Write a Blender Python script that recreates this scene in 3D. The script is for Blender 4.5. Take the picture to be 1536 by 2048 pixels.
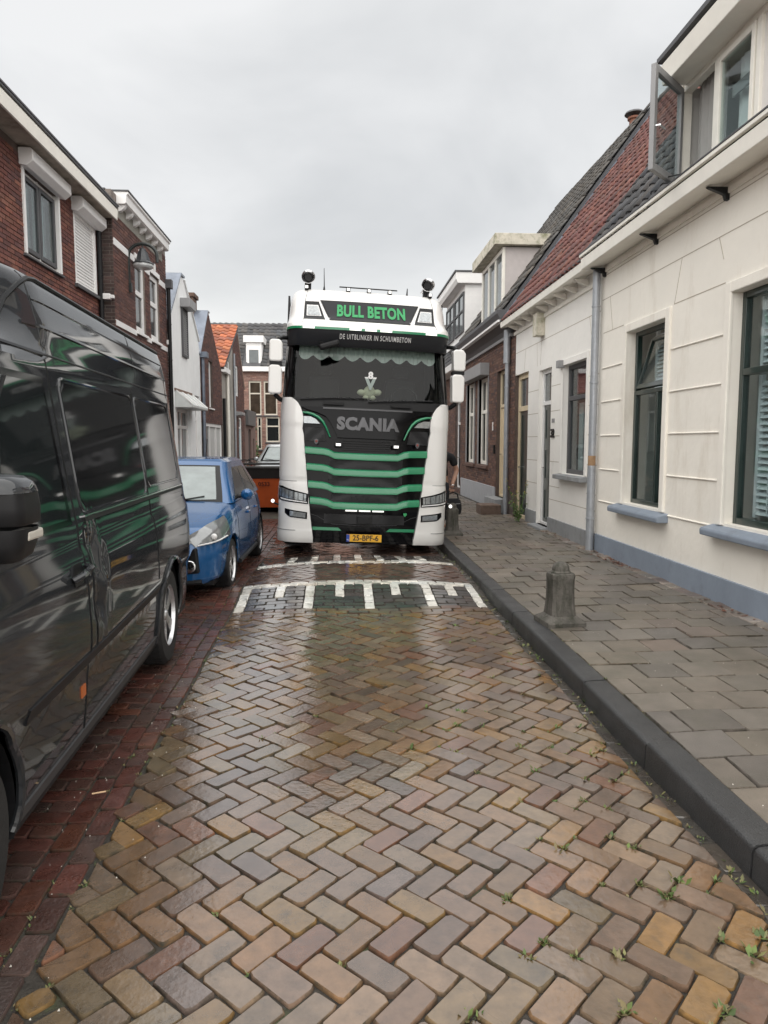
import bpy, bmesh, math, random
from math import sin, cos, pi, radians, sqrt, atan2
from mathutils import Vector, Matrix, noise as mnoise
random.seed(7)
scn = bpy.context.scene
for o in list(bpy.data.objects): bpy.data.objects.remove(o, do_unlink=True)
COL = scn.collection
# ------------------------------------------------------------------ camera
CAMH, PITCH, YAW, FPX = 1.70, radians(5.55), radians(3.55), 1420.0
cd = bpy.data.cameras.new('camera'); cam = bpy.data.objects.new('camera', cd); COL.objects.link(cam)
cam.location = (0, 0, CAMH); cam.rotation_euler = (pi/2 - PITCH, 0, -YAW)
cd.sensor_fit = 'VERTICAL'; cd.sensor_height = 36; cd.lens = FPX/2048*36
cd.clip_start = .05; cd.clip_end = 2000
scn.camera = cam
# ------------------------------------------------------------------ sky: closed grey overcast
SUN_EL, SUN_AZ = radians(52), radians(184)      # azimuth clockwise from +Y: behind the camera
w = bpy.data.worlds.new('World'); scn.world = w; w.use_nodes = True
nt = w.node_tree; N = nt.nodes; L = nt.links; N.clear()
def wn(t, **k):
    n = N.new(t)
    for a, b in k.items(): setattr(n, a, b)
    return n
out = wn('ShaderNodeOutputWorld'); bg = wn('ShaderNodeBackground'); L.new(bg.outputs[0], out.inputs[0])
bg.inputs['Strength'].default_value = .1
sky = wn('ShaderNodeTexSky', sky_type='NISHITA'); sky.sun_disc = False
sky.sun_elevation = SUN_EL; sky.sun_rotation = SUN_AZ; sky.air_density = 1; sky.dust_density = 4
tc = wn('ShaderNodeTexCoord'); sep = wn('ShaderNodeSeparateXYZ'); L.new(tc.outputs['Generated'], sep.inputs[0])
zz = wn('ShaderNodeMath', operation='MAXIMUM'); L.new(sep.outputs['Z'], zz.inputs[0]); zz.inputs[1].default_value = 0.0
den = wn('ShaderNodeMath', operation='ADD'); L.new(zz.outputs[0], den.inputs[0]); den.inputs[1].default_value = .32
pr_ = wn('ShaderNodeVectorMath', operation='DIVIDE'); L.new(tc.outputs['Generated'], pr_.inputs[0])
cmb = wn('ShaderNodeCombineXYZ')
for i in range(3): L.new(den.outputs[0], cmb.inputs[i])
L.new(cmb.outputs[0], pr_.inputs[1])
nz = wn('ShaderNodeTexNoise'); nz.inputs['Scale'].default_value = 1.7; nz.inputs['Detail'].default_value = 5; nz.inputs['Roughness'].default_value = .5
nz.inputs['Distortion'].default_value = .35; L.new(pr_.outputs[0], nz.inputs['Vector'])
cr = wn('ShaderNodeValToRGB'); L.new(nz.outputs['Fac'], cr.inputs[0])
cr.color_ramp.elements[0].position = .3; cr.color_ramp.elements[0].color = (1.92, 1.97, 2.0, 1)
cr.color_ramp.elements[1].position = .66; cr.color_ramp.elements[1].color = (2.75, 2.76, 2.77, 1)
hr = wn('ShaderNodeMapRange', interpolation_type='SMOOTHSTEP'); L.new(zz.outputs[0], hr.inputs['Value'])
hr.inputs['From Min'].default_value = 0; hr.inputs['From Max'].default_value = .3
hr.inputs['To Min'].default_value = 1; hr.inputs['To Max'].default_value = 0
hz = wn('ShaderNodeMix', data_type='RGBA'); L.new(hr.outputs[0], hz.inputs['Factor']); L.new(cr.outputs[0], hz.inputs[6]); hz.inputs[7].default_value = (3.3, 3.3, 3.2, 1)
mx = wn('ShaderNodeMix', data_type='RGBA'); mx.inputs['Factor'].default_value = .97
L.new(sky.outputs[0], mx.inputs[6]); L.new(hz.outputs[2], mx.inputs[7]); L.new(mx.outputs[2], bg.inputs['Color'])
# ------------------------------------------------------------------ sun behind the cloud
sd = bpy.data.lights.new('sun', 'SUN'); sun = bpy.data.objects.new('sun', sd); COL.objects.link(sun)
sd.energy = 1.5; sd.angle = radians(140); sd.color = (1, .97, .92)
dv = Vector((sin(SUN_AZ)*cos(SUN_EL), cos(SUN_AZ)*cos(SUN_EL), sin(SUN_EL)))
sun.rotation_euler = dv.to_track_quat('Z', 'Y').to_euler()
vs = scn.view_settings; vs.view_transform = 'Standard'; vs.look = 'None'; vs.exposure = 1.7; vs.gamma = 1
scn.render.resolution_x = 768; scn.render.resolution_y = 1024
scn.cycles.max_bounces = 8; scn.cycles.transparent_max_bounces = 12
# ------------------------------------------------------------------ helpers
def project(p):
    x, y, z = p[0], p[1], p[2]-CAMH
    x1 = x*cos(YAW) - y*sin(YAW); y1 = x*sin(YAW) + y*cos(YAW)
    y2 = y1*cos(PITCH) - z*sin(PITCH); z2 = y1*sin(PITCH) + z*cos(PITCH)
    if y2 < .1: return None
    return (768+FPX*x1/y2, 1024-FPX*z2/y2, y2)
def score(p):                     # how large a piece shows: used only to pick which pieces become objects
    q = project(p)
    if not q or q[0] < -60 or q[0] > 1600 or q[1] < -60 or q[1] > 2110: return 0
    return 1/q[2]
def hsh(*a):
    random_state = hash(tuple(round(v*1000) for v in a)) & 0xffff
    return random_state/65535
def jit(c, a=.12):
    k = 1+random.uniform(-a, a)
    t = random.uniform(-a, a)*.25
    return (max(0, c[0]*k*(1+t)), max(0, c[1]*k), max(0, c[2]*k*(1-t)), 1)
class MB:
    def __init__(s): s.v = []; s.f = []; s.m = []; s.c = []; s.fl = []
    def poly(s, pts, m=0, c=None, flat=False):
        b = len(s.v); s.v.extend(tuple(p) for p in pts); s.f.append(tuple(range(b, b+len(pts)))); s.m.append(m); s.c.append(c); s.fl.append(flat)
    def idx(s, pts, faces, m=0, c=None, flat=False):
        b = len(s.v); s.v.extend(tuple(p) for p in pts)
        for f in faces: s.f.append(tuple(b+i for i in f)); s.m.append(m); s.c.append(c); s.fl.append(flat)
    def box(s, x0, x1, y0, y1, z0, z1, m=0, c=None):
        s.idx([(x0,y0,z0),(x1,y0,z0),(x1,y1,z0),(x0,y1,z0),(x0,y0,z1),(x1,y0,z1),(x1,y1,z1),(x0,y1,z1)],
              [(0,3,2,1),(4,5,6,7),(0,1,5,4),(1,2,6,5),(2,3,7,6),(3,0,4,7)], m, c)
        return s
    def obox(s, M, sx, sy, sz, m=0, c=None):
        p = [M @ Vector((a*sx/2, b*sy/2, d*sz/2)) for d in (-1,1) for a, b in ((-1,-1),(1,-1),(1,1),(-1,1))]
        s.idx(p, [(0,3,2,1),(4,5,6,7),(0,1,5,4),(1,2,6,5),(2,3,7,6),(3,0,4,7)], m, c); return s
    def prism(s, pts, axis, a, b, m=0, c=None):     # polygon (2D) extruded along axis from a to b
        def P(p, t): return {'x': (t,p[0],p[1]), 'y': (p[0],t,p[1]), 'z': (p[0],p[1],t)}[axis]
        n = len(pts); A = [P(p,a) for p in pts]; B = [P(p,b) for p in pts]
        s.idx(A+B, [tuple(range(n))[::-1], tuple(range(n,2*n))]+[(i,(i+1)%n,n+(i+1)%n,n+i) for i in range(n)], m, c); return s
    def tube(s, path, r, seg=8, m=0, closed=False, cap=True, c=None):
        path = [Vector(p) for p in path]; n = len(path); rr = r if hasattr(r, '__len__') else [r]*n
        rings = []; up = None
        for i in range(n):
            a = path[i-1] if (i > 0 or closed) else path[i]; b = path[(i+1) % n] if (i < n-1 or closed) else path[i]
            t = (b-a).normalized()
            if up is None: up = t.orthogonal().normalized()
            up = (up - t*up.dot(t)); up = up.normalized() if up.length > 1e-6 else t.orthogonal().normalized()
            sd_ = t.cross(up)
            rings.append([path[i]+(up*cos(2*pi*k/seg)+sd_*sin(2*pi*k/seg))*rr[i] for k in range(seg)])
        b0 = len(s.v); pts = [p for R in rings for p in R]; fs = []
        for i in range(n if closed else n-1):
            j = (i+1) % n
            for k in range(seg): fs.append((i*seg+k, i*seg+(k+1)%seg, j*seg+(k+1)%seg, j*seg+k))
        if cap and not closed: fs.append(tuple(range(seg))[::-1]); fs.append(tuple((n-1)*seg+k for k in range(seg)))
        s.idx(pts, fs, m, c); return s
    def lathe(s, prof, ctr=(0,0,0), axis='z', seg=20, m=0, c=None, cap=True):
        def P(r, h, a):
            u, v = r*cos(a), r*sin(a)
            q = {'z': (u,v,h), 'y': (u,h,v), 'x': (h,u,v)}[axis]
            return (q[0]+ctr[0], q[1]+ctr[1], q[2]+ctr[2])
        pts = [P(r,h,2*pi*k/seg) for r, h in prof for k in range(seg)]; n = len(prof)
        fs = [(i*seg+k, i*seg+(k+1)%seg, (i+1)*seg+(k+1)%seg, (i+1)*seg+k) for i in range(n-1) for k in range(seg)]
        if cap:
            if prof[0][0] > 1e-5: fs.append(tuple(range(seg))[::-1])
            if prof[-1][0] > 1e-5: fs.append(tuple((n-1)*seg+k for k in range(seg)))
        s.idx(pts, fs, m, c); return s
    def grid(s, G, m=0, c=None, wrap=False):
        nv, nu = len(G), len(G[0])
        fs = [(j*nu+i, j*nu+(i+1)%nu, (j+1)*nu+(i+1)%nu, (j+1)*nu+i) for j in range(nv-1) for i in range(nu if wrap else nu-1)]
        s.idx([p for R in G for p in R], fs, m, c); return s
    def build(s, name, mats, parent=None, smooth=False, bevel=0, sub=0, kind=None, label=None, ang=35, world=False, recalc=True, weld=False):
        me = bpy.data.meshes.new(name); me.from_pydata(s.v, [], s.f); me.validate()
        mats = mats if isinstance(mats, (list, tuple)) else [mats]
        for mt in mats: me.materials.append(mt)
        if len(me.polygons) == len(s.m):
            if len(mats) > 1: me.polygons.foreach_set('material_index', s.m)
            if any(c is not None for c in s.c):
                at = me.attributes.new('Col', 'FLOAT_COLOR', 'FACE')
                at.data.foreach_set('color', [x for c in s.c for x in (c or (0,0,0,1))])
        if recalc or weld:
            bm = bmesh.new(); bm.from_mesh(me)
            if weld: bmesh.ops.remove_doubles(bm, verts=bm.verts, dist=1e-4)
            if recalc: bmesh.ops.recalc_face_normals(bm, faces=bm.faces)
            bm.to_mesh(me); bm.free()
        if smooth:
            me.polygons.foreach_set('use_smooth', [not f for f in s.fl] if len(me.polygons) == len(s.fl) else [True]*len(me.polygons))
            if ang: me.set_sharp_from_angle(angle=radians(ang))
        o = bpy.data.objects.new(name, me); COL.objects.link(o)
        if any(c is not None for c in s.c): o.color = (0,0,0,1)
        if parent: o.parent = parent
        if bevel:
            b = o.modifiers.new('bevel', 'BEVEL'); b.width = bevel; b.segments = 2; b.limit_method = 'ANGLE'; b.angle_limit = radians(40)
        if sub:
            b = o.modifiers.new('sub', 'SUBSURF'); b.levels = sub; b.render_levels = sub
        if kind: o['kind'] = kind
        if label: o['label'] = label
        return o
def inst(name, me, M, parent=None, color=None):
    o = bpy.data.objects.new(name, me); COL.objects.link(o)
    if parent: o.parent = parent
    o.matrix_basis = M
    if color: o.color = color
    return o
def thing(name, label, cat, loc=(0,0,0), rot=(0,0,0), group=None):
    o = bpy.data.objects.new(name, None); COL.objects.link(o); o.empty_display_size = .2
    o.location = loc; o.rotation_euler = rot; o['label'] = label; o['category'] = cat
    if group: o['group'] = group
    return o
def tag(o, label, cat, group=None):
    o['label'] = label; o['category'] = cat
    if group: o['group'] = group
    return o
def text_mesh(txt, size=1, bold=0.0, depth=.004, sx=1.0, space=1.0):
    cu = bpy.data.curves.new('lettering', 'FONT'); cu.body = txt; cu.size = size; cu.align_x = 'CENTER'; cu.align_y = 'CENTER'
    cu.offset = bold; cu.extrude = depth; cu.space_character = space; cu.resolution_u = 3
    o = bpy.data.objects.new('tmp_text', cu); COL.objects.link(o)
    bpy.context.view_layer.update()
    me = bpy.data.meshes.new_from_object(o.evaluated_get(bpy.context.evaluated_depsgraph_get()))
    bpy.data.objects.remove(o); bpy.data.curves.remove(cu)
    for v in me.vertices: v.co.x *= sx
    return me
def put_text(name, txt, fn, mat, parent, size, bold=0, depth=.004, sx=1, space=1, flat=False, label=None):
    me = text_mesh(txt, size, bold, depth, sx, space); me.name = name
    me.materials.clear(); me.materials.append(mat)
    for v in me.vertices: v.co = fn(v.co.x, v.co.y, v.co.z)
    o = bpy.data.objects.new(name, me); COL.objects.link(o); o.parent = parent
    if label: o['label'] = label
    return o
# ------------------------------------------------------------------ materials
MATS = {}
def mat(name, col, rough=.6, metal=0, var=.12, vs=6, bump=0, bs=60, coat=0, spec=.5, emit=0, coat_ior=1.5, dirt=None, piece=False, rvar=0, coat_r=.05, streak=0, film=None):
    if name in MATS: return MATS[name]
    m = bpy.data.materials.new(name); m.use_nodes = True; t = m.node_tree; n = t.nodes; l = t.links
    b = n['Principled BSDF']; MATS[name] = m
    b.inputs['Roughness'].default_value = rough; b.inputs['Metallic'].default_value = metal
    b.inputs['Coat Weight'].default_value = coat; b.inputs['Coat Roughness'].default_value = coat_r
    b.inputs['Specular IOR Level'].default_value = spec; b.inputs['Coat IOR'].default_value = coat_ior
    g = n.new('ShaderNodeNewGeometry')
    nzt = n.new('ShaderNodeTexNoise'); nzt.inputs['Scale'].default_value = vs; nzt.inputs['Detail'].default_value = 6; nzt.inputs['Roughness'].default_value = .6
    l.new(g.outputs['Position'], nzt.inputs['Vector'])
    src = None
    if piece:
        at = n.new('ShaderNodeAttribute'); at.attribute_name = 'Col'; oi = n.new('ShaderNodeObjectInfo')
        ad = n.new('ShaderNodeVectorMath'); ad.operation = 'ADD'; l.new(at.outputs['Color'], ad.inputs[0]); l.new(oi.outputs['Color'], ad.inputs[1]); src = ad.outputs[0]
    if var or piece:
        mr = n.new('ShaderNodeMapRange'); mr.inputs['From Min'].default_value = .25; mr.inputs['From Max'].default_value = .75
        mr.inputs['To Min'].default_value = 1-var; mr.inputs['To Max'].default_value = 1+var; l.new(nzt.outputs['Fac'], mr.inputs['Value'])
        sc = n.new('ShaderNodeVectorMath'); sc.operation = 'SCALE'; l.new(mr.outputs[0], sc.inputs['Scale'])
        if src is not None: l.new(src, sc.inputs[0])
        else: sc.inputs[0].default_value = col[:3]
        src = sc.outputs[0]
    if dirt:                      # (colour, scale, lo, hi): stains and wear with a shape of their own
        n2 = n.new('ShaderNodeTexNoise'); n2.inputs['Scale'].default_value = dirt[1]; n2.inputs['Detail'].default_value = 8; n2.inputs['Roughness'].default_value = .7
        if streak:
            mp = n.new('ShaderNodeMapping'); mp.inputs['Scale'].default_value = (1, 1, streak); l.new(g.outputs['Position'], mp.inputs[0]); l.new(mp.outputs[0], n2.inputs['Vector'])
        else: l.new(g.outputs['Position'], n2.inputs['Vector'])
        m2 = n.new('ShaderNodeMapRange'); m2.inputs['From Min'].default_value = dirt[2]; m2.inputs['From Max'].default_value = dirt[3]; l.new(n2.outputs['Fac'], m2.inputs['Value'])
        mxn = n.new('ShaderNodeMix'); mxn.data_type = 'RGBA'; l.new(m2.outputs[0], mxn.inputs['Factor'])
        if src is not None: l.new(src, mxn.inputs[6])
        else: mxn.inputs[6].default_value = (*col[:3], 1)
        mxn.inputs[7].default_value = (*dirt[0], 1); src = mxn.outputs[2]
    if src is not None: l.new(src, b.inputs['Base Color'])
    else: b.inputs['Base Color'].default_value = (*col[:3], 1)
    if rvar:
        n3 = n.new('ShaderNodeTexNoise'); n3.inputs['Scale'].default_value = vs*.7; n3.inputs['Detail'].default_value = 4; l.new(g.outputs['Position'], n3.inputs['Vector'])
        m3 = n.new('ShaderNodeMapRange'); m3.inputs['From Min'].default_value = .3; m3.inputs['From Max'].default_value = .7
        m3.inputs['To Min'].default_value = max(.02, rough-rvar); m3.inputs['To Max'].default_value = rough+rvar; l.new(n3.outputs['Fac'], m3.inputs['Value']); l.new(m3.outputs[0], b.inputs['Roughness'])
    if film:                      # standing film of water: smooth in the worn track, duller towards the kerb
        sx_ = n.new('ShaderNodeSeparateXYZ'); l.new(g.outputs['Position'], sx_.inputs[0])
        nf = n.new('ShaderNodeTexNoise'); nf.inputs['Scale'].default_value = 1.3; nf.inputs['Detail'].default_value = 3; l.new(g.outputs['Position'], nf.inputs['Vector'])
        ma = n.new('ShaderNodeMath'); ma.operation = 'MULTIPLY_ADD'; l.new(nf.outputs['Fac'], ma.inputs[0]); ma.inputs[1].default_value = 1.6; l.new(sx_.outputs['X'], ma.inputs[2])
        for k_, (lo_, hi_) in film.items():
            mf = n.new('ShaderNodeMapRange'); mf.interpolation_type = 'SMOOTHSTEP'; mf.inputs['From Min'].default_value = .45; mf.inputs['From Max'].default_value = 1.6; mf.inputs['To Min'].default_value = lo_; mf.inputs['To Max'].default_value = hi_
            l.new(ma.outputs[0], mf.inputs['Value']); l.new(mf.outputs[0], b.inputs[k_])
    if bump:
        n4 = n.new('ShaderNodeTexNoise'); n4.inputs['Scale'].default_value = bs; n4.inputs['Detail'].default_value = 5; l.new(g.outputs['Position'], n4.inputs['Vector'])
        bp = n.new('ShaderNodeBump'); bp.inputs['Strength'].default_value = bump; bp.inputs['Distance'].default_value = .01; l.new(n4.outputs['Fac'], bp.inputs['Height'])
        l.new(bp.outputs[0], b.inputs['Normal'])
        if coat: l.new(bp.outputs[0], b.inputs['Coat Normal'])
    if emit:
        b.inputs['Emission Color'].default_value = (*col[:3], 1); b.inputs['Emission Strength'].default_value = emit
    return m
def glass(name, tint=(1,1,1), ior=1.5, rough=0.0):
    if name in MATS: return MATS[name]
    m = bpy.data.materials.new(name); m.use_nodes = True; t = m.node_tree; n = t.nodes; l = t.links; n.clear(); MATS[name] = m
    o = n.new('ShaderNodeOutputMaterial'); mixs = n.new('ShaderNodeMixShader'); lw = n.new('ShaderNodeLayerWeight'); lw.inputs[0].default_value = .5
    pw = n.new('ShaderNodeMath'); pw.operation = 'POWER'; l.new(lw.outputs['Facing'], pw.inputs[0]); pw.inputs[1].default_value = 5
    fr = n.new('ShaderNodeMapRange'); r0 = ((ior-1)/(ior+1))**2; fr.inputs['To Min'].default_value = r0; fr.inputs['To Max'].default_value = 1; l.new(pw.outputs[0], fr.inputs['Value'])   # Schlick
    tr = n.new('ShaderNodeBsdfTransparent'); tr.inputs[0].default_value = (*tint, 1); gl = n.new('ShaderNodeBsdfGlossy'); gl.inputs['Roughness'].default_value = rough
    l.new(fr.outputs[0], mixs.inputs[0]); l.new(tr.outputs[0], mixs.inputs[1]); l.new(gl.outputs[0], mixs.inputs[2]); l.new(mixs.outputs[0], o.inputs[0])
    return m
M_paver = mat('wet_paver', (.1,.08,.07), .3, var=.32, vs=16, bump=.13, bs=44, piece=True, coat=1, coat_r=.09, coat_ior=2.0, film={'Coat Roughness': (.03, .13), 'Roughness': (.2, .32)}, dirt=((.055,.045,.035), 9, .55, .8))
M_edge = mat('silted_edge', (.1,.08,.07), .85, var=.3, vs=16, bump=.3, bs=60, piece=True, spec=.2, dirt=((.04,.036,.026), 12, .45, .65))
M_paver_dry = mat('damp_paver', (.1,.08,.07), .33, var=.3, vs=14, bump=.35, bs=70, piece=True, rvar=.18, coat=.7, coat_r=.12, coat_ior=1.6, dirt=((.04,.03,.025), 4, .5, .8))
M_slab = mat('concrete_slab', (.2,.18,.16), .42, var=.28, vs=3, bump=.35, bs=160, piece=True, rvar=.14, coat=.25, coat_r=.25, dirt=((.09,.085,.06), 1.6, .5, .78))
M_bed = mat('joint_mud', (.035,.03,.024), .75, var=.5, vs=12, bump=.8, bs=70, dirt=((.06,.075,.025), 3.5, .55, .7))
M_kerb = mat('kerb_concrete', (.03,.03,.031), .42, var=.35, vs=5, bump=.5, bs=140, rvar=.12, coat=.3, coat_r=.25, dirt=((.07,.07,.066), 2.3, .6, .85))
M_stone = mat('bollard_stone', (.1,.092,.08), .75, var=.4, vs=9, bump=.9, bs=45, dirt=((.035,.036,.025), 9, .48, .62), streak=.25)
M_brickw = mat('wall_brick', (.2,.08,.05), .8, var=.25, vs=9, bump=.4, bs=90, piece=True)
M_mortar = mat('mortar', (.2,.17,.15), .9, var=.3, vs=5, bump=.4, bs=60)
M_mortar_d = mat('dark_mortar', (.1,.075,.065), .9, var=.3, vs=5, bump=.4, bs=60)
M_tile = mat('roof_tile', (.2,.08,.05), .55, var=.25, vs=4, bump=.3, bs=40, piece=True, rvar=.15, dirt=((.055,.05,.04), 3, .5, .8))
M_cream = mat('cream_plaster', (.86,.82,.745), .8, var=.05, vs=1.2, bump=.6, bs=9, dirt=((.66,.6,.51), 2.6, .53, .82), streak=.25)
M_white_pl = mat('white_plaster', (.84,.82,.78), .8, var=.06, vs=1.5, bump=.4, bs=14, dirt=((.5,.47,.43), 1.5, .6, .9))
M_wpl_left = mat('painted_brick_white', (.86,.87,.87), .8, var=.06, vs=2, bump=.5, bs=26, dirt=((.42,.43,.43), 1.2, .58, .9), streak=.3)
M_bluegrey = mat('bluegrey_paint', (.23,.27,.33), .65, var=.1, vs=3, bump=.25, bs=25, dirt=((.14,.15,.17), 2.2, .55, .85))
M_greyplinth = mat('grey_plinth', (.27,.28,.29), .75, var=.12, vs=4, bump=.3, bs=30, dirt=((.16,.15,.13), 3, .52, .8))
M_creamwood = mat('cream_wood', (.82,.79,.72), .55, var=.06, vs=5, bump=.06, bs=40, dirt=((.45,.4,.3), 3, .62, .9))
M_whitewood = mat('white_wood', (.82,.81,.8), .5, var=.05, vs=5, dirt=((.42,.4,.36), 2.5, .62, .95))
M_mossy = mat('mossy_board', (.6,.56,.47), .75, var=.15, vs=6, bump=.2, bs=30, dirt=((.22,.22,.13), 5, .46, .7))
M_yellowwood = mat('pale_yellow_wood', (.66,.55,.38), .6, var=.06, vs=5, dirt=((.42,.34,.24), 3, .6, .9))
M_greydark = mat('dark_grey_wood', (.075,.075,.08), .55, var=.12, vs=4)
M_greywood = mat('mid_grey_wood', (.27,.27,.275), .5, var=.08, vs=4)
M_darkgreen = mat('dark_green_paint', (.012,.026,.022), .3, var=.1, vs=5, coat=.4)
M_black = mat('black_paint', (.009,.01,.011), .4, var=.1, spec=.3)
M_zinc = mat('zinc_pipe', (.36,.38,.41), .42, metal=.35, var=.18, vs=8, rvar=.1, dirt=((.25,.24,.22), 4, .55, .8))
M_lead = mat('lead_sheet', (.17,.195,.24), .36, metal=.3, var=.25, vs=4, bump=.15, bs=7, rvar=.12)
M_rust = mat('rust_patch', (.32,.2,.11), .8, var=.3, vs=12)
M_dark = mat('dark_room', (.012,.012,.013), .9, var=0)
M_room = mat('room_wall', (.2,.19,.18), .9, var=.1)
M_curtain = mat('pale_curtain', (.6,.62,.62), .8, var=.1, vs=3)
M_blind = mat('white_blind', (.72,.74,.76), .5, var=.03)
M_glass = glass('window_glass', (.85,.9,.9))
M_glassd = mat('dark_glass', (.014,.017,.018), .04, var=0, spec=.6)
M_glassg = mat('grey_glass', (.1,.115,.12), .05, var=.3, vs=2, spec=.6)
M_rubber = mat('rubber', (.014,.014,.014), .75, var=.2, vs=20, bump=.2, bs=90)
M_plastic = mat('black_plastic', (.011,.011,.012), .45, var=.1, vs=10, spec=.25)
M_gloss = mat('gloss_black', (.004,.004,.005), .1, var=0, spec=.16)
M_chrome = mat('chrome', (.78,.78,.79), .16, metal=1, var=0)
M_alloy = mat('alloy_rim', (.5,.5,.51), .25, metal=.85, var=.06)
M_lens = mat('lamp_lens', (.3,.32,.33), .08, var=.35, vs=35, metal=.55, coat=1)
M_lit = mat('lit_lamp', (1,.98,.94), .3, var=0, emit=.3)
M_orange = mat('orange_marker', (.42,.11,.03), .3, var=0)
M_red = mat('red_lens', (.3,.012,.015), .15, var=0, coat=1)
M_iron = mat('painted_iron', (.018,.024,.023), .45, var=.15, vs=10)
M_leaf = mat('weed_leaf', (.07,.12,.03), .6, var=.35, vs=20)
M_grass = mat('joint_moss_grass', (.06,.085,.025), .7, var=.5, vs=10)
M_yflower = mat('yellow_petal', (.6,.45,.05), .6, var=.1)
M_litter = mat('dead_leaf', (.12,.05,.03), .7, var=.5, vs=40)
# ================================================================== ground, road, kerb, sidewalk
def sstep(a, b, x):
    t = min(1, max(0, (x-a)/(b-a))); return t*t*(3-2*t)
def road_z(x, y):
    crown = .035*(1-((x-.27)/1.5)**2) if x > -1.2 else .035*(1-(1.47/1.5)**2)+.012*(-1.2-x)
    hump = .088*(sstep(7.05, 8.05, y)-sstep(9.4, 10.5, y))*(1-.4*min(1, abs((x-.27)/1.35))**3)
    und = .008*sin(x*2.3+1.1*y)*sin(y*1.7-x) + .006*sin(3.1*y+x*4)
    return crown + hump + und
def side_z(x, y): return .135+.012*(x-1.75)+.006*sin(y*2.1+x*3)*sin(x*2.7-y)
def xleft(y): return -.975-.02*(min(y, 8)-1.5)
def sheet(name, x0, x1, y0, y1, zf, mt, nx, ny, kind='structure'):
    m = MB(); m.grid([[(x0+(x1-x0)*i/nx, y0+(y1-y0)*j/ny, zf(x0+(x1-x0)*i/nx, y0+(y1-y0)*j/ny)) for i in range(nx+1)] for j in range(ny+1)])
    return m.build(name, mt, kind=kind, smooth=True)
def brick_mat(name, c1, c2, mort, scale=1.0, rough=.5):
    m = bpy.data.materials.new(name); m.use_nodes = True; t = m.node_tree; n = t.nodes; l = t.links; b = n['Principled BSDF']
    g = n.new('ShaderNodeNewGeometry'); bk = n.new('ShaderNodeTexBrick'); l.new(g.outputs['Position'], bk.inputs['Vector'])
    bk.inputs['Color1'].default_value = (*c1, 1); bk.inputs['Color2'].default_value = (*c2, 1); bk.inputs['Mortar'].default_value = (*mort, 1)
    bk.inputs['Scale'].default_value = scale; bk.inputs['Brick Width'].default_value = .21; bk.inputs['Row Height'].default_value = .105; bk.inputs['Mortar Size'].default_value = .008
    l.new(bk.outputs['Color'], b.inputs['Base Color']); b.inputs['Roughness'].default_value = rough; return m
ground = sheet('ground', -300, 300, -100, 500, lambda x, y: -.12, brick_mat('far_paving', (.1,.07,.055), (.13,.085,.065), (.04,.035,.03), 1, .5), 4, 4)
road = sheet('road', -1.14, 1.63, .8, 48, lambda x, y: road_z(x, y)-.014, M_bed, 14, 240)
far_road = sheet('road_beyond', -1.16, 3.0, 16.4, 48, lambda x, y: .045, brick_mat('far_road_brick', (.1,.06,.045), (.14,.09,.065), (.05,.04,.035), 1, .3), 2, 2)
parking = sheet('parking_strip', -4.4, -.99, .3, 48, lambda x, y: road_z(x, y)-.016, M_bed, 12, 240)
sidewalk = sheet('sidewalk', 1.72, 3.75, .8, 48, lambda x, y: side_z(x, y)-.012, M_bed, 8, 200)
def clip_poly(P, a, b, c):        # keep a*x+b*y+c >= 0
    out_ = []
    for i in range(len(P)):
        p, q = P[i], P[(i+1) % len(P)]; dp = a*p[0]+b*p[1]+c; dq = a*q[0]+b*q[1]+c
        if dp >= 0: out_.append(p)
        if (dp >= 0) != (dq >= 0):
            t = dp/(dp-dq); out_.append((p[0]+(q[0]-p[0])*t, p[1]+(q[1]-p[1])*t))
    return out_
def area(P): return .5*sum(P[i][0]*P[(i+1) % len(P)][1]-P[(i+1) % len(P)][0]*P[i][1] for i in range(len(P)))
def inset(P, d):
    n = len(P); R = []
    for i in range(n):
        p0, p1, p2 = P[i-1], P[i], P[(i+1) % n]
        def nrm(a, b):
            dx, dy = b[0]-a[0], b[1]-a[1]; l_ = sqrt(dx*dx+dy*dy) or 1e-9; return (-dy/l_, dx/l_)
        n1, n2 = nrm(p0, p1), nrm(p1, p2); k = 1+n1[0]*n2[0]+n1[1]*n2[1]
        if k < .2: k = .2
        R.append((p1[0]+(n1[0]+n2[0])*d/k, p1[1]+(n1[1]+n2[1])*d/k))
    return R
def clean(P):
    R = []
    for p in P:
        if not R or (p[0]-R[-1][0])**2+(p[1]-R[-1][1])**2 > 1e-5: R.append(p)
    if len(R) > 1 and (R[0][0]-R[-1][0])**2+(R[0][1]-R[-1][1])**2 < 1e-5: R.pop()
    return R
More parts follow.
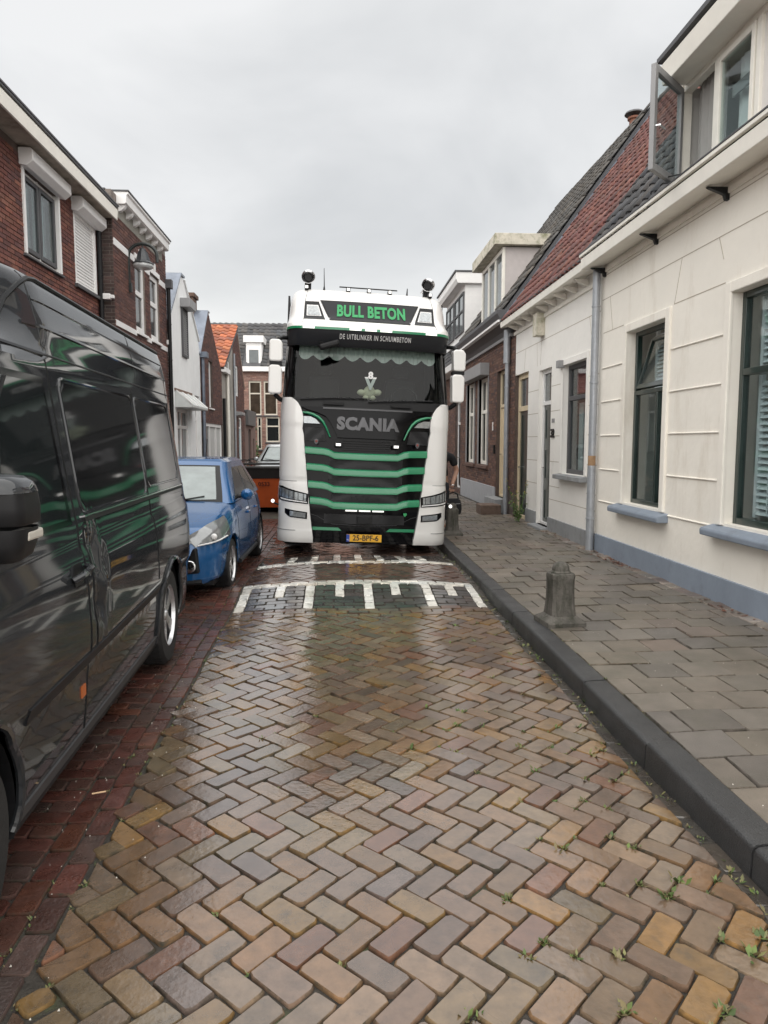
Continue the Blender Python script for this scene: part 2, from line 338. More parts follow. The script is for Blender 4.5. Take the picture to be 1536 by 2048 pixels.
def stone_geo(P, joint, wear, rnd, bev=.0065, drop=.006, depth=.03):
    """worn block outline: (verts, faces, flat flags) about its own centre, top at z = 0"""
    Q = inset(P, joint)
    if area(Q) < 2.5e-4: return None
    R = []
    n = len(Q)
    for i in range(n):
        p, a, b = Q[i], Q[i-1], Q[(i+1) % n]
        for q in (a, b):
            l_ = sqrt((q[0]-p[0])**2+(q[1]-p[1])**2) or 1e-6
            c = min(l_*.35, rnd.uniform(.3, 1)**2*wear+.004)
            R.append((p[0]+(q[0]-p[0])*c/l_+rnd.gauss(0, .0019), p[1]+(q[1]-p[1])*c/l_+rnd.gauss(0, .0019)))
    cx = sum(p[0] for p in R)/len(R); cy = sum(p[1] for p in R)/len(R); k = len(R)
    T = []
    for p in R:
        l_ = sqrt((p[0]-cx)**2+(p[1]-cy)**2) or 1e-6; f = max(.3, 1-bev*rnd.uniform(.7, 1.5)/l_); T.append((cx+(p[0]-cx)*f, cy+(p[1]-cy)*f))
    V = [(x-cx, y-cy, -depth) for x, y in R]+[(x-cx, y-cy, -drop) for x, y in R]+[(x-cx, y-cy, 0) for x, y in T]
    F = [(i, (i+1) % k, k+(i+1) % k, k+i) for i in range(k)]+[(k+i, k+(i+1) % k, 2*k+(i+1) % k, 2*k+i) for i in range(k)]+[tuple(range(2*k, 3*k))]
    return V, F, [False]*(2*k)+[True], (cx, cy)
def lay(parent, blocks, mt, name, stuff_name, nobj, zf, joint=.0042, wear=.017, tilt=.014, lift=.003, bev=.0055, edge=None):
    """blocks: list of (polygon, colour). The largest nobj in the picture become objects, the rest one stuff mesh."""
    rnd = random.Random(11); cache = {}
    sc_ = sorted(range(len(blocks)), key=lambda i: -score((*[sum(p[k] for p in blocks[i][0])/len(blocks[i][0]) for k in (0, 1)], .05)))
    chosen = set(i for i in sc_[:nobj] if score((*[sum(p[k] for p in blocks[i][0])/len(blocks[i][0]) for k in (0, 1)], .05)) > 0)
    S = MB()
    for i, (P, c) in enumerate(blocks):
        full = len(P) == 4
        key = None
        if full and i in chosen:
            e = (P[1][0]-P[0][0], P[1][1]-P[0][1]); e2 = (P[2][0]-P[1][0], P[2][1]-P[1][1])
            L1, L2 = sqrt(e[0]**2+e[1]**2), sqrt(e2[0]**2+e2[1]**2); ang = atan2(e[1], e[0])
            if abs(e[0]*e2[0]+e[1]*e2[1]) < 1e-6:
                key = (round(L1, 3), round(L2, 3), rnd.randrange(7))
                if key not in cache:
                    g = stone_geo([(-L1/2,-L2/2),(L1/2,-L2/2),(L1/2,L2/2),(-L1/2,L2/2)], joint, wear, rnd, bev)
                    me = bpy.data.meshes.new(name); me.from_pydata([(v[0]+g[3][0], v[1]+g[3][1], v[2]) for v in g[0]], [], g[1]); me.materials.append(mt); me.materials.append(edge or mt)
                    me.polygons.foreach_set('material_index', [0 if f else 1 for f in g[2]]); me.polygons.foreach_set('use_smooth', [not f for f in g[2]]); cache[key] = me
                cx = sum(p[0] for p in P)/4; cy = sum(p[1] for p in P)/4; rot = ang
        if key is None:
            g = stone_geo(P, joint, wear, rnd, bev)
            if not g: continue
            cx, cy = g[3]; rot = 0
        z = zf(cx, cy)+rnd.gauss(0, lift); e_ = .06
        gx = (zf(cx+e_, cy)-zf(cx-e_, cy))/(2*e_)+rnd.gauss(0, tilt); gy = (zf(cx, cy+e_)-zf(cx, cy-e_))/(2*e_)+rnd.gauss(0, tilt)
        n_ = Vector((-gx, -gy, 1)).normalized(); ux = Vector((1, 0, gx)).normalized(); uy = n_.cross(ux)
        B = Matrix((ux, uy, n_)).transposed().to_4x4()
        M = Matrix.Translation((cx, cy, z)) @ B @ Matrix.Rotation(rot, 4, 'Z')
        if key is not None: inst(name, cache[key], M, parent, c)
        elif i in chosen:
            me = bpy.data.meshes.new(name); me.from_pydata(g[0], [], g[1]); me.materials.append(mt); me.materials.append(edge or mt); me.polygons.foreach_set('material_index', [0 if f else 1 for f in g[2]]); me.polygons.foreach_set('use_smooth', [not f for f in g[2]])
            inst(name, me, M, parent, c)
        else:
            b0 = len(S.v); S.v.extend(tuple(M @ Vector(v)) for v in g[0])
            for f, fl in zip(g[1], g[2]): S.f.append(tuple(b0+q for q in f)); S.m.append(0 if fl else 1); S.c.append(c); S.fl.append(fl)
    if S.f: S.build(stuff_name, [mt, edge or mt], parent, smooth=True, ang=0, kind='stuff', recalc=False)
PAL = [((.16,.092,.046), 5), ((.135,.088,.06), 4), ((.18,.104,.038), 3.4), ((.16,.108,.068), 4.5), ((.095,.06,.042), 2), ((.14,.07,.043), 2), ((.138,.096,.053), 3.4), ((.115,.083,.068), 1.2)]
def pick(pal):
    t = random.random()*sum(w_ for _, w_ in pal)
    for c, w_ in pal:
        t -= w_
        if t <= 0: return c
    return pal[-1][0]
def herring(x1, y0, y1, pal, W=.1075):
    res = []; ca = cos(-pi/4); sa = sin(-pi/4)
    def tr(p): return ((p[0]*ca-p[1]*sa)*W+.3, (p[0]*sa+p[1]*ca)*W)
    R = int(12/W)
    kk = range(-R//2, R//2+40)
    for k in range(-140, 190):
        for m_ in range(-70, 60):
            for quad in (((k+4*m_, k), (k+4*m_+2, k), (k+4*m_+2, k+1), (k+4*m_, k+1)), ((k+3+4*m_, k), (k+4+4*m_, k), (k+4+4*m_, k+2), (k+3+4*m_, k+2))):
                c_ = tr(((quad[0][0]+quad[2][0])/2, (quad[0][1]+quad[2][1])/2))
                if not (y0-.2 < c_[1] < y1+.2 and -1.4 < c_[0] < x1+.2): continue
                P = [tr(q) for q in quad]
                yy = 8.0; P = clip_poly(P, 1, .02, .945)          # left edge line
                if len(P) > 2: P = clip_poly(P, -1, 0, x1)
                if len(P) > 2: P = clip_poly(P, 0, 1, -y0)
                if len(P) > 2: P = clip_poly(P, 0, -1, y1)
                P = clean(P) if len(P) > 2 else []
                if len(P) > 2 and area(P) > .0012: res.append((P, jit(pick(pal), .2)))
    return res
def rows(x0, x1, y0, y1, pal, L_=.21, Hh=.105, skip=()):
    """courses laid across the street between x0 and x1, leaving out the intervals in skip [(xa, xb, ya, yb)]"""
    res = []; n = max(1, round((y1-y0)/Hh)); h = (y1-y0)/n
    for j in range(n):
        ya, yb = y0+j*h, y0+(j+1)*h
        iv = [(x0 if not callable(x0) else x0((ya+yb)/2), x1 if not callable(x1) else x1((ya+yb)/2))]
        for s in skip:
            if s[2] < (ya+yb)/2 < s[3]:
                niv = []
                for a, b in iv:
                    if s[1] <= a or s[0] >= b: niv.append((a, b)); continue
                    if s[0] > a: niv.append((a, s[0]))
                    if s[1] < b: niv.append((s[1], b))
                iv = niv
        for a, b in iv:
            x = a; first = True
            while x < b-.02:
                l_ = L_*(.5 if first and j % 2 else 1); first = False
                xe = x+l_
                if b-xe < L_*.3: xe = b
                res.append(([(x, ya), (xe, ya), (xe, yb), (x, yb)], jit(pick(pal), .2))); x = xe
    return res
DARKP = [((.05,.047,.045), 3), ((.07,.06,.055), 2), ((.06,.05,.048), 2)]
WHITEP = [((.8,.78,.72), 3), ((.68,.65,.58), 1.2)]
REDP = [((.10,.055,.043), 3), ((.13,.075,.055), 2), ((.09,.06,.05), 2)]
DRED = [((.095,.037,.029), 3), ((.08,.04,.032), 2.5), ((.075,.047,.04), 2), ((.11,.045,.03), 1)]
XR = 1.515
blocks = herring(XR, .95, 6.78, PAL)+rows(xleft, XR, 6.78, 7.1, PAL)
def bars(ya, yb, full, half, yh):
    sk = []; bl = []
    for xs, y_a, y_b in [(full, ya, yb)]+([(half, yh, yb)] if half else []):
        for x in xs:
            a, b = max(x-.052, xleft(8)), min(x+.052, XR); sk.append((a, b, y_a, y_b)); n = round((y_b-y_a)/.2)
            for j in range(n):
                y = y_a+(y_b-y_a)*j/n; bl.append(([(a, y), (b, y), (b, y+(y_b-y_a)/n), (a, y+(y_b-y_a)/n)], jit(pick(WHITEP), .1)))
    return sk, bl
sk, bl = bars(7.1, 7.9, (-1.04, -.335, .3, .95, 1.47), (-.66, -.01, .6, 1.22), 7.5)
blocks += bl+rows(xleft, XR, 7.1, 7.9, DARKP, skip=sk)+rows(xleft, XR, 7.9, 8.1, WHITEP)
blocks += herring(XR, 8.1, 9.3, REDP)+rows(xleft, XR, 9.3, 9.5, WHITEP)
sk, bl = bars(9.5, 10.5, (-.68, -.37, -.05, .25, .545, .85, 1.145), (), 0)
blocks += bl+rows(xleft, XR, 9.5, 10.5, DARKP, skip=sk)
blocks += herring(XR, 10.5, 16.4, REDP)
lay(road, blocks, M_paver, 'paving_brick', 'paving_bricks_further_off', 300, road_z, edge=M_edge)
# gutter of bricks along the kerb, silted over
gb = []
y = .9
while y < 14:
    gb.append(([(XR, y), (1.6, y), (1.6, y+.21), (XR, y+.21)], jit((.055,.047,.038), .2))); y += .21
lay(road, gb, M_paver_dry, 'gutter_brick', 'gutter_bricks_further_off', 24, lambda x, y: road_z(x, y)-.012, joint=.003, wear=.006, lift=.001)
# parking strip: two courses lengthwise, then courses across
pb = []
for c in range(2):
    y = .5+.1*c
    while y < 16:
        a = lambda yy, q: -.945-.02*min(yy, 8)-.015-.108*q
        pb.append(([(a(y, c+1), y), (a(y, c), y), (a(y+.21, c), y+.21), (a(y+.21, c+1), y+.21)], jit(pick(DRED), .25))); y += .21
pb += [(P, c) for P, c in rows(-4.1, lambda yy: -.945-.02*min(yy, 8)-.015-.216, .5, 16, DRED) if P[0][0] > -2.3 or P[0][1] > 6]
lay(parking, pb, M_paver_dry, 'parking_brick', 'parking_bricks_further_off', 260, road_z, joint=.005, wear=.012, tilt=.008, edge=M_edge)
# kerb stones
kerb = MB().box(1.62, 1.74, .8, 48, -.1, .06).build('kerb', M_kerb, kind='structure')
prof = [(1.596, -.05), (1.602, .108), (1.608, .122), (1.62, .13), (1.645, .1335), (1.752, .137), (1.752, -.05)]
y = .6; kl = []; first = True
while y < 30:
    l_ = .97 if y < 6.0 else (.98 if y < 8 else 1.0)
    m = MB(); r = random.Random(int(y*10)); dx = r.gauss(0, .003); dz = r.gauss(0, .003); n = len(prof); tw = r.gauss(0, .004)
    rings = []
    for ty in (y+.004, y+.018, y+l_-.018, y+l_-.004):
        k = .985 if ty in (y+.004, y+l_-.004) else 1
        rings.append([(1.68+(px-1.68)*k+dx+tw*(ty-y), ty, .04+(pz-.04)*k+dz) for px, pz in prof])
    pts = [p for R_ in rings for p in R_]
    fs = [(i*n+j, i*n+(j+1) % n, (i+1)*n+(j+1) % n, (i+1)*n+j) for i in range(3) for j in range(n)]+[tuple(range(n)), tuple(range(3*n, 4*n))]
    m.idx(pts, fs); m.build('kerb_stone', M_kerb, kerb, smooth=True, ang=50); y += l_
# sidewalk slabs, half-bond
sb = []
SP = [((.15,.128,.102), 4), ((.135,.116,.095), 3), ((.165,.14,.115), 2), ((.12,.104,.09), 1.5), ((.145,.115,.095), 1)]
j = 0; y = .9
while y < 22:
    x = 1.757; first = True
    while x < 3.5:
        l_ = .15 if (first and j % 2) else .3; first = False
        xe = min(x+l_, 3.52)
        if 3.52-xe < .08: xe = 3.52
        sb.append(([(x, y), (xe, y), (xe, y+.3), (x, y+.3)], jit(pick(SP), .12))); x = xe
    y += .3; j += 1
lay(sidewalk, sb, M_slab, 'paving_slab', 'paving_slabs_further_off', 290, side_z, joint=.0055, wear=.006, tilt=.008, lift=.004, bev=.004, edge=M_edge)
wb = []
y = .9
while y < 15:
    l_ = random.choice((.11, .2, .22, .16)); wb.append(([(3.52, y), (3.68, y), (3.68, y+l_), (3.52, y+l_)], jit(random.choice(((.2,.17,.14), (.16,.12,.1), (.24,.2,.17))), .2))); y += l_
lay(sidewalk, wb, M_slab, 'edging_stone', 'edging_stones_further_off', 60, lambda x, y: side_z(x, y)+.002, joint=.005, wear=.02, tilt=.03, lift=.005)
# weeds and moss in the joints
S = MB(); r = random.Random(5)
def tuft(x, y, z, s, n):
    for _ in range(n):
        a = r.uniform(0, 2*pi); l_ = s*r.uniform(.5, 1.2); w_ = l_*r.uniform(.12, .3); el = r.uniform(.15, 1.0)
        d = Vector((cos(a)*cos(el), sin(a)*cos(el), sin(el))); q = Vector((-sin(a), cos(a), 0))*w_
        b = Vector((x+r.gauss(0, s*.35), y+r.gauss(0, s*.35), z-.004)); c = jit(r.choice(((.09,.13,.03), (.06,.1,.025), (.14,.14,.05), (.16,.13,.06))), .2)
        S.poly([b-q*.3, b+d*l_*.55-q, b+d*l_, b+d*l_*.55+q], c=c)
for P, c in blocks[:1500]:
    cx, cy = P[0]
    if cy > 6.6: continue
    pr_right = .10+.25*sstep(.6, 1.5, cx)+.12*sstep(-.6, -1.0, cx)
    if r.random() < pr_right*1.05: tuft(cx, cy, road_z(cx, cy)-.004, r.uniform(.008, .024)*(1.0+.7*(cx > .3)), r.randrange(6, 15))
for i in range(46):      # larger clumps on the kerb side
    cx, cy = r.uniform(.55, 1.5), r.uniform(1.5, 4.2); j_ = min((b_[0][0] for b_ in blocks[:900]), key=lambda p: (p[0]-cx)**2+(p[1]-cy)**2); tuft(j_[0], j_[1], road_z(*j_)-.004, r.uniform(.018, .034), r.randrange(10, 26))
for i in range(130):
    y = r.uniform(1, 12); tuft(1.555+r.gauss(0, .03), y, road_z(1.55, y)-.008, r.uniform(.01, .035), r.randrange(3, 9))
for i in range(90):
    y = r.uniform(1, 8); tuft(xleft(y)+r.gauss(0, .012)-(.11 if r.random() < .4 else 0), y, road_z(-1, y)-.004, r.uniform(.008, .022), r.randrange(4, 9))
for i in range(60):
    y = r.uniform(3, 11); j = round((y-.9)/.3); tuft(r.choice((1.757, 1.76, 2.05, 2.6)), .9+.3*j, side_z(2, y), r.uniform(.006, .018), r.randrange(3, 7))
MG = mat('joint_weed', (.07,.1,.03), .6, var=.3, vs=30, piece=True)
S.build('joint_weeds', MG, kind='stuff', recalc=False)
# litter: dead leaves along the foot of the wall, grit on the slabs
S = MB()
for i in range(150):
    y = r.choice((9.7, 9.3, 8.9, 6.2, 11.8))+r.gauss(0, .28); x = 3.62-abs(r.gauss(0, .06)); z = side_z(x, y)+.004
    a = r.uniform(0, 6.3); s = r.uniform(.012, .03); d = Vector((cos(a), sin(a), r.uniform(-.2, .5)))*s; q = Vector((-sin(a), cos(a), r.uniform(-.2, .4)))*s*.6; b = Vector((x, y, z+.004))
    S.poly([b-d, b-q, b+d, b+q])
S.build('dead_leaves', M_litter, kind='stuff', recalc=False)
S = MB()
for i in range(420):
    if r.random() < .7: x, y = r.uniform(1.8, 3.6), r.uniform(2.5, 9); z = side_z(x, y)
    else: x, y = r.uniform(-1.6, -.8), r.uniform(1.5, 6); z = road_z(x, y)
    s = r.uniform(.0015, .0045); S.idx([(x-s, y-s, z), (x+s, y-s, z), (x, y+s, z), (x, y, z+s*1.5)], [(0,1,3), (1,2,3), (2,0,3)])
S.build('grit', mat('pale_grit', (.5,.47,.42), .8, var=.3), kind='stuff', recalc=False)
tag(MB().tube([(-1.19, 3.32, .035), (-1.13, 3.34, .035)], .004, 8).build('cigarette_end', mat('filter_paper', (.6,.42,.25), .8), smooth=True), 'cigarette end lying on the wet red bricks beside the van', 'litter')
# ================================================================== houses
def clip_cell(x0, x1, z0, z1, clip):
    P = [(x0, z0), (x1, z0), (x1, z1), (x0, z1)]
    if clip:
        for i in range(len(clip)):
            a, b = clip[i], clip[(i+1) % len(clip)]
            nx_, nz_ = -(b[1]-a[1]), b[0]-a[0]
            P = clip_poly(P, nx_, nz_, -(nx_*a[0]+nz_*a[1]))
            if len(P) < 3: return []
    return clean(P)
def wall(root, x0, x1, z0, z1, ops, mt, clip=None, y=0.0, rev=.14, name='wall', split=0, kind=None):
    """front wall sheet with real openings and reveals; clip: convex polygon (x, z), counter-clockwise"""
    m = MB(); xs = sorted({x0, x1, *[v for o in ops for v in o[:2] if x0 < v < x1]}); zs = sorted({z0, z1, *[v for o in ops for v in o[2:4] if z0 < v < z1]})
    for i in range(len(xs)-1):
        for j in range(len(zs)-1):
            cx, cz = (xs[i]+xs[i+1])/2, (zs[j]+zs[j+1])/2
            if any(o[0] < cx < o[1] and o[2] < cz < o[3] for o in ops): continue
            P = clip_cell(xs[i], xs[i+1], zs[j], zs[j+1], clip)
            if len(P) > 2: m.poly([(p[0], y, p[1]) for p in P])
    for o in ops:
        a, b, c, d = o[:4]
        m.poly([(a,y,c),(a,y,d),(a,y+rev,d),(a,y+rev,c)]); m.poly([(b,y,c),(b,y+rev,c),(b,y+rev,d),(b,y,d)])
        m.poly([(a,y,d),(b,y,d),(b,y+rev,d),(a,y+rev,d)]); m.poly([(a,y,c),(a,y+rev,c),(b,y+rev,c),(b,y,c)])
    # side returns and back so that the house is a body
    D = 5.5; zt = min(p[1] for p in clip[2:]) if clip else z1
    if clip: zt = sorted(p[1] for p in clip)[2] if len(clip) > 3 else z1
    m.poly([(x0,y,z0),(x0,y+D,z0),(x0,y+D,zt),(x0,y,zt)]); m.poly([(x1,y,z0),(x1,y,zt),(x1,y+D,zt),(x1,y+D,z0)]); m.poly([(x0,y+D,z0),(x1,y+D,z0),(x1,y+D,zt),(x0,y+D,zt)])
    return m.build(name, mt, root, recalc=False, kind=kind)
UNITB = None
def unit_brick():
    global UNITB
    if UNITB is None:
        UNITB = bpy.data.meshes.new('brick')
        b = .03
        V = [(-.5,1,-.5),(.5,1,-.5),(.5,1,.5),(-.5,1,.5),(-.5,.25,-.5),(.5,.25,-.5),(.5,.25,.5),(-.5,.25,.5),(-.485,0,-.45),(.485,0,-.45),(.485,0,.45),(-.485,0,.45)]
        F = [(0,1,5,4),(1,2,6,5),(2,3,7,6),(3,0,4,7),(4,5,9,8),(5,6,10,9),(6,7,11,10),(7,4,8,11),(8,9,10,11)]
        UNITB.from_pydata(V, [], F); UNITB.materials.append(M_brickw)
    return UNITB
def brick_skin(root, x0, x1, z0, z1, ops, pal, nobj, clip=None, y=0.0, L_=.21, hh=.0625, proud=.009, mort=.01, soldier=()):
    me = unit_brick(); items = []; k = 0; z = z0; Mw = Matrix.LocRotScale(root.location, root.rotation_euler.to_quaternion(), None)
    while z+hh <= z1+.001:
        zc = z+hh/2; iv = [(x0, x1)]
        for o in ops:
            if o[2]-.01 < zc < o[3]+.01:
                niv = []
                for a, b in iv:
                    if o[1] <= a or o[0] >= b: niv.append((a, b)); continue
                    if o[0] > a: niv.append((a, o[0]))
                    if o[1] < b: niv.append((o[1], b))
                iv = niv
        if clip:
            P = clip_cell(x0-1, x1+1, z, z+hh, clip)
            if not P: break
            lo = max(min(p[0] for p in P if abs(p[1]-(z+hh)) < .002) if any(abs(p[1]-(z+hh)) < .002 for p in P) else 1e9, x0)
            hi = min(max(p[0] for p in P if abs(p[1]-(z+hh)) < .002) if any(abs(p[1]-(z+hh)) < .002 for p in P) else -1e9, x1)
            iv = [(max(a, lo), min(b, hi)) for a, b in iv if min(b, hi) > max(a, lo)]
        for a, b in iv:
            g = math.floor((a-(L_/2 if k % 2 else 0))/L_)*L_+(L_/2 if k % 2 else 0); x = g
            while x < b:
                xa, xb = max(x, a), min(x+L_, b)
                if xb-xa > .025: items.append(((xa+xb)/2, zc, xb-xa-mort, hh-mort))
                x += L_
        z += hh; k += 1
    sc_ = [score(Mw @ Vector((i[0], y, i[1]))) for i in items]; order = sorted(range(len(items)), key=lambda i: -sc_[i]); ch = set(i for i in order[:nobj] if sc_[i] > 0)
    S = MB()
    for i, (x, zc, w_, h_) in enumerate(items):
        c = jit(pick(pal), .22); pr = proud+random.gauss(0, .0012)
        if i in ch: inst('brick', me, Matrix.Translation((x, y-pr, zc)) @ Matrix.Diagonal((w_, pr, h_, 1)), root, c)
        else:
            a, b, d, e = x-w_/2, x+w_/2, zc-h_/2, zc+h_/2; q = y-pr
            S.idx([(a,y,d),(b,y,d),(b,y,e),(a,y,e),(a+.002,q,d+.002),(b-.002,q,d+.002),(b-.002,q,e-.002),(a+.002,q,e-.002)], [(0,1,5,4),(1,2,6,5),(2,3,7,6),(3,0,4,7),(4,5,6,7)], c=c)
    if S.f: S.build('bricks_further_off', M_brickw, root, recalc=False, kind='stuff')
TILES = {}
def tile_geo(w_, h_):
    key = (w_, h_)
    if key not in TILES:
        n = 6; prof = []
        for i in range(n+1):
            t = i/n; prof.append((w_*1.06*(t-.5), .024*sin(2*pi*(t*.92+.04))+.006))
        V = [(x, -h_*.06, z+.022) for x, z in prof]+[(x, h_*1.02, z) for x, z in prof]+[(x, -h_*.06, z+.004) for x, z in prof]
        k = n+1
        F = [(i, i+1, k+i+1, k+i) for i in range(n)]+[(2*k+i, 2*k+i+1, i+1, i) for i in range(n)]
        me = bpy.data.meshes.new('roof_tile'); me.from_pydata(V, [], F); me.materials.append(M_tile); me.polygons.foreach_set('use_smooth', [True]*n+[False]*n)
        TILES[key] = (me, V, F, n)
    return TILES[key]
def tile_roof(root, org, ux, up, wid, slope, pal, nobj, tw=.235, th=.31, keep=None, name='roof', base_mat=None, lift=.03):
    """pantiles on a slope: org lower left corner, ux along the eave, up along the slope (unit vectors, root space)"""
    org = Vector(org); ux = Vector(ux).normalized(); up = Vector(up).normalized(); n_ = ux.cross(up).normalized()
    m = MB(); m.poly([org, org+ux*wid, org+ux*wid+up*slope, org+up*slope]); m.poly([p-n_*.12 for p in (org, org+up*slope, org+ux*wid+up*slope, org+ux*wid)])
    c4 = [org, org+ux*wid, org+ux*wid+up*slope, org+up*slope]
    for i in range(4): m.poly([c4[i], c4[(i+1) % 4], c4[(i+1) % 4]-n_*.12, c4[i]-n_*.12])
    rf = m.build(name, base_mat or M_greydark, root, recalc=False)
    nx_ = max(1, round(wid/tw)); ny_ = max(1, round(slope/th)); w_ = round(wid/nx_, 3); h_ = round(slope/ny_, 3)
    me, V, F, n = tile_geo(w_, h_); B = Matrix((ux, up, n_)).transposed().to_4x4(); Mw = Matrix.LocRotScale(root.location, root.rotation_euler.to_quaternion(), None)
    it = []
    for j in range(ny_):
        for i in range(nx_):
            p = org+ux*(w_*(i+.5))+up*(h_*j)+n_*lift
            if keep and not keep(p): continue
            it.append(p)
    sc_ = [score(Mw @ p) for p in it]; ch = set(i for i in sorted(range(len(it)), key=lambda i: -sc_[i])[:nobj] if sc_[i] > 0)
    S = MB()
    for i, p in enumerate(it):
        M = Matrix.Translation(p+n_*random.gauss(0, .003)) @ B @ Matrix.Rotation(random.gauss(0, .014), 4, 'Z') @ Matrix.Rotation(random.gauss(0, .012), 4, 'X'); c = jit(pick(pal), .22)
        if i in ch: inst('roof_tile', me, M, rf, c)
        else:
            b0 = len(S.v); S.v.extend(tuple(M @ Vector(v)) for v in V)
            for q, f in enumerate(F): S.f.append(tuple(b0+t for t in f)); S.m.append(0); S.c.append(c); S.fl.append(q >= n)
    if S.f: S.build('roof_tiles_further_off', M_tile, rf, smooth=True, ang=0, recalc=False, kind='stuff')
    return rf
def frame(mb, a, b, c, d, fw, y0, y1, mull=(), trans=()):
    """rectangular window frame in (x, z), bars at mull (x) and trans (z)"""
    mb.box(a, a+fw, y0, y1, c, d); mb.box(b-fw, b, y0, y1, c, d); mb.box(a+fw, b-fw, y0, y1, d-fw, d); mb.box(a+fw, b-fw, y0, y1, c, c+fw)
    for t in trans: mb.box(a+fw, b-fw, y0-.002, y1-.002, t-fw/2, t+fw/2)
    for x in mull: mb.box(x-fw*.4, x+fw*.4, y0-.004, y1-.004, c+fw, d-fw)
def window(root, a, b, c, d, fmat, gmat, fw=.06, y=.07, mull=(), trans=(), sill=None, back='dark', bmat=None, label=None, name='window'):
    m = MB(); frame(m, a, b, c, d, fw, y, y+.07, mull, trans); f = m.build(name, fmat, root, bevel=.006)
    if label: f['label'] = label
    zs = [c+fw, *[t for t in sorted(trans)], d-fw]; xs = [a+fw, *sorted(mull), b-fw]
    for i in range(len(xs)-1):
        for j in range(len(zs)-1):
            MB().box(xs[i]+.001, xs[i+1]-.001, y+.032, y+.038, zs[j]+.001, zs[j+1]-.001).build('pane', gmat, f)
    if sill:
        pj, ht, ex, sm = sill; MB().prism([(-pj, c-ht), (-pj, c-.02), (.1, c), (.1, c-ht)], 'x', a-ex, b+ex).build('sill', sm, f, bevel=.008)
    if back == 'room':
        D = 1.4; m = MB(); e = .3
        m.poly([(a-e,y+D,c-e),(b+e,y+D,c-e),(b+e,y+D,d+e),(a-e,y+D,d+e)])
        for P in ([(a-e,y+.1,c-e),(a-e,y+D,c-e),(a-e,y+D,d+e),(a-e,y+.1,d+e)], [(b+e,y+.1,c-e),(b+e,y+.1,d+e),(b+e,y+D,d+e),(b+e,y+D,c-e)], [(a-e,y+.1,d+e),(a-e,y+D,d+e),(b+e,y+D,d+e),(b+e,y+.1,d+e)], [(a-e,y+.1,c-e),(b+e,y+.1,c-e),(b+e,y+D,c-e),(a-e,y+D,c-e)]): m.poly(P)
        m.build('room', bmat or M_room, f, recalc=False)
    return f
def door(root, a, b, c, d, fmat, lmat, y=.08, panels=2, fw=.07, trans=None, gmat=None, handle=True):
    m = MB(); frame(m, a, b, c-.02, d, fw, y, y+.08, (), (trans,) if trans else ()); f = m.build('door_frame', fmat, root, bevel=.005)
    top = (trans-fw/2) if trans else d-fw
    lf = MB(); lf.box(a+fw, b-fw, y+.03, y+.07, c, top)
    w_ = b-a-2*fw; hgt = top-c
    for i in range(panels):
        z0 = c+hgt*(i/panels)+.1; z1 = c+hgt*((i+1)/panels)-.06; x0, x1 = a+fw+w_*.16, b-fw-w_*.16
        for q in ((x0, x1, z0, z0+.025), (x0, x1, z1-.025, z1), (x0, x0+.025, z0+.025, z1-.025), (x1-.025, x1, z0+.025, z1-.025)): lf.box(q[0], q[1], y+.018, y+.03, q[2], q[3])
    L_ = lf.build('door', lmat, root, bevel=.003)
    if handle: MB().tube([(a+fw+.07, y+.03, c+hgt*.48), (a+fw+.07, y-.02, c+hgt*.48), (a+fw+.16, y-.02, c+hgt*.48)], .011, 8).build('handle', M_chrome, L_, smooth=True)
    if trans: MB().box(a+fw, b-fw, y+.034, y+.04, trans+fw/2, d-fw).build('pane', gmat or M_glassd, f)
    return f
def downpipe(root, x, y, zt, zb, r, mt, brackets=(), elbow=None):
    pts = [(x, y, zb), (x, y, zt)] + (elbow or [])
    p = MB().tube(pts, r, 12).build('downpipe', mt, root, smooth=True, ang=40)
    for z in brackets: MB().lathe([(r+.003, z-.012), (r+.008, z-.01), (r+.008, z+.01), (r+.003, z+.012)], (x, y, 0), 'z', 12).build('pipe_bracket', mt, p, smooth=True)
    return p
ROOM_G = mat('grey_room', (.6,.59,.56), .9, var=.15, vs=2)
# ------------------------------------------------------------------ right: cream house (A)
A0 = 10.0; XA = 3.68
hA = thing('plastered_house', 'cream plastered house with blue-grey plinth and an open dormer window, on the right', 'house', (XA, A0, 0), (0, 0, -pi/2))
def a_(y): return A0-y
W1 = (a_(9.02), a_(7.93), .93, 3.1); W2 = (a_(6.58), a_(5.32), .93, 3.1); W3 = (a_(3.9), a_(2.7), .93, 3.1)
wall(hA, 0, 9.2, -.1, 4.35, [W1, W2, W3], M_cream, rev=.16)
MB().box(.06, 9.2, -.028, .02, 0, .405).build('plinth', M_bluegrey, hA, bevel=.006)
# rendered bands between the windows
for z in (.885, 1.335, 1.805, 2.27, 2.735):
    for a, b in ((.12, W1[0]-.13), (W1[1]+.13, W2[0]-.13), (W2[1]+.13, W3[0]-.13)):
        m = MB(); m.prism([(.004, z-.011), (-.012, z-.007), (-.016, z), (-.012, z+.007), (.004, z+.011)], 'x', a, b); m.build('band', M_cream, hA, smooth=True)
M_groove = mat('plaster_groove', (.45,.4,.33), .9, var=.1)
for z, a, b in ((3.22, .12, W1[0]-.15), (3.22, W1[1]+.15, W2[0]-.15), (3.22, W2[1]+.15, 6.2), (3.68, .05, 9.2), (4.0, .05, 9.2)):
    MB().box(a, b, -.0025, .002, z-.0045, z+.0045).build('groove', M_groove, hA)
for x0, z0, x1, z1 in ((.45, 3.22, .33, 3.68), (W1[1]+.16, 3.22, W1[1]+.3, 3.68), (W2[0]-.3, 3.68, W2[0]-.2, 3.45), (W2[1]+.16, 3.22, W2[1]+.32, 3.68)):
    MB().prism([(x0-.004, z0), (x0+.004, z0), (x1+.004, z1), (x1-.004, z1)], 'y', -.0026, .002).build('groove', M_groove, hA)
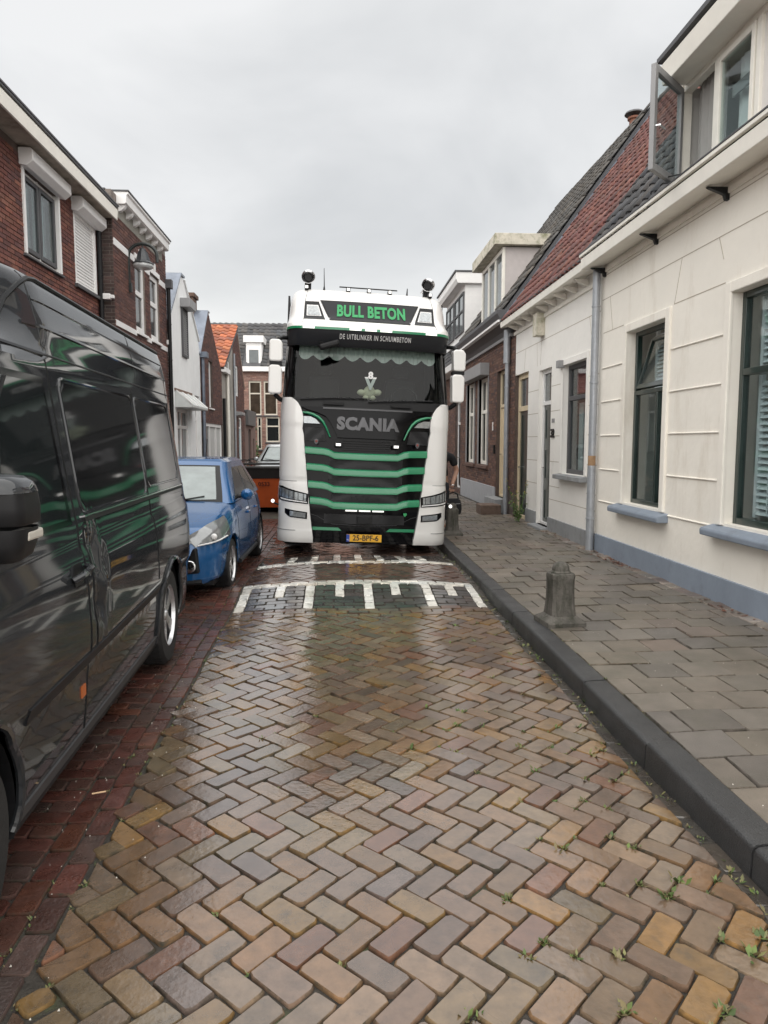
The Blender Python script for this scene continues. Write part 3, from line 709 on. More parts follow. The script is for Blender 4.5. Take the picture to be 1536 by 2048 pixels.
MB().box(.05, 9.2, -.022, .004, 4.04, 4.10).build('moulding', M_cream, hA, bevel=.008)
def shutter_slats(parent, a, b, c, d, y, pitch, nm='blind'):
    m = MB(); z = c
    while z < d: m.obox(Matrix.Translation(((a+b)/2, y, z)) @ Matrix.Rotation(radians(42), 4, 'X'), b-a, pitch*1.12, .006); z += pitch
    m.box((a+b)/2-.006, (a+b)/2+.006, y-.035, y-.028, c, d)
    m.box(a-.045, a-.001, y-.02, y+.02, c-.05, d+.05); m.box(b+.001, b+.045, y-.02, y+.02, c-.05, d+.05)
    return m.build(nm, M_blind, parent)
for k, W in enumerate((W1, W2, W3)):
    a, b, c, d = W
    # flat cream architrave round the opening
    m = MB(); e = .105
    m.box(a-e, a, -.03, .012, c-.02, d+e); m.box(b, b+e, -.03, .012, c-.02, d+e); m.box(a, b, -.03, .012, d, d+e); m.build('architrave', M_cream, hA, bevel=.01)
    zt = 2.36
    if k == 0:
        # lower light with a mullion, upper light tilted open
        f = MB(); y = .1; fw = .055
        frame(f, a, b, c, zt, fw, y, y+.07, (a+(b-a)*.62,)); f.box(a, a+fw, y, y+.07, zt, d); f.box(b-fw, b, y, y+.07, zt, d); f.box(a+fw, b-fw, y, y+.07, d-fw, d)
        f = f.build('window', M_darkgreen, hA, bevel=.006, label='dark green window with its upper light tilted open')
        for x0, x1 in ((a+fw, a+(b-a)*.62), (a+(b-a)*.62, b-fw)): MB().box(x0, x1, y+.03, y+.036, c+fw, zt-fw).build('pane', M_glass, f)
        th = radians(-17); Mh = Matrix.Translation(((a+b)/2, y+.02, zt+.02)) @ Matrix.Rotation(th, 4, 'X')
        fr_ = MB(); hw = (b-a)/2-.03; hh = d-zt-.06
        for bx in ((-hw, -hw+.05, 0, hh), (hw-.05, hw, 0, hh), (-hw+.05, hw-.05, 0, .06), (-hw+.05, hw-.05, hh-.05, hh)):
            fr_.obox(Mh @ Matrix.Translation(((bx[0]+bx[1])/2, 0, (bx[2]+bx[3])/2)), bx[1]-bx[0], .045, bx[3]-bx[2])
        s_ = fr_.build('tilted_sash', M_darkgreen, f, bevel=.004)
        g_ = MB(); g_.obox(Mh @ Matrix.Translation((0, 0, hh/2)), 2*hw-.1, .006, hh-.1); g_.build('pane', M_glass, f)
        window_room = MB(); D = 1.3; e2 = .02
        window_room.poly([(a-.4,y+D,c-.3),(b+.4,y+D,c-.3),(b+.4,y+D,d+.3),(a-.4,y+D,d+.3)]); window_room.poly([(a-.4,y+.08,c-.3),(a-.4,y+D,c-.3),(a-.4,y+D,d+.3),(a-.4,y+.08,d+.3)]); window_room.poly([(b+.4,y+.08,c-.3),(b+.4,y+.08,d+.3),(b+.4,y+D,d+.3),(b+.4,y+D,c-.3)])
        window_room.poly([(a-.4,y+.08,d+.3),(a-.4,y+D,d+.3),(b+.4,y+D,d+.3),(b+.4,y+.08,d+.3)]); window_room.poly([(a-.4,y+.08,c-.3),(b+.4,y+.08,c-.3),(b+.4,y+D,c-.3),(a-.4,y+D,c-.3)])
        window_room.build('room', ROOM_G, f, recalc=False)
        shutter_slats(f, a+(b-a)*.66, b-.08, c+.1, zt-.1, y+.14, .05); shutter_slats(f, a+.1, b-.08, zt+.05, d-.02, y+.26, .05)
    else:
        f = window(hA, a, b, c, d, M_darkgreen, M_glass, fw=.062, y=.09, mull=(a+(b-a)*.5,), trans=(zt,), back='room', bmat=ROOM_G, label='dark green sash window with white louvred shutters' if k == 1 else None)
        shutter_slats(f, a+.14, a+(b-a)*.5-.1, c+.12, zt-.08, .25, .06); shutter_slats(f, a+(b-a)*.5+.07, b-.14, c+.12, zt-.08, .25, .06); shutter_slats(f, a+.14, b-.14, zt+.1, d-.1, .25, .06)
    MB().prism([(-.13, .80), (-.135, .855), (-.12, .875), (.1, .93), (.1, .80)], 'x', a-.2, b+.2).build('sill', M_bluegrey, hA, bevel=.012)
# eaves box gutter with iron brackets
OV = .31
m = MB(); m.prism([(-OV, 4.10), (-OV-.012, 4.235), (-OV+.02, 4.26), (.12, 4.26), (.12, 4.165), (-OV+.03, 4.10)], 'x', .02, 9.2); m.build('gutter_box', M_creamwood, hA, bevel=.006)
MB().box(0, 9.2, -OV-.03, -OV+.01, 4.2615, 4.30).build('gutter_trim', M_creamwood, hA, bevel=.006)
MB().box(0, 9.2, -OV-.035, .1, 4.3015, 4.315).build('gutter_lining', M_greydark, hA)
for x in (.14, 1.75, 3.25, 4.75, 6.3):
    m = MB(); m.prism([(0, 3.98), (-.035, 3.985), (-.05, 4.03), (-.1, 4.05), (-.2, 4.085), (-.22, 4.10), (0, 4.10)], 'x', x-.025, x+.025); m.build('gutter_bracket', M_black, hA, bevel=.005)
PIT = Vector((0, 3.28, 4.52)).normalized(); SLOPE = sqrt(3.28**2+4.52**2)
DARKT = [((.055,.055,.058), 3), ((.075,.07,.068), 2), ((.045,.045,.05), 2)]; GREYT = [((.085,.078,.07), 3), ((.1,.09,.078), 2), ((.065,.06,.056), 2)]; REDT = [((.17,.06,.048), 3), ((.14,.05,.043), 2), ((.2,.078,.056), 2), ((.11,.05,.045), 1)]
tile_roof(hA, (-.05, -.26, 4.24), (1,0,0), PIT, 2.36, SLOPE, DARKT, 200)
tile_roof(hA, (2.32, .95, 5.905), (1,0,0), PIT, 6.88, SLOPE-2.06, DARKT, 0, name='roof_above_dormer')
# dormer
DX0, DX1 = a_(7.68), a_(3.0); DZ0, DZ1 = 4.32, 5.42; DY = -.08
dm = MB(); dm.poly([(DX0,DY,DZ0),(DX0,2.2,DZ0),(DX0,2.2,DZ1),(DX0,DY,DZ1)]); dm.box(DX0, DX0+.09, DY-.01, DY+.1, DZ0, DZ1); dmo = dm.build('dormer', M_creamwood, hA, recalc=False)
o1, o2 = (DX0+.10, DX0+.72), (DX0+.78, DX0+1.42)
fr_ = MB(); fr_.box(DX0+.09, DX1, DY, DY+.09, DZ0, DZ0+.07); fr_.box(DX0+.09, DX1, DY+.005, DY+.09, DZ1-.09, DZ1); fr_.box(o1[1], o2[0], DY, DY+.09, DZ0+.07, DZ1-.09); fr_.box(o2[1], o2[1]+.07, DY, DY+.09, DZ0+.07, DZ1-.09)
fr_.build('dormer_frame', M_creamwood, hA, bevel=.006)
MB().box(o2[1]+.0701, DX1, DY+.03, DY+.07, DZ0+.07, DZ1-.09).build('dormer_panel', mat('pale_panel', (.68,.65,.62), .5, var=.04), hA)
# closed casement
m = MB(); frame(m, o2[0]+.01, o2[1]-.01, DZ0+.08, DZ1-.1, .055, DY-.012, DY+.04); cs = m.build('casement', M_creamwood, hA, bevel=.005); MB().box(o2[0]+.06, o2[1]-.06, DY+.01, DY+.016, DZ0+.13, DZ1-.15).build('pane', M_glass, cs)
MB().box(o2[0]+.08, o2[1]-.08, DY+.11, DY+.13, DZ0+.62, DZ0+.72).build('blind_rail', M_greywood, cs)
m = MB(); m.grid([[(o2[0]+.05+.55*i/24, DY+.2+.015*sin(i*1.4), z) for i in range(25)] for z in (DZ0+.06, DZ1-.1)]); m.build('reflection_sheet', mat('pale_reflection', (.75,.76,.76), .9, var=.04), hA, smooth=True, recalc=False)  # pale sheet added behind the pane to imitate its bright sky reflection
# room behind the open casement, grey net curtain
m = MB(); Rx0, Rx1 = DX0+.02, o2[1]+.4
m.poly([(Rx0,1.9,DZ0),(Rx1,1.9,DZ0),(Rx1,1.9,DZ1+.1),(Rx0,1.9,DZ1+.1)]); m.poly([(Rx0,DY+.1,DZ1+.02),(Rx0,1.9,DZ1+.02),(Rx1,1.9,DZ1+.02),(Rx1,DY+.1,DZ1+.02)]); m.poly([(Rx1,DY+.1,DZ0),(Rx1,DY+.1,DZ1),(Rx1,1.9,DZ1),(Rx1,1.9,DZ0)]); m.poly([(Rx0,DY+.1,DZ0),(Rx0,1.9,DZ0),(Rx0,1.9,DZ1),(Rx0,DY+.1,DZ1)]); m.poly([(Rx0,DY+.1,DZ0+.02),(Rx1,DY+.1,DZ0+.02),(Rx1,1.9,DZ0+.02),(Rx0,1.9,DZ0+.02)])
m.build('attic_room', mat('attic_grey', (.62,.61,.59), .9, var=.06), hA, recalc=False)
m = MB(); n = 40; m.grid([[(o1[0]+.03+.5*i/n, DY+.16+.02*sin(i*1.3)+.012*sin(i*.5), z) for i in range(n+1)] for z in (DZ0+.03, DZ1-.03)]); m.build('curtain', mat('grey_net', (.42,.41,.4), .9, var=.05), hA, smooth=True, recalc=False)
# the open casement swung out over the street
HX = o1[0]+.01; th = radians(-47); Mo = Matrix.Translation((HX, DY-.02, 0)) @ Matrix.Rotation(th, 4, 'Z'); sw, z0, z1 = .72, DZ0+.05, DZ1-.06
m = MB()
for x0, x1, c, d in ((0, .065, z0, z1), (sw-.065, sw, z0, z1), (.065, sw-.065, z0, z0+.07), (.065, sw-.065, z1-.07, z1)): m.obox(Mo @ Matrix.Translation(((x0+x1)/2, 0, (c+d)/2)), x1-x0, .05, d-c)
oc = m.build('open_casement', M_greywood, hA, bevel=.005, label='grey casement swung open over the street')
m = MB(); m.obox(Mo @ Matrix.Translation((sw/2, 0, (z0+z1)/2)), sw-.13, .006, z1-z0-.14); m.build('pane', M_glass, oc)
m = MB(); m.tube([Mo @ Vector((sw-.03, .03, 4.78)), Mo @ Vector((sw-.03, .07, 4.78)), Mo @ Vector((sw-.14, .075, 4.77))], .01, 8); m.build('handle', M_chrome, oc, smooth=True)
m = MB(); m.tube([Mo @ Vector((.35, .03, z0+.02)), (HX+.45, DY+.02, z0+.03)], .008, 6); m.build('stay', M_black, oc)
m = MB(); m.prism([(DY-.25, 5.37), (DY-.28, 5.56), (DY-.2, 5.6), (.8, 5.6), (.8, 5.45), (DY-.2, 5.37)], 'x', DX0+.14, DX1); m.build('dormer_fascia', M_creamwood, hA, bevel=.008)
MB().box(DX0+.1, DX1, DY-.30, 2.4, 5.602, 5.65).build('dormer_roof', M_greydark, hA)
# downpipe at the party line
downpipe(hA, .04, -.09, 4.1, 1.52, .052, M_zinc, (3.6, 2.55)); downpipe(hA, .04, -.09, 1.38, .1, .056, M_zinc, (.62,)); downpipe(hA, .04, -.09, 1.52, 1.38, .0535, M_rust)
# ------------------------------------------------------------------ right: small white house (B)
B0 = 15.06
hB = thing('small_house', 'small white plastered house with red tiled roof and two dark green doors', 'house', (XA, B0, 0), (0, 0, -pi/2))
def b_(y): return B0-y
WB = (b_(11.62), b_(10.5), 1.2, 2.96); DB = (b_(13.08), b_(12.3), .2, 3.02); AL = (b_(14.86), b_(13.82), .14, 3.1)
wall(hB, .18, 5.05, -.1, 4.2, [WB, DB, AL], M_white_pl, rev=.15)
MB().box(DB[1], 5.05, -.025, .02, 0, .4).build('plinth', M_greyplinth, hB, bevel=.006); MB().box(AL[1], DB[0]-.02, -.022, .02, 0, .42).build('plinth', M_greyplinth, hB, bevel=.006)
for z, a, b in ((3.55, .2, 5.05), (3.12, .2, AL[0]+.1), (.72, DB[1]+.02, 5.05)): MB().box(a, b, -.002, .003, z-.005, z+.005).build('groove', M_groove, hB)
for z in (.95, 1.38, 1.82, 2.25, 2.68):
    for a, b in ((AL[1]+.02, DB[0]-.02), (DB[1]+.02, WB[0]-.1), (WB[1]+.1, 5.05)): MB().box(a, b, -.002, .003, z-.005, z+.005).build('groove', M_groove, hB)
for x0, x1 in ((.9, 1.0), (1.85, 1.8), (2.05, 2.1), (4.75, 4.6)): MB().prism([(x0-.004, 3.12), (x0+.004, 3.12), (x1+.004, 3.55), (x1-.004, 3.55)], 'y', -.0022, .003).build('groove', M_groove, hB)
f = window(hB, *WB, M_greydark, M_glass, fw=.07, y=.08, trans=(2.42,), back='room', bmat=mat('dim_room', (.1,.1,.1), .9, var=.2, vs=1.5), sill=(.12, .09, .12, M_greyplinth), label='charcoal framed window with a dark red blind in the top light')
MB().box(WB[0]+.08, WB[1]-.08, .2, .205, 2.5, 2.9).build('blind', mat('dark_red_blind', (.2,.02,.035), .7), f)
MB().box(WB[0]+.55, WB[0]+.8, .5, .52, 1.5, 2.0).build('picture_frame', mat('gilt', (.35,.24,.1), .5), f); MB().box(WB[0]+.1, WB[0]+.3, .24, .26, 1.25, 2.35).build('curtain', M_curtain, f)
m = MB(); m.box(WB[0]-.1, WB[0], -.02, .01, 1.2, 2.96+.1); m.box(WB[1], WB[1]+.1, -.02, .01, 1.2, 3.06); m.box(WB[0], WB[1], -.02, .01, 2.96, 3.06); m.build('architrave', M_white_pl, hB, bevel=.006)
MB().box(WB[0]-.12, WB[0]+.03, -.1, 0, 2.93, 3.05).build('blind_motor', M_greywood, hB, bevel=.004)
door(hB, *DB, M_whitewood, M_darkgreen, trans=2.42, panels=3, gmat=M_glassg, y=.07)
door(hB, *AL, M_yellowwood, M_darkgreen, trans=2.40, panels=1, gmat=M_glassg, y=.07, fw=.1)
MB().box(DB[0]-.04, DB[1]+.04, -.16, .1, .1, .2).build('doorstep', M_greyplinth, hB, bevel=.01)
put_text('house_number', '32', lambda x, y, z: Vector((2.92+x, -.012-z, 1.86+y)), M_black, hB, .2, bold=.006, depth=.008)
MB().box(2.86, 3.0, -.012, .002, 2.05, 2.12).build('name_plate', M_greywood, hB)
MB().box(2.05, 2.3, -.16, 0, 3.62, 4.02).build('vent_box', M_mossy, hB, bevel=.01)
m = MB(); m.prism([(-.29, 4.1), (-.3, 4.21), (-.27, 4.235), (.05, 4.235), (.05, 4.17), (-.26, 4.1)], 'x', .0, 5.03); m.build('gutter_box', M_creamwood, hB, bevel=.005)
MB().box(-.02, 5.03, -.31, .1, 4.237, 4.262).build('gutter_lining', M_greydark, hB)
MB().box(.1, 5.02, -.03, .01, 3.93, 4.0).build('moulding', M_creamwood, hB, bevel=.006)
for x in [.35+.52*i for i in range(9)]: MB().prism([(-.005, 4.0), (-.2, 4.075), (-.22, 4.1), (-.005, 4.1)], 'x', x-.03, x+.03).build('gutter_bracket', M_creamwood, hB)
tile_roof(hB, (.2, -.26, 4.2), (1,0,0), PIT, 4.82, SLOPE, REDT, 300, tw=.2, th=.27)
m = MB(); q = Vector((0, -PIT.z, PIT.y)); o0 = Vector((-.12, -.2, 4.3))
m.poly([o0+Vector((-.22,0,0))+q*.05, o0+Vector((.36,0,0))+q*.05, o0+Vector((.36,0,0))+q*.05+PIT*SLOPE, o0+Vector((-.22,0,0))+q*.05+PIT*SLOPE]); m.poly([o0+Vector((.36,0,0))+q*.05, o0+Vector((.36,0,0))-q*.05, o0+Vector((.36,0,0))-q*.05+PIT*SLOPE, o0+Vector((.36,0,0))+q*.05+PIT*SLOPE])
for t in (.9, 1.8, 2.7, 3.6, 4.5): m.obox(Matrix.Translation(o0+Vector((.1,0,0))+q*.055+PIT*t) @ Matrix.Rotation(atan2(PIT.z, PIT.y), 4, 'X'), .44, .02, .014)
m.build('lead_flashing', M_lead, hB, recalc=False)
# ------------------------------------------------------------------ right: brick house with cream dormer (C)
C0 = 21.3
hC = thing('brick_house', 'brown brick terraced house with a cream dormer and grey eaves, behind the truck', 'house', (XA, C0, 0), (0, 0, -pi/2))
def c_(y): return C0-y
CW1 = (c_(18.75), c_(17.55), 1.15, 3.35); CW2 = (c_(20.5), c_(19.3), 1.15, 3.35); CD = (c_(16.6), c_(15.65), .45, 3.35)
BRC = [((.14,.075,.055), 3), ((.11,.06,.05), 2), ((.17,.095,.07), 2), ((.095,.06,.055), 1)]
ops = [CW1, CW2, CD]; wall(hC, 0, 6.24+.2, -.1, 4.1, ops, M_mortar_d, rev=.14); brick_skin(hC, 0, 6.44, .65, 4.05, ops, BRC, 0)
for W in (CW1, CW2): window(hC, *W, M_creamwood, M_glassd, fw=.09, y=.06, mull=((W[0]+W[1])/2,), trans=(2.5,), sill=(.06, .1, .06, mat('brick_sill', (.12,.07,.055), .8)))
for W in (CW1, CW2): MB().box(W[0]-.06, W[0], -.03, .06, W[2], W[3]).build('shutter_rail', M_greywood, hC); MB().box(W[1], W[1]+.06, -.03, .06, W[2], W[3]).build('shutter_rail', M_greywood, hC)
MB().box(CW2[0]+.2, CW1[1]+.08, -.24, 0, 3.36, 3.66).build('shutter_box', M_greywood, hC, bevel=.01)
door(hC, *CD, M_yellowwood, M_yellowwood, trans=2.55, panels=2, gmat=M_glassd)
MB().box(CD[0]-.1, CD[1]+.1, -.25, .1, .1, .45).build('doorstep', M_greyplinth, hC, bevel=.01); MB().box(0, CD[0]-.05, -.04, .02, 0, .66).build('plinth', mat('pale_grey_plinth', (.36,.37,.39), .7, var=.1), hC, bevel=.006)
MB().box(CD[0]-.4, CD[0]-.33, -.02, .005, 2.0, 2.2).build('number_plate', M_whitewood, hC); MB().box(CD[0]-.15, CD[0]-.07, -.05, 0, 1.45, 1.65).build('letter_box', M_black, hC)
tag(MB().box(3.05, 3.5, 15.2, 15.75, .1, .36).build('brick_step', mat('mossy_brick', (.13,.09,.07), .85, var=.35, vs=14, bump=.6, bs=40), bevel=.02), 'low mossy brick step on the pavement at the cream door', 'step')
m = MB(); m.prism([(-.06, 4.02), (-.1, 4.12), (-.3, 4.3), (-.36, 4.42), (-.36, 4.5), (.1, 4.5), (.1, 4.02)], 'x', -.02, 6.2); m.build('cornice', M_greydark, hC, bevel=.008)
MB().box(-.02, 6.2, -.07, .004, 3.95, 4.018).build('frieze_board', M_greywood, hC); MB().box(-.02, 6.2, -.34, -.2, 4.24, 4.285).build('cornice_bead', M_whitewood, hC)
tile_roof(hC, (-.1, -.22, 4.46), (1,0,0), PIT, 6.26, SLOPE-.2, GREYT, 300, tw=.225, th=.3, keep=lambda p: not (c_(19.1) < p.x < c_(16.5) and p.z < 6.1))
downpipe(hC, c_(15.28), -.08, 3.4, .1, .05, M_zinc, (2.9, 1.2)); downpipe(hC, c_(15.28), -.09, 4.1, 3.4, .075, M_zinc)
x0, x1 = c_(18.9), c_(16.5); m = MB(); m.poly([(x1,.12,4.5),(x1,1.6,4.5),(x1,1.6,6.15),(x1,.12,6.15)]); m.poly([(x0,.12,4.5),(x0,.12,6.15),(x0,1.6,6.15),(x0,1.6,4.5)]); m.poly([(x0,.12,4.5),(x1,.12,4.5),(x1,.12,4.75),(x0,.12,4.75)]); m.build('dormer', mat('pinkish_render', (.5,.46,.45), .8, var=.08), hC, recalc=False)
fd = window(hC, x0, x1, 4.75, 6.15, M_creamwood, M_glassg, fw=.1, y=.06, mull=(x0+.85, x0+1.6)); MB().box(x0+.95, x0+1.5, .2, .21, 4.85, 6.05).build('curtain', M_blind, fd)
MB().box(x0-.2, x1+.16, -.16, 1.9, 6.17, 6.42).build('dormer_fascia', M_mossy, hC, bevel=.01)
m = MB(); m.tube([(x1+.22, 1.55, 6.38), (x1+.22, 1.5, 6.1), (x1+.26, 1.25, 5.98)], .05, 10); m.build('downpipe', M_zinc, hC, smooth=True)
# grasses growing in the gap beside the dormer
S = MB(); rr = random.Random(3)
for i in range(160):
    t = rr.uniform(.25, 1.3); b = Vector((x1+.1+rr.uniform(0, .12), t, 4.45+t*1.36)); h_ = rr.uniform(.12, .42); d = Vector((rr.gauss(0, .1), rr.gauss(-.03, .1), h_)); S.poly([b+Vector((-.007, 0, 0)), b+Vector((.007, 0, 0)), b+d*.6+Vector((.006, 0, 0)), b+d, b+d*.6-Vector((.006, 0, 0))])
S.build('roof_grass', mat('dry_grass', (.16,.15,.07), .8, var=.3), hC, kind='stuff', recalc=False)
m = MB(); m.lathe([(.11, 8.5), (.11, 9.0), (.15, 9.02), (.15, 9.06), (.11, 9.08)], (c_(16.55), 3.05, 0), 'z', 14); m.build('chimney_pot', mat('clay_pot', (.2,.085,.055), .8), hC, smooth=True)
m = MB(); m.lathe([(0, 9.2), (.2, 9.17), (.22, 9.13), (.0, 9.12)], (c_(16.55), 3.05, 0), 'z', 14); m.build('chimney_cap', M_greydark, hC, smooth=True)
RIDGE = [((.085,.05,.04), 2), ((.07,.06,.055), 2)]
for h, ln in ((hA, 9.2), (hB, 5.05), (hC, 6.3)):
    m = MB(); x = 0
    while x < ln: m.tube([(x, 3.03, 8.75+random.gauss(0, .008)), (x+.36, 3.03, 8.76+random.gauss(0, .008))], [.12, .1], 8, c=jit(pick(RIDGE), .2)); x += .33
    m.build('ridge_tiles', M_tile, h, smooth=True, kind='stuff')
# ------------------------------------------------------------------ right: far house with boarded dormer (D)
D0 = 28.5
hD = thing('brick_house', 'far brown brick house with a white boarded dormer, mostly hidden by the truck', 'house', (XA, D0, 0), (0, 0, -pi/2))
def d_(y): return D0-y
DD = (d_(22.6), d_(21.6), .3, 3.0); DW = (d_(26.5), d_(25.3), 1.1, 3.0); wall(hD, 0, 7.2, -.1, 3.95, [DD, DW], M_mortar_d); brick_skin(hD, 0, 7.2, .1, 3.85, [DD, DW], BRC, 0)
door(hD, *DD, M_whitewood, M_black, trans=2.3, panels=2, gmat=M_glassd); window(hD, *DW, M_whitewood, M_glassd, fw=.08, trans=(2.3,))
MB().prism([(-.02, 3.85), (-.3, 3.9), (-.32, 4.08), (.1, 4.08), (.1, 3.85)], 'x', 0, 7.2).build('gutter_box', M_whitewood, hD, bevel=.006)
tile_roof(hD, (-.1, -.2, 4.1), (1,0,0), PIT, 7.3, SLOPE-.6, DARKT, 60)
x0, x1 = d_(25.6), d_(21.9); m = MB(); m.box(x0, x1, .15, 2.4, 4.9, 6.5); m.build('dormer', M_whitewood, hD)
for i in range(7): MB().obox(Matrix.Translation((x1+.012, 1.28, 5.05+.2*i)) @ Matrix.Rotation(radians(4), 4, 'Y'), .02, 2.25, .195).build('board', M_whitewood, hD)

for a, b in ((x0+.1, x0+1.75), (x0+1.95, x1-.1)):
    w_ = MB(); frame(w_, a, b, 5.1, 6.3, .06, .1, .16, ((a+b)/2,), (5.75,)); w_ = w_.build('dormer_window', M_greydark, hD)
    for p0, p1 in ((a+.06, (a+b)/2), ((a+b)/2, b-.06)): MB().box(p0, p1, .125, .13, 5.16, 6.24).build('pane', M_glassg, w_)
MB().prism([(-.1, 6.5), (-.16, 6.62), (-.16, 6.82), (2.5, 6.82), (2.5, 6.5)], 'x', x0-.15, x1+.15).build('dormer_fascia', M_whitewood, hD, bevel=.01)
MB().box(x0-.18, x1+.18, -.2, 2.5, 6.823, 6.87).build('dormer_roof', M_greydark, hD)
MB().lathe([(.07, 6.87), (.07, 7.0), (.11, 7.02), (.11, 7.06), (.02, 7.1)], (x1-.3, 1.5, 0), 'z', 12).build('vent', M_greydark, hD, smooth=True)
# ------------------------------------------------------------------ left: near brick house with roller shutters (H1)
XH = -4.2; H0 = 2.0
h1 = thing('brick_house', 'red brick house with white roller shutter boxes and an overhanging white gutter, near left', 'house', (XH, H0, 0), (0, 0, pi/2))
def e_(y): return y-H0
V1 = (e_(10.08), e_(11.32), 4.24, 5.36); V2 = (e_(11.93), e_(12.95), 4.24, 5.36); V3 = (e_(7.2), e_(8.8), 4.24, 5.36); G1 = (e_(9.2), e_(10.6), .9, 2.6); G2 = (e_(11.2), e_(12.3), .2, 2.6)
ops = [V1, V2, V3, G1, G2]
RED = [((.17,.062,.045), 4), ((.14,.05,.04), 3), ((.2,.08,.055), 2), ((.11,.045,.04), 1.5)]
wall(h1, 0, 11.08, -.1, 5.6, ops, M_mortar_d, rev=.12); brick_skin(h1, .9, 11.07, .0, 5.5, ops, RED, 300)
for i, W in enumerate((V1, V3)):
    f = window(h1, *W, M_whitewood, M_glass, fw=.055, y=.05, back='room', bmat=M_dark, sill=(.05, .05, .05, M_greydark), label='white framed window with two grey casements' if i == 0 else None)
    a, b, c, d = W; xm = (a+b)/2
    for p, q in ((a+.06, xm-.01), (xm+.01, b-.06)):
        m = MB(); frame(m, p, q, c+.06, d-.06, .06, .02, .07); s_ = m.build('casement', M_greydark, h1, bevel=.004); MB().box(p+.06, q-.06, .04, .046, c+.12, d-.12).build('pane', M_glass, s_)
        m = MB(); n = 16; m.grid([[(p+.07+(q-p-.2)*k/n, .16+.015*sin(k*1.6), z) for k in range(n+1)] for z in (c+.1, d-.08)]); m.build('curtain', M_curtain, s_, smooth=True, recalc=False)
    MB().box(xm-.025, xm+.025, .04, .1, c, d).build('mullion', M_whitewood, h1)
m = MB(); a, b, c, d = V2; z = c+.03
while z < d: m.prism([(.03, z), (.018, z+.012), (.022, z+.04), (.03, z+.048)], 'x', a+.05, b-.05); z += .05
sh = m.build('roller_shutter', M_whitewood, h1, label='closed white roller shutter')
m = MB(); frame(m, a, b, c, d, .055, -.01, .06); m.build('shutter_frame', M_whitewood, h1, bevel=.004); MB().box(a-.05, b+.05, -.06, .08, c-.06, c-.002).build('sill', M_greydark, h1, bevel=.005)
a, b, c, d = V1; MB().box(a-.01, a+.05, -.03, .05, c, d).build('shutter_rail', M_whitewood, h1); MB().box(b-.05, b+.01, -.03, .05, c, d).build('shutter_rail', M_whitewood, h1)
for W in (V1, V2, V3): MB().prism([(0, 5.36), (-.1, 5.34), (-.19, 5.41), (-.19, 5.545), (-.16, 5.575), (0, 5.575)], 'x', W[0]-.06, W[1]+.06).build('shutter_box', M_whitewood, h1, bevel=.008)
for W in (G1,): window(h1, *W, M_whitewood, M_glassd, fw=.07, sill=(.06, .06, .05, M_greydark))
door(h1, *G2, M_whitewood, M_darkgreen, trans=2.2, panels=2)
M_soffit = mat('soffit_board', (.4,.35,.29), .8, var=.25, vs=5, bump=.2, bs=20, dirt=((.12,.11,.09), 3, .5, .75))
MB().box(0, 11.08, -.32, .02, 5.6, 5.625).build('soffit', M_soffit, h1)
MB().prism([(-.32, 5.57), (-.35, 5.57), (-.36, 5.73), (-.34, 5.77), (-.32, 5.77)], 'x', 0, 11.1).build('fascia', M_creamwood, h1, bevel=.004)
MB().box(0, 11.1, -.37, .1, 5.772, 5.80).build('roof_edge', M_greydark, h1); MB().box(-.02, 11.12, -.38, -.31, 5.802, 5.825).build('roof_trim', mat('trim_dark', (.05,.045,.05), .4), h1)
MB().box(0, 11.1, .1, 5.5, 5.66, 5.79).build('roof', M_greydark, h1)
downpipe(h1, 10.98, -.06, 5.6, .1, .04, M_plastic, (4.6,))
# ------------------------------------------------------------------ left: brick house with dentil cornice (H2)
h2 = thing('brick_house', 'brown brick house with white bracketed cornice and tall white windows behind the lamp', 'house', (-3.95, 13.1, 0), (0, 0, pi/2))
def g_(y): return y-13.1
T1 = (g_(14.4), g_(15.12), 3.9, 5.25); T2 = (g_(15.5), g_(16.25), 3.9, 5.25); T3 = (g_(14.3), g_(15.6), .9, 2.9)
ops = [T1, T2, T3]; BR2 = [((.12,.055,.045), 3), ((.1,.048,.042), 2), ((.15,.07,.055), 2), ((.085,.045,.043), 1)]
wall(h2, 0, 3.85, -.1, 6.1, ops, M_mortar, rev=.14); brick_skin(h2, 0, 3.84, .0, 5.95, ops, BR2, 120)
# brick return that faces the camera
rt = MB(); z = 0; k = 0
while z < 5.9:
    for i in range(2):
        a = -.26+(i*.21 if k % 2 == 0 else (0 if i == 0 else .1)); b = min(0, a+(.2 if k % 2 == 0 else (.09 if i == 0 else .16)))
        if b-a > .02: rt.idx([(-.001, -a, z), (-.001, -b, z), (-.001, -b, z+.052), (-.001, -a, z+.052), (-.01, -a-.002, z+.002), (-.01, -b+.002, z+.002), (-.01, -b+.002, z+.05), (-.01, -a-.002, z+.05)], [(0,1,5,4),(1,2,6,5),(2,3,7,6),(3,0,4,7),(4,5,6,7)], c=jit(pick([((.06,.04,.036), 2), ((.08,.05,.045), 1)]), .2))
    z += .0625; k += 1
rt.build('bricks_of_return', M_brickw, h2, recalc=False, kind='stuff')
for W in (T1, T2): window(h2, *W, M_whitewood, M_glassd, fw=.1, y=.03, trans=(4.65,), sill=(.05, .08, .04, M_whitewood))
window(h2, *T3, M_whitewood, M_glassd, fw=.08, trans=(2.3,))
for a, b in ((0, T1[0]), (T1[1], T2[0]), (T2[1], 3.84)): MB().box(a+.01, b-.01, -.02, .005, 5.17, 5.29).build('white_band', M_whitewood, h2); MB().box(a+.01, b-.01, -.02, .005, 3.78, 3.88).build('white_band', M_whitewood, h2)
for W in (T1, T2): MB().box(W[0]-.03, W[1]+.03, -.03, .02, 5.26, 5.36).build('lintel', M_whitewood, h2); MB().box((W[0]+W[1])/2-.05, (W[0]+W[1])/2+.05, -.035, .0, 5.36, 5.5).build('keystone', M_whitewood, h2)
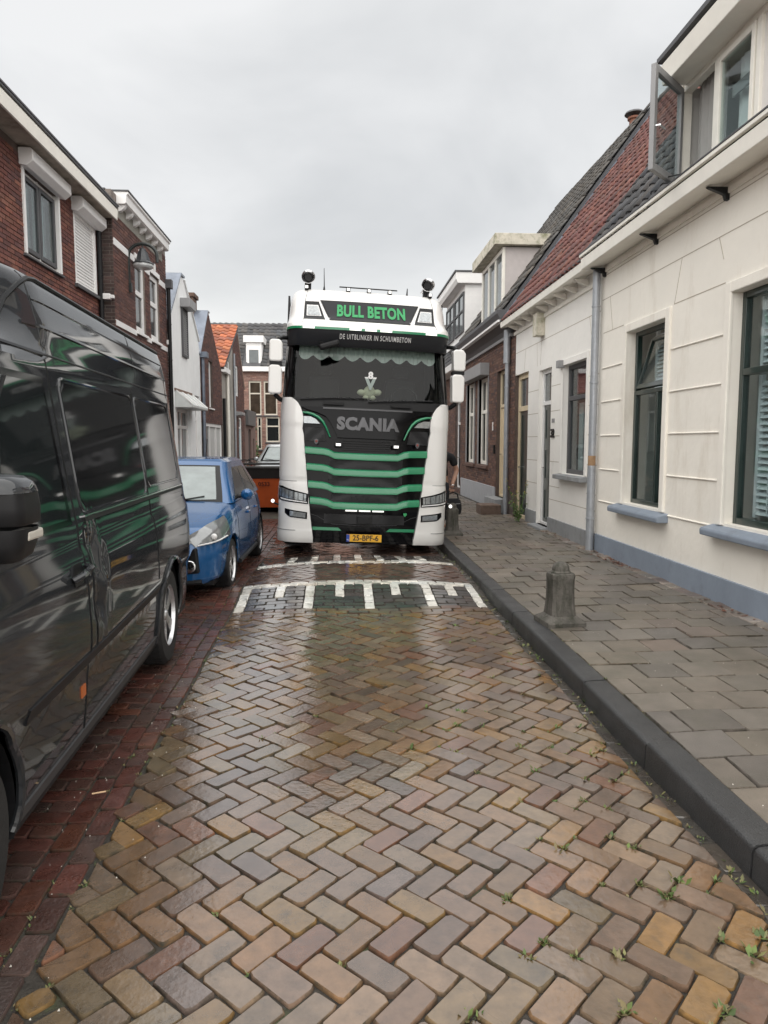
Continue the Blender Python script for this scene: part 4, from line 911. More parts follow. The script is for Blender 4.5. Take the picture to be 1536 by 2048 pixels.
MB().prism([(-.14, 5.95), (-.17, 5.97), (-.18, 6.10), (-.21, 6.12), (-.21, 6.16), (.3, 6.16), (.3, 5.95)], 'x', .3, 3.5).build('cornice', M_whitewood, h2, bevel=.006)
MB().box(.28, 3.52, -.225, .3, 6.162, 6.185).build('roof_edge', M_greydark, h2)
for i in range(7): MB().prism([(0, 5.83), (-.06, 5.85), (-.11, 5.89), (-.14, 5.948), (0, 5.948)], 'x', .36+.45*i, .36+.45*i+.1).build('cornice_bracket', M_whitewood, h2, bevel=.004)
MB().box(.3, 3.5, -.015, .01, 5.72, 5.945).build('frieze', mat('frieze_grey', (.25,.24,.21), .8, var=.2), h2)
MB().box(0, 3.85, .1, 5.5, 6.02, 6.12).build('roof', M_greydark, h2)
downpipe(h2, 3.78, -.07, 5.2, .1, .045, M_plastic, (4.4, 3.6)); MB().box(3.7, 3.86, -.16, 0, 5.2, 5.4).build('rainwater_head', M_greydark, h2, bevel=.01)
MB().box(3.74, 3.84, -.06, 0, 3.95, 4.05).build('junction_box', M_whitewood, h2)
# ------------------------------------------------------------------ left: white gable house (H3)
h3 = thing('gable_house', 'narrow white gable house with a grey shutter and lead-capped gable edge', 'house', (-3.95, 17.0, 0), (0, 0, pi/2))
gp = [(0, -.1), (3.75, -.1), (3.75, 4.25), (3.58, 4.55), (1.85, 5.82), (1.45, 5.86), (.12, 4.62), (0, 4.3)]
SH = (1.42, 2.05, 3.88, 5.08); BW = (.75, 2.2, .95, 2.55); DR = (2.9, 3.55, .15, 3.0)
wall(h3, 0, 3.75, -.1, 5.9, [BW, DR], M_wpl_left, clip=gp)
m = MB(); z = SH[2]
while z < SH[3]: m.prism([(-.01, z), (-.03, z+.01), (-.03, z+.04), (-.01, z+.05)], 'x', SH[0]+.05, SH[1]-.05); z += .055
m.build('roller_shutter', M_greywood, h3); m = MB(); frame(m, *SH, .05, -.05, -.005); m.build('shutter_frame', M_greydark, h3)
MB().box(SH[0]-.06, SH[1]+.06, -.25, 0, SH[3], SH[3]+.22).build('shutter_box', M_greywood, h3, bevel=.01)
window(h3, *BW, M_whitewood, M_glassg, fw=.08, mull=(1.45,), trans=(2.1,), sill=(.06, .07, .05, M_whitewood)); door(h3, *DR, M_whitewood, M_whitewood, trans=2.35, panels=2, gmat=M_glassd)
MB().prism([(0, 2.95), (-.05, 2.95), (-.42, 2.62), (-.42, 2.56), (0, 2.56)], 'x', .55, 2.5).build('bay_roof', mat('pale_zinc', (.55,.57,.56), .5, var=.1), h3, bevel=.008)
for x in (.55, 1.2, 1.85, 2.47): MB().prism([(-.02, 2.97), (-.05, 2.972), (-.43, 2.64), (-.41, 2.60)], 'x', x, x+.03).build('roof_rib', M_whitewood, h3)
MB().box(.5, 2.52, -.02, .004, 2.96, 3.02).build('bay_moulding', mat('brown_bead', (.2,.13,.1), .7), h3)
def gable_cap(h, pts, mt, w_=.34, t=.05, back=.5, name='gable_capping'):
    for i in range(len(pts)-1):
        a, b = Vector((pts[i][0], 0, pts[i][1])), Vector((pts[i+1][0], 0, pts[i+1][1])); d = (b-a).normalized(); n_ = Vector((-d.z, 0, d.x)); n_ = n_ if n_.z > 0 else -n_
        m = MB(); f0, f1 = Vector((0, -.04, 0)), Vector((0, back, 0)); m.idx([a+f0, b+f0, b+f1, a+f1, a+f0+n_*t, b+f0+n_*t, b+f1+n_*t, a+f1+n_*t], [(0,3,2,1),(4,5,6,7),(0,1,5,4),(1,2,6,5),(2,3,7,6),(3,0,4,7)]); m.build(name, mt, h)
gable_cap(h3, [(.0, 4.5), (1.45, 5.87), (1.85, 5.87)], M_lead); gable_cap(h3, [(1.85, 5.83), (3.62, 4.53)], M_wpl_left, t=.03, back=.3)
sl = Vector((1.5, 0, 1.34)); tile_roof(h3, (.05, 5.3, 4.35), (0,-1,0), sl.normalized(), 4.8, sl.length, REDT, 60, keep=lambda p: p.y > .4)
m = MB(); m.poly([(1.6,.4,5.7),(1.6,5.3,5.7),(3.7,5.3,4.3),(3.7,.4,4.3)]); m.build('roof_far_slope', M_greydark, h3, recalc=False)
# ------------------------------------------------------------------ left: brown brick gable house (H4)
h4 = thing('gable_house', 'brown brick gable house with a chimney and white garage doors', 'house', (-3.95, 20.75, 0), (0, 0, pi/2))
gp4 = [(0, -.1), (3.7, -.1), (3.7, 4.1), (1.55, 5.6), (1.3, 5.6), (0, 4.2)]
SW = (1.3, 2.0, 2.78, 4.2); GA = (.35, 3.55, .05, 2.3); wall(h4, 0, 3.7, -.1, 5.7, [SW, GA], M_mortar_d, clip=gp4); brick_skin(h4, 0, 3.7, 2.3, 5.6, [SW, GA], BR2, 0, clip=gp4)
window(h4, *SW, M_whitewood, M_glassd, fw=.07, sill=(.05, .06, .04, M_whitewood))
m = MB(); frame(m, *GA, .1, .02, .12, mull=(1.4, 2.5)); m.build('garage_frame', M_whitewood, h4)
for x in (.45, 1.43, 2.53): MB().box(x, x+.95, .06, .09, .05, 2.2).build('garage_door', mat('pale_grey_door', (.5,.5,.49), .6, var=.08) if x != .45 else M_glassd, h4)
gable_cap(h4, [(-.05, 4.18), (1.3, 5.62)], M_lead, back=.6); gable_cap(h4, [(1.3, 5.61), (1.55, 5.61)], M_lead, t=.04)
sl = Vector((1.35, 0, 1.42)); ORT = [((.4,.115,.045), 3), ((.33,.09,.04), 2), ((.26,.08,.045), 2), ((.45,.15,.06), 1)]
tile_roof(h4, (.0, 5.3, 4.1), (0,-1,0), sl.normalized(), 4.8, sl.length, ORT, 60, keep=lambda p: p.y > .5)
m = MB(); m.poly([(1.45,.02,5.6),(1.45,5.3,5.6),(3.75,5.3,4.05),(3.75,.02,4.05)]); m.build('roof_far_slope', M_greydark, h4, recalc=False)
cp = MB(); cp.box(1.05, 1.6, .35, .8, 5.2, 6.0); cp.box(1.0, 1.65, .3, .85, 6.0, 6.12); cp.build('chimney', mat('chimney_brick', (.12,.075,.055), .85, var=.4, vs=18, bump=.6, bs=30), h4, bevel=.015)
downpipe(h4, .12, -.06, 4.1, .1, .05, M_lead, (3, 1.5)); MB().box(.0, .3, -.2, .02, 4.12, 4.28).build('rainwater_head', M_lead, h4, bevel=.01)
# ------------------------------------------------------------------ left: orange-roofed house (H5)
h5 = thing('gable_house', 'grey and brown gable house with a bright orange tiled roof', 'house', (-3.95, 24.45, 0), (0, 0, pi/2))
gp5 = [(0, -.1), (5.6, -.1), (5.6, 3.9), (3.65, 6.05), (3.5, 6.05), (0, 4.2)]
Q1 = (3.2, 3.9, 3.5, 4.65); Q2 = (1.35, 1.8, 3.4, 4.6); QD = (3.9, 4.7, .1, 2.7); QW = (1.2, 1.9, .9, 2.9)
wall(h5, 0, 2.6, -.1, 6.1, [Q2, QW], mat('grey_render', (.3,.28,.25), .85, var=.2, vs=2.5, bump=.3, bs=20, dirt=((.14,.13,.12), 1.5, .5, .75), streak=.3), clip=gp5); wall(h5, 2.6, 5.6, -.1, 6.1, [Q1, QD], M_mortar_d, clip=gp5, name='brick_wall'); brick_skin(h5, 2.6, 5.6, .1, 6.05, [Q1, QD], BR2, 0, clip=gp5)
window(h5, *Q1, M_whitewood, M_glassg, fw=.09, y=.02); window(h5, *Q2, M_whitewood, M_glassg, fw=.08, y=.02); window(h5, *QW, M_whitewood, M_glassg, fw=.09, y=.02)
door(h5, *QD, M_whitewood, mat('pale_blue_door', (.4,.52,.55), .6, var=.1), panels=2, y=.02, trans=2.3)
MB().prism([(0, 2.72), (-.3, 2.75), (-.3, 2.86), (0, 2.9)], 'x', 2.7, 3.6).build('canopy', M_greywood, h5, bevel=.006)
MB().box(-.02, 1.1, -.14, .02, 4.08, 4.24).build('gutter_box', M_whitewood, h5); downpipe(h5, .95, -.06, 4.1, .1, .05, M_creamwood, (2.5,)); downpipe(h5, 2.65, -.05, 5.0, .1, .04, M_zinc, (3.0,)); downpipe(h5, .1, -.06, 3.2, .1, .05, M_black)
sl = Vector((3.55, 0, 1.9)); tile_roof(h5, (-.05, 5.4, 4.22), (0,-1,0), sl.normalized(), 5.5, sl.length, ORT, 290, tw=.26, th=.3)
m = MB(); m.poly([(3.5,.0,6.12),(3.5,5.3,6.12),(5.7,5.3,3.9),(5.7,.0,3.9)]); m.build('roof_far_slope', M_greydark, h5, recalc=False)
MB().box(3.48, 3.58, -.06, 5.4, 6.1, 6.2).build('ridge_tiles', mat('orange_ridge', (.33,.1,.045), .7, var=.3, vs=10), h5, bevel=.02)
gable_cap(h5, [(3.58, 6.1), (5.65, 3.9)], mat('verge_board', (.4,.3,.25), .7), t=.05, back=.12, name='verge_board')
# ------------------------------------------------------------------ far: low brown shop front and creeper, house closing the street
h6 = thing('low_building', 'low brown flat-roofed building with a dark sign, at the far left', 'building', (-3.95, 30.1, 0), (0, 0, pi/2))
LD = (1.2, 2.1, .1, 2.3); L2 = (2.8, 3.3, .1, 1.9); wall(h6, 0, 3.8, -.1, 3.0, [LD, L2], mat('brown_render', (.17,.115,.1), .85, var=.15)); door(h6, *LD, M_greydark, mat('brown_door', (.1,.06,.05), .6), panels=1); door(h6, *L2, M_greydark, mat('brown_door', (.1,.06,.05), .6), panels=1)
MB().box(.3, 3.0, -.12, 0, 2.45, 3.1).build('sign_board', mat('sign_grey', (.11,.11,.11), .6), h6, bevel=.01); MB().box(0, 3.8, -.05, 5, 3.0, 3.08).build('roof', M_greydark, h6)
EY = 39.0
hE = thing('terraced_house', 'pinkish brick house with dark tiled roof closing the end of the street', 'house', (-7.5, EY, 0), (0, 0, 0))
def ex(px, z_=None): return (px-680)*EY/1420+7.5
U1 = (ex(503), ex(527), 3.2, 5.0); U2 = (ex(532), ex(558), 3.2, 5.0); U3 = (ex(600), ex(625), 3.2, 5.0); K1 = (ex(518), ex(527), 1.35, 3.1); K2 = (ex(535), ex(562), 1.75, 3.1); K3 = (ex(590), ex(620), 1.6, 3.1)
ops = [U1, U2, U3, K1, K2, K3]; PKB = [((.32,.185,.145), 3), ((.27,.15,.12), 2), ((.37,.225,.18), 2)]
wall(hE, 0, 16, -.1, 5.6, ops, M_mortar); brick_skin(hE, .6, 9, .1, 5.5, ops, PKB, 0, proud=.012)
M_endframe = mat('aged_cream_frame', (.62,.57,.48), .6, var=.08); M_glassb = mat('brown_curtained_glass', (.05,.036,.025), .06, var=.5, vs=3)
for W in (U1, U2, U3): window(hE, *W, M_endframe, M_glassb, fw=.07, y=.03, trans=(4.35,), sill=(.08, .08, .05, M_greydark))
for W in (K1, K2, K3): window(hE, *W, M_endframe, M_glassd, fw=.07, y=.03, trans=(2.6,), sill=(.08, .08, .05, M_greydark))
MB().box(0, 16, -.35, .05, 5.5, 5.75).build('gutter_box', M_whitewood, hE, bevel=.01)
up = Vector((0, 3.2, 2.75)); tile_roof(hE, (0, -.3, 5.75), (1,0,0), up.normalized(), 16, up.length, DARKT, 300, tw=.33, th=.32, keep=lambda p: not (ex(497) < p.x < ex(530) and 5.5 < p.z < 7.0))
dx0, dx1 = ex(499), ex(529); MB().box(dx0, dx1, .0, 1.8, 5.76, 7.05).build('dormer', M_whitewood, hE); window(hE, dx0+.06, dx1-.06, 5.85, 6.75, M_whitewood, M_glassg, fw=.1, y=-.06); MB().box(dx0-.12, dx1+.12, -.15, 2.0, 7.05, 7.4).build('dormer_fascia', M_whitewood, hE)
pl = thing('climbing_plant', 'green and rusty creeper growing up the wall beside the low brown building', 'plant', (-5.0, 38.6, 0))
S = MB(); rr = random.Random(9)
for i in range(900):
    z = rr.uniform(.1, 3.0); s = .09; w_ = .55 if z < 1.6 else .32
    p = Vector((rr.gauss(.1, w_*.5), rr.uniform(-.35, .25), z)); a = Vector((rr.gauss(0, 1), rr.gauss(0, 1), rr.gauss(0, 1))).normalized()*s; b = a.orthogonal().normalized()*s*.6
    S.poly([p-a, p-b, p+a, p+b], c=jit((.05,.085,.025) if z < 1.7 and rr.random() < .85 else rr.choice(((.13,.075,.04), (.06,.08,.03), (.1,.06,.035))), .25))
S.build('foliage', MG, pl, recalc=False, kind='stuff'); MB().tube([(.1, .2, 0), (.05, .15, 1.4), (.15, .2, 2.9)], [.05, .035, .015], 6).build('stem', mat('bark', (.08,.055,.04), .9), pl)
# ------------------------------------------------------------------ street lamp on the corner of the brick house
lm = thing('street_lamp', 'dark green wall lamp hanging from a curved bracket on the brick corner', 'street lamp', (-3.94, 14.0, 4.58))
pts = [(0, 0, 0), (0, 0, .35), (0, 0, .62)]+[(.265-.265*cos(t), 0, .62+.22*sin(t)) for t in [pi*k/12 for k in range(1, 13)]]+[(.53, 0, .5)]
MB().tube(pts, .03, 10).build('bracket', M_iron, lm, smooth=True); MB().box(-.05, .05, -.03, .03, -.05, .12).build('wall_plate', M_iron, lm, bevel=.006)
MB().tube([(.265, 0, .86), (.265, 0, .74)], .014, 8).build('hanger', M_iron, lm, smooth=True)
MB().lathe([(.03, .76), (.06, .74), (.065, .7), (.085, .69), (.14, .52), (.205, .475), (.2, .46), (.18, .465)], (.265, 0, 0), 'z', 8).build('lamp_shade', mat('lamp_grey', (.04,.045,.05), .3, var=.1), lm, smooth=True, ang=25)
MB().lathe([(.185, .46), (.185, .42), (.16, .39), (.0, .38)], (.265, 0, 0), 'z', 20).build('lamp_glass', mat('lamp_glass', (.5,.52,.52), .2, var=.05), lm, smooth=True)
cmr = thing('security_camera', 'small white box camera on the brick pier under the street lamp', 'camera', (-4.05, 13.08, 4.2))
MB().box(-.1, .06, -.12, 0, 0, .1).build('housing', M_whitewood, cmr, bevel=.01); MB().box(.0601, .12, -.1, -.02, .02, .08).build('lens_hood', M_whitewood, cmr, bevel=.01)
# ================================================================== vehicles
def lerp_tab(tab, z):
    if z <= tab[0][0]: return tab[0][1]
    for (a, va), (b, vb) in zip(tab, tab[1:]):
        if z <= b: return va+(vb-va)*(z-a)/(b-a)
    return tab[-1][1]
def smooth_tab(tab, z, r=.05):
    return (lerp_tab(tab, z-r)+2*lerp_tab(tab, z)+lerp_tab(tab, z+r))/4
def patch(S, rws, n=12, off=0.0, thick=.02, mb=None, rim=True):
    """panel on surface S(u, v, off): rws = [(v, u_lo, u_hi), ...]; real thickness behind it"""
    m = mb or MB(); G = [[S(a+(b-a)*i/n, v, off) for i in range(n+1)] for v, a, b in rws]; m.grid(G)
    if rim:
        B = [[S(a+(b-a)*i/n, v, off-thick) for i in range(n+1)] for v, a, b in rws]
        edge = [(j, 0) for j in range(len(rws))]; 
        for j in range(len(rws)-1):
            m.poly([G[j][0], B[j][0], B[j+1][0], G[j+1][0]]); m.poly([G[j][n], G[j+1][n], B[j+1][n], B[j][n]])
        for i in range(n):
            m.poly([G[0][i], G[0][i+1], B[0][i+1], B[0][i]]); m.poly([G[-1][i], B[-1][i], B[-1][i+1], G[-1][i+1]])
    return m
def wheel(parent, ctr, r, w_, side, rim_mat, spokes=5, rr=.66, name='wheel', style=0):
    """axis along x; side = +1 means the outer face looks towards +x"""
    x, y, z = ctr; t = MB(); h = w_/2
    t.lathe([(r*rr, -h), (r*.93, -h), (r*.985, -h*.8), (r, -h*.5), (r, h*.5), (r*.985, h*.8), (r*.93, h), (r*rr, h)], ctr, 'x', 40, cap=False)
    for k in range(48):                 # tread blocks
        a = 2*pi*k/48; M = Matrix.Translation(ctr) @ Matrix.Rotation(a, 4, 'X')
        for q in (-.55, 0, .55): t.obox(M @ Matrix.Translation((q*h+.02*h*(k % 2), 0, r)), w_*.22, r*.09, r*.012)
    ty = t.build(name, M_rubber, parent, smooth=True, ang=30)
    m = MB(); R = r*rr; s = side
    m.lathe([(R*1.0, s*h*.98), (R*.97, s*h*.99), (R*.93, s*h*.75)], ctr, 'x', 40, cap=False)
    dsh = MB(); dsh.lathe([(R*.93, s*h*.75), (R*.9, s*h*.1), (R*.2, s*h*.0), (0, s*h*.0)], ctr, 'x', 32, cap=False); dsh.build('dark_dish', M_plastic, ty, smooth=True)  # rim dish coloured dark so the gaps between spokes read as shade
    for k in range(spokes):
        a = 2*pi*k/spokes+.3
        for da in ((-.14, .14) if style else (0,)):
            M = Matrix.Translation(ctr) @ Matrix.Rotation(a, 4, 'X')
            p0 = M @ Vector((s*h*.62, 0, R*.16)); d = Matrix.Rotation(da, 4, 'X')
            wd = R*(.13 if style else .24)
            q = [(s*h*.72, -wd*.75, R*.1), (s*h*.72, wd*.75, R*.1), (s*h*.8, wd*(.8 if style else 1.0), R*.94), (s*h*.8, -wd*(.8 if style else 1.0), R*.94)]
            q = [M @ (d @ Vector(v)) for v in q]; b = [v-Vector((s*h*.45, 0, 0)) for v in q]
            m.idx(q+b, [(0,1,2,3),(0,3,7,4),(1,5,6,2),(2,6,7,3),(0,4,5,1)])
    m.lathe([(0, s*h*.85), (R*.16, s*h*.83), (R*.2, s*h*.7), (R*.2, s*h*.3)], ctr, 'x', 16, cap=False)
    m.build('rim', rim_mat, ty, smooth=True, ang=30)
    return ty
# ------------------------------------------------------------------ truck
M_twhite = mat('truck_white', (.76,.75,.73), .22, var=.015, vs=2, coat=.6, dirt=((.6,.58,.54), 1.3, .6, .95))
M_tgreen = mat('truck_green', (.012,.21,.092), .28, var=.02, coat=.6)
M_tgrey = mat('truck_sign_grey', (.018,.019,.022), .5, var=.05, spec=.3)
M_letterg = mat('sign_green', (.025,.31,.1), .45, var=.02); M_letterw = mat('sign_white', (.75,.75,.75), .45, var=0); M_letterd = mat('badge_grey', (.085,.085,.09), .3, metal=.5, var=.05)
def mesh_mat(name, sc=55):
    m = bpy.data.materials.new(name); m.use_nodes = True; t = m.node_tree; n = t.nodes; l = t.links; b = n['Principled BSDF']; b.inputs['Base Color'].default_value = (.012,.012,.013,1); b.inputs['Roughness'].default_value = .35; b.inputs['Specular IOR Level'].default_value = .25
    tcx = n.new('ShaderNodeTexCoord'); v = n.new('ShaderNodeTexVoronoi'); v.inputs['Scale'].default_value = sc; v.inputs['Randomness'].default_value = .15; l.new(tcx.outputs['Object'], v.inputs['Vector'])
    r = n.new('ShaderNodeMapRange'); r.inputs['From Min'].default_value = .25; r.inputs['From Max'].default_value = .4; l.new(v.outputs['Distance'], r.inputs['Value'])
    cr_ = n.new('ShaderNodeMix'); cr_.data_type = 'RGBA'; cr_.inputs[6].default_value = (.004,.004,.004,1); cr_.inputs[7].default_value = (.022,.022,.024,1); l.new(r.outputs[0], cr_.inputs['Factor']); l.new(cr_.outputs[2], b.inputs['Base Color'])
    bp = n.new('ShaderNodeBump'); bp.inputs['Strength'].default_value = .8; bp.inputs['Distance'].default_value = .01; l.new(r.outputs[0], bp.inputs['Height']); l.new(bp.outputs[0], b.inputs['Normal']); return m
M_mesh = mesh_mat('grille_mesh')
TR = thing('lorry', 'white and green lorry with a tall cab standing across the speed hump', 'lorry', (.335, 10.42, .0), (0, radians(2.4), radians(3.2)))
PF = [(.16, .1), (.22, .03), (.35, .005), (.6, 0), (.85, .01), (1.1, .035), (1.6, .07), (2.0, .10), (2.28, .135), (3.14, .42)]      # face, screen
PV = [(3.08, .30), (3.12, .25), (3.30, .165), (3.36, .16), (3.42, .185), (3.47, .27), (3.52, .36), (3.6, .41), (3.8, .50), (3.9, .57), (3.97, .66), (4.02, .80), (4.05, 1.0), (4.06, 1.3)]   # visor and roof
WT = [(0, 1), (2.2, 1), (3.1, .965), (3.42, .962), (3.5, .945), (3.8, .93), (3.95, .905), (4.02, .87), (4.06, .8)]
def plan(t):
    a = abs(t); s = 1 if t >= 0 else -1
    if a <= 1: return s*1.02*a, .05*a*a
    if a <= 1.5:
        f = (a-1)/.5*pi/2; return s*(1.02+.255*sin(f)), .05+.34*(1-cos(f))
    return s*1.275, .39+(a-1.5)*1.3
def ST(tab):
    def S(u, z, off=0.0):
        x, y = plan(u); x2, y2 = plan(u+.01); x1, y1 = plan(u-.01); nx_, ny_ = (y2-y1), -(x2-x1); l_ = sqrt(nx_*nx_+ny_*ny_) or 1
        w_ = lerp_tab(WT, z); return Vector((x*w_+nx_/l_*off, y+smooth_tab(tab, z, .02)+ny_/l_*off, z))
    return S
SF, SV = ST(PF), ST(PV)
def ux(x): return x/1.02 if abs(x) <= 1.02 else (1 if x > 0 else -1)*(1+.5*(math.asin(min(1, (abs(x)-1.02)/.255)))/(pi/2))
# cab body: sides, back, roof
m = MB()
zs_ = [.45, .8, 1.2, 1.6, 2.0, 2.25, 2.5, 2.8, 3.1]
for s in (-1, 1):
    G = [[SF(s*t, z, -.004) for t in (1.44, 1.5, 1.7, 2.1, 2.6, 3.0)] for z in zs_]; m.grid(G)
zr = [3.36, 3.4, 3.44, 3.48, 3.54, 3.62, 3.72, 3.82, 3.9, 3.96, 4.0, 4.03, 4.055]
m.grid([[SV(-3+6*i/60, z, 0) for i in range(61)] for z in zr])
top = [SV(-3+6*i/60, 4.055, 0) for i in range(61)]; m.poly(top)
m.poly([SF(-3, .45), SF(3, .45), SF(3, 3.36), SF(-3, 3.36)]); 
for s in (-1, 1): m.poly([SF(s*1.44, 3.1, -.004), SF(s*3, 3.1, -.004), SV(s*3, 3.36), SV(s*1.5, 3.36)])
m.poly([SF(-3, 4.0), SF(3, 4.0), SF(3, 3.36), SF(-3, 3.36)])
m.build('cab', M_twhite, TR, smooth=True, ang=40)
# dark inside of the cab
m = MB(); bx = 1.12
m.poly([(-bx,1.9,1.9),(bx,1.9,1.9),(bx,1.9,3.4),(-bx,1.9,3.4)]); m.poly([(-bx,.5,3.3),(-bx,1.9,3.3),(bx,1.9,3.3),(bx,.5,3.3)])
for s in (-1, 1): m.poly([(s*bx,.45,1.9),(s*bx,1.9,1.9),(s*bx,1.9,3.4),(s*bx,.55,3.4)])
m.poly([(-bx,.2,2.3),(bx,.2,2.3),(bx,1.9,2.2),(-bx,1.9,2.2)])
m.build('cab_lining', mat('cab_trim', (.022,.022,.022), .9, var=.1), TR, recalc=False)
for x in (-.62, .62):
    m = MB(); m.box(x-.25, x+.25, 1.25, 1.4, 2.2, 2.75); m.box(x-.13, x+.13, 1.25, 1.36, 2.78, 2.97); m.build('seat', mat('seat_cloth', (.03,.03,.033), .9), TR, bevel=.05)
m = MB(); m.tube([(.6+.2*cos(t), .62+.06*sin(t), 2.42+.16*sin(t)) for t in [2*pi*k/24 for k in range(24)]], .016, 8, closed=True); m.tube([(.6, .62, 2.42), (.6, .8, 2.25)], .03, 8); m.build('steering_wheel', M_plastic, TR, smooth=True)
# black face behind the grille
edge = [(.2, .74), (.35, .765), (.6, .80), (.85, .83), (1.05, .855), (1.3, .88), (1.6, .915), (1.9, .945), (2.1, .95), (2.26, 1.06)]
rws = [(z, -ux(x+.05), ux(x+.05)) for z, x in edge]; patch(SF, rws, 28, -.055, .05).build('grille_panel', M_gloss, TR, smooth=True)
def corner(s):
    inner = [(.2, .75), (.28, .75), (.35, .762), (.5, .785), (.6, .80), (.72, .815), (.85, .83), (1.05, .855), (1.08, .858), (1.3, .88), (1.6, .915), (1.78, .93), (1.88, .955), (1.95, .945), (2.02, .945), (2.1, .955), (2.18, .985), (2.25, 1.03), (2.30, 1.09), (2.325, 1.14)]
    def S(u, z, off=0.0):
        crease = -.014*max(0, 1-abs(z-1.105)/.03)+.006*sstep(1.9, 1.97, z)-.012*max(0, 1-abs(z-.745)/.02)+.008*(1-sstep(.36, .4, z))
        return SF(u, z, off+crease)
    rw = []
    for z, x in inner:
        a, b = s*ux(x), s*1.62
        rw.append((z, min(a, b), max(a, b)))
    rw2 = []
    for (za, a, b), (zb, c, d) in zip(rw, rw[1:]):
        k = max(1, int((zb-za)/.035)); rw2 += [(za+(zb-za)*i/k, a+(c-a)*i/k, b+(d-b)*i/k) for i in range(k)]
    rw2.append(rw[-1]); patch(S, rw2, 16, .0, .06).build('corner_panel', M_twhite, TR, smooth=True, ang=50)
    def P(u0, u1, zlo, zhi, off, mt, nm, par, thick=.02, n=10):
        lo, hi = min(s*u0, s*u1), max(s*u0, s*u1); k = 4; return patch(SF, [(zlo(0)+(zhi(0)-zlo(0))*i/k, lo, hi) for i in range(k+1)], n, off, thick).build(nm, mt, par, smooth=True)
    # headlamp: dark glass housing, reflector cells and bright strip
    def hl(u, v, off):              # u 0..1 inner to outer, v 0..1 bottom to top
        z0 = .775+.05*u; z1 = .925+.10*min(1, u*1.4); uu = ux(.835)+(1.46-ux(.835))*u; return SF(s*uu, z0+(z1-z0)*v, off)
    H = lambda u, v, off=0: hl(u, v, off)
    h = patch(H, [(v/5, 0, 1) for v in range(6)], 14, .006, .02).build('headlamp', M_gloss, TR, smooth=True)
    patch(H, [(v/4*.62+.26, .05, .93) for v in range(5)], 14, .012, .005).build('reflector', M_lens, h, smooth=True)
    for k in range(7): patch(H, [(.28, .1+.12*k, .115+.12*k), (.86, .1+.12*k, .115+.12*k)], 1, .016, .004).build('reflector_rib', M_plastic, h)
    patch(H, [(.1, .02, .75), (.19, .03, .78)], 12, .014, .004).build('light_strip', M_letterw, h, smooth=True)
    patch(H, [(v/4*.8+.1, .95, 1.03) for v in range(5)], 3, .012, .004).build('side_marker', M_red, h, smooth=True)
    def fg(u, v, off=0):
        uu = ux(.845)+(ux(1.17)-ux(.845))*u; z0 = .555+.03*u+(.05*max(0, u-.75)/.25); z1 = .655+.045*u; return SF(s*uu, z0+(z1-z0)*v, off)
    g = patch(fg, [(v/3, 0, 1) for v in range(4)], 10, .005, .02).build('fog_lamp', M_gloss, TR, smooth=True); patch(fg, [(.15, .06, .72), (.5, .06, .72), (.85, .06, .72)], 8, .011, .004).build('lens', M_lens, g, smooth=True)
    # side position lamp on a stalk
    x, y, z = SF(s*1.5, .72, 0); st = MB().tube([(x, y+.05, z), (x+s*.07, y-.02, z+.03)], .012, 8).build('lamp_stalk', M_plastic, TR, smooth=True)
    MB().lathe([(0, -.025), (.022, -.02), (.028, 0), (.022, .015), (0, .02)], (x+s*.085, y-.03, z+.06), 'y', 16).build('position_lamp', M_lit, st, smooth=True)
    # mirrors
    yx = s*1.37; sh_ = M_twhite
    for z0, z1, d0 in ((2.84, 3.16, .0), (2.37, 2.79, .0)):
        mm = MB(); w0, w1 = .1, .1
        mm.prism([(yx-w0+(.02 if s > 0 else .0), z0+.02), (yx-w0+.03, z0), (yx+w0-.03, z0), (yx+w0, z0+.03), (yx+w0-.005, z1-.05), (yx+w0-.05, z1), (yx-w0+.03, z1), (yx-w0, z1-.03)], 'y', .28, .47); q = mm.build('mirror', M_twhite, TR, bevel=.028)
        MB().box(yx-w0+.02, yx+w0-.02, .471, .478, z0+.03, z1-.03).build('mirror_glass', M_chrome, q)
    MB().box(yx-.09, yx+.09, .31, .45, 2.791, 2.839).build('mirror_neck', M_plastic, TR)
    MB().tube([(s*1.2, .55, 3.22), (s*1.29, .42, 3.2), (s*1.34, .38, 3.17)], .03, 8).build('mirror_arm', M_plastic, TR, smooth=True); MB().tube([(s*1.22, .5, 2.28), (s*1.3, .42, 2.3), (yx, .38, 2.36)], .035, 8).build('mirror_arm', M_plastic, TR, smooth=True)
    # air deflector behind the cab, grab and step
    MB().prism([(1.0, 3.5), (1.12, 3.95), (2.1, 3.95), (2.1, 3.5)], 'x', s*1.2, s*1.23).build('side_deflector', M_plastic, TR)
    mm = MB(); mm.box(s*1.0-.15, s*1.0+.15, .35, .9, .22, .42); mm.build('entry_step', M_plastic, TR, bevel=.02)
for s in (-1, 1):
    corner(s)
    for z0, o_ in ((1.105, -.008), (.745, -.006), (.385, .006)): MB().tube([SF(s*(.99+.6*k/16), z0, o_) for k in range(17)], .0045, 5).build('panel_gap', mat('panel_gap', (.16,.16,.16), .8, var=0), TR, smooth=True)
    MB().tube([SV(s*1.02, 3.42+.05*k, .0) for k in range(12)], .004, 5).build('panel_gap', MATS['panel_gap'], TR, smooth=True)
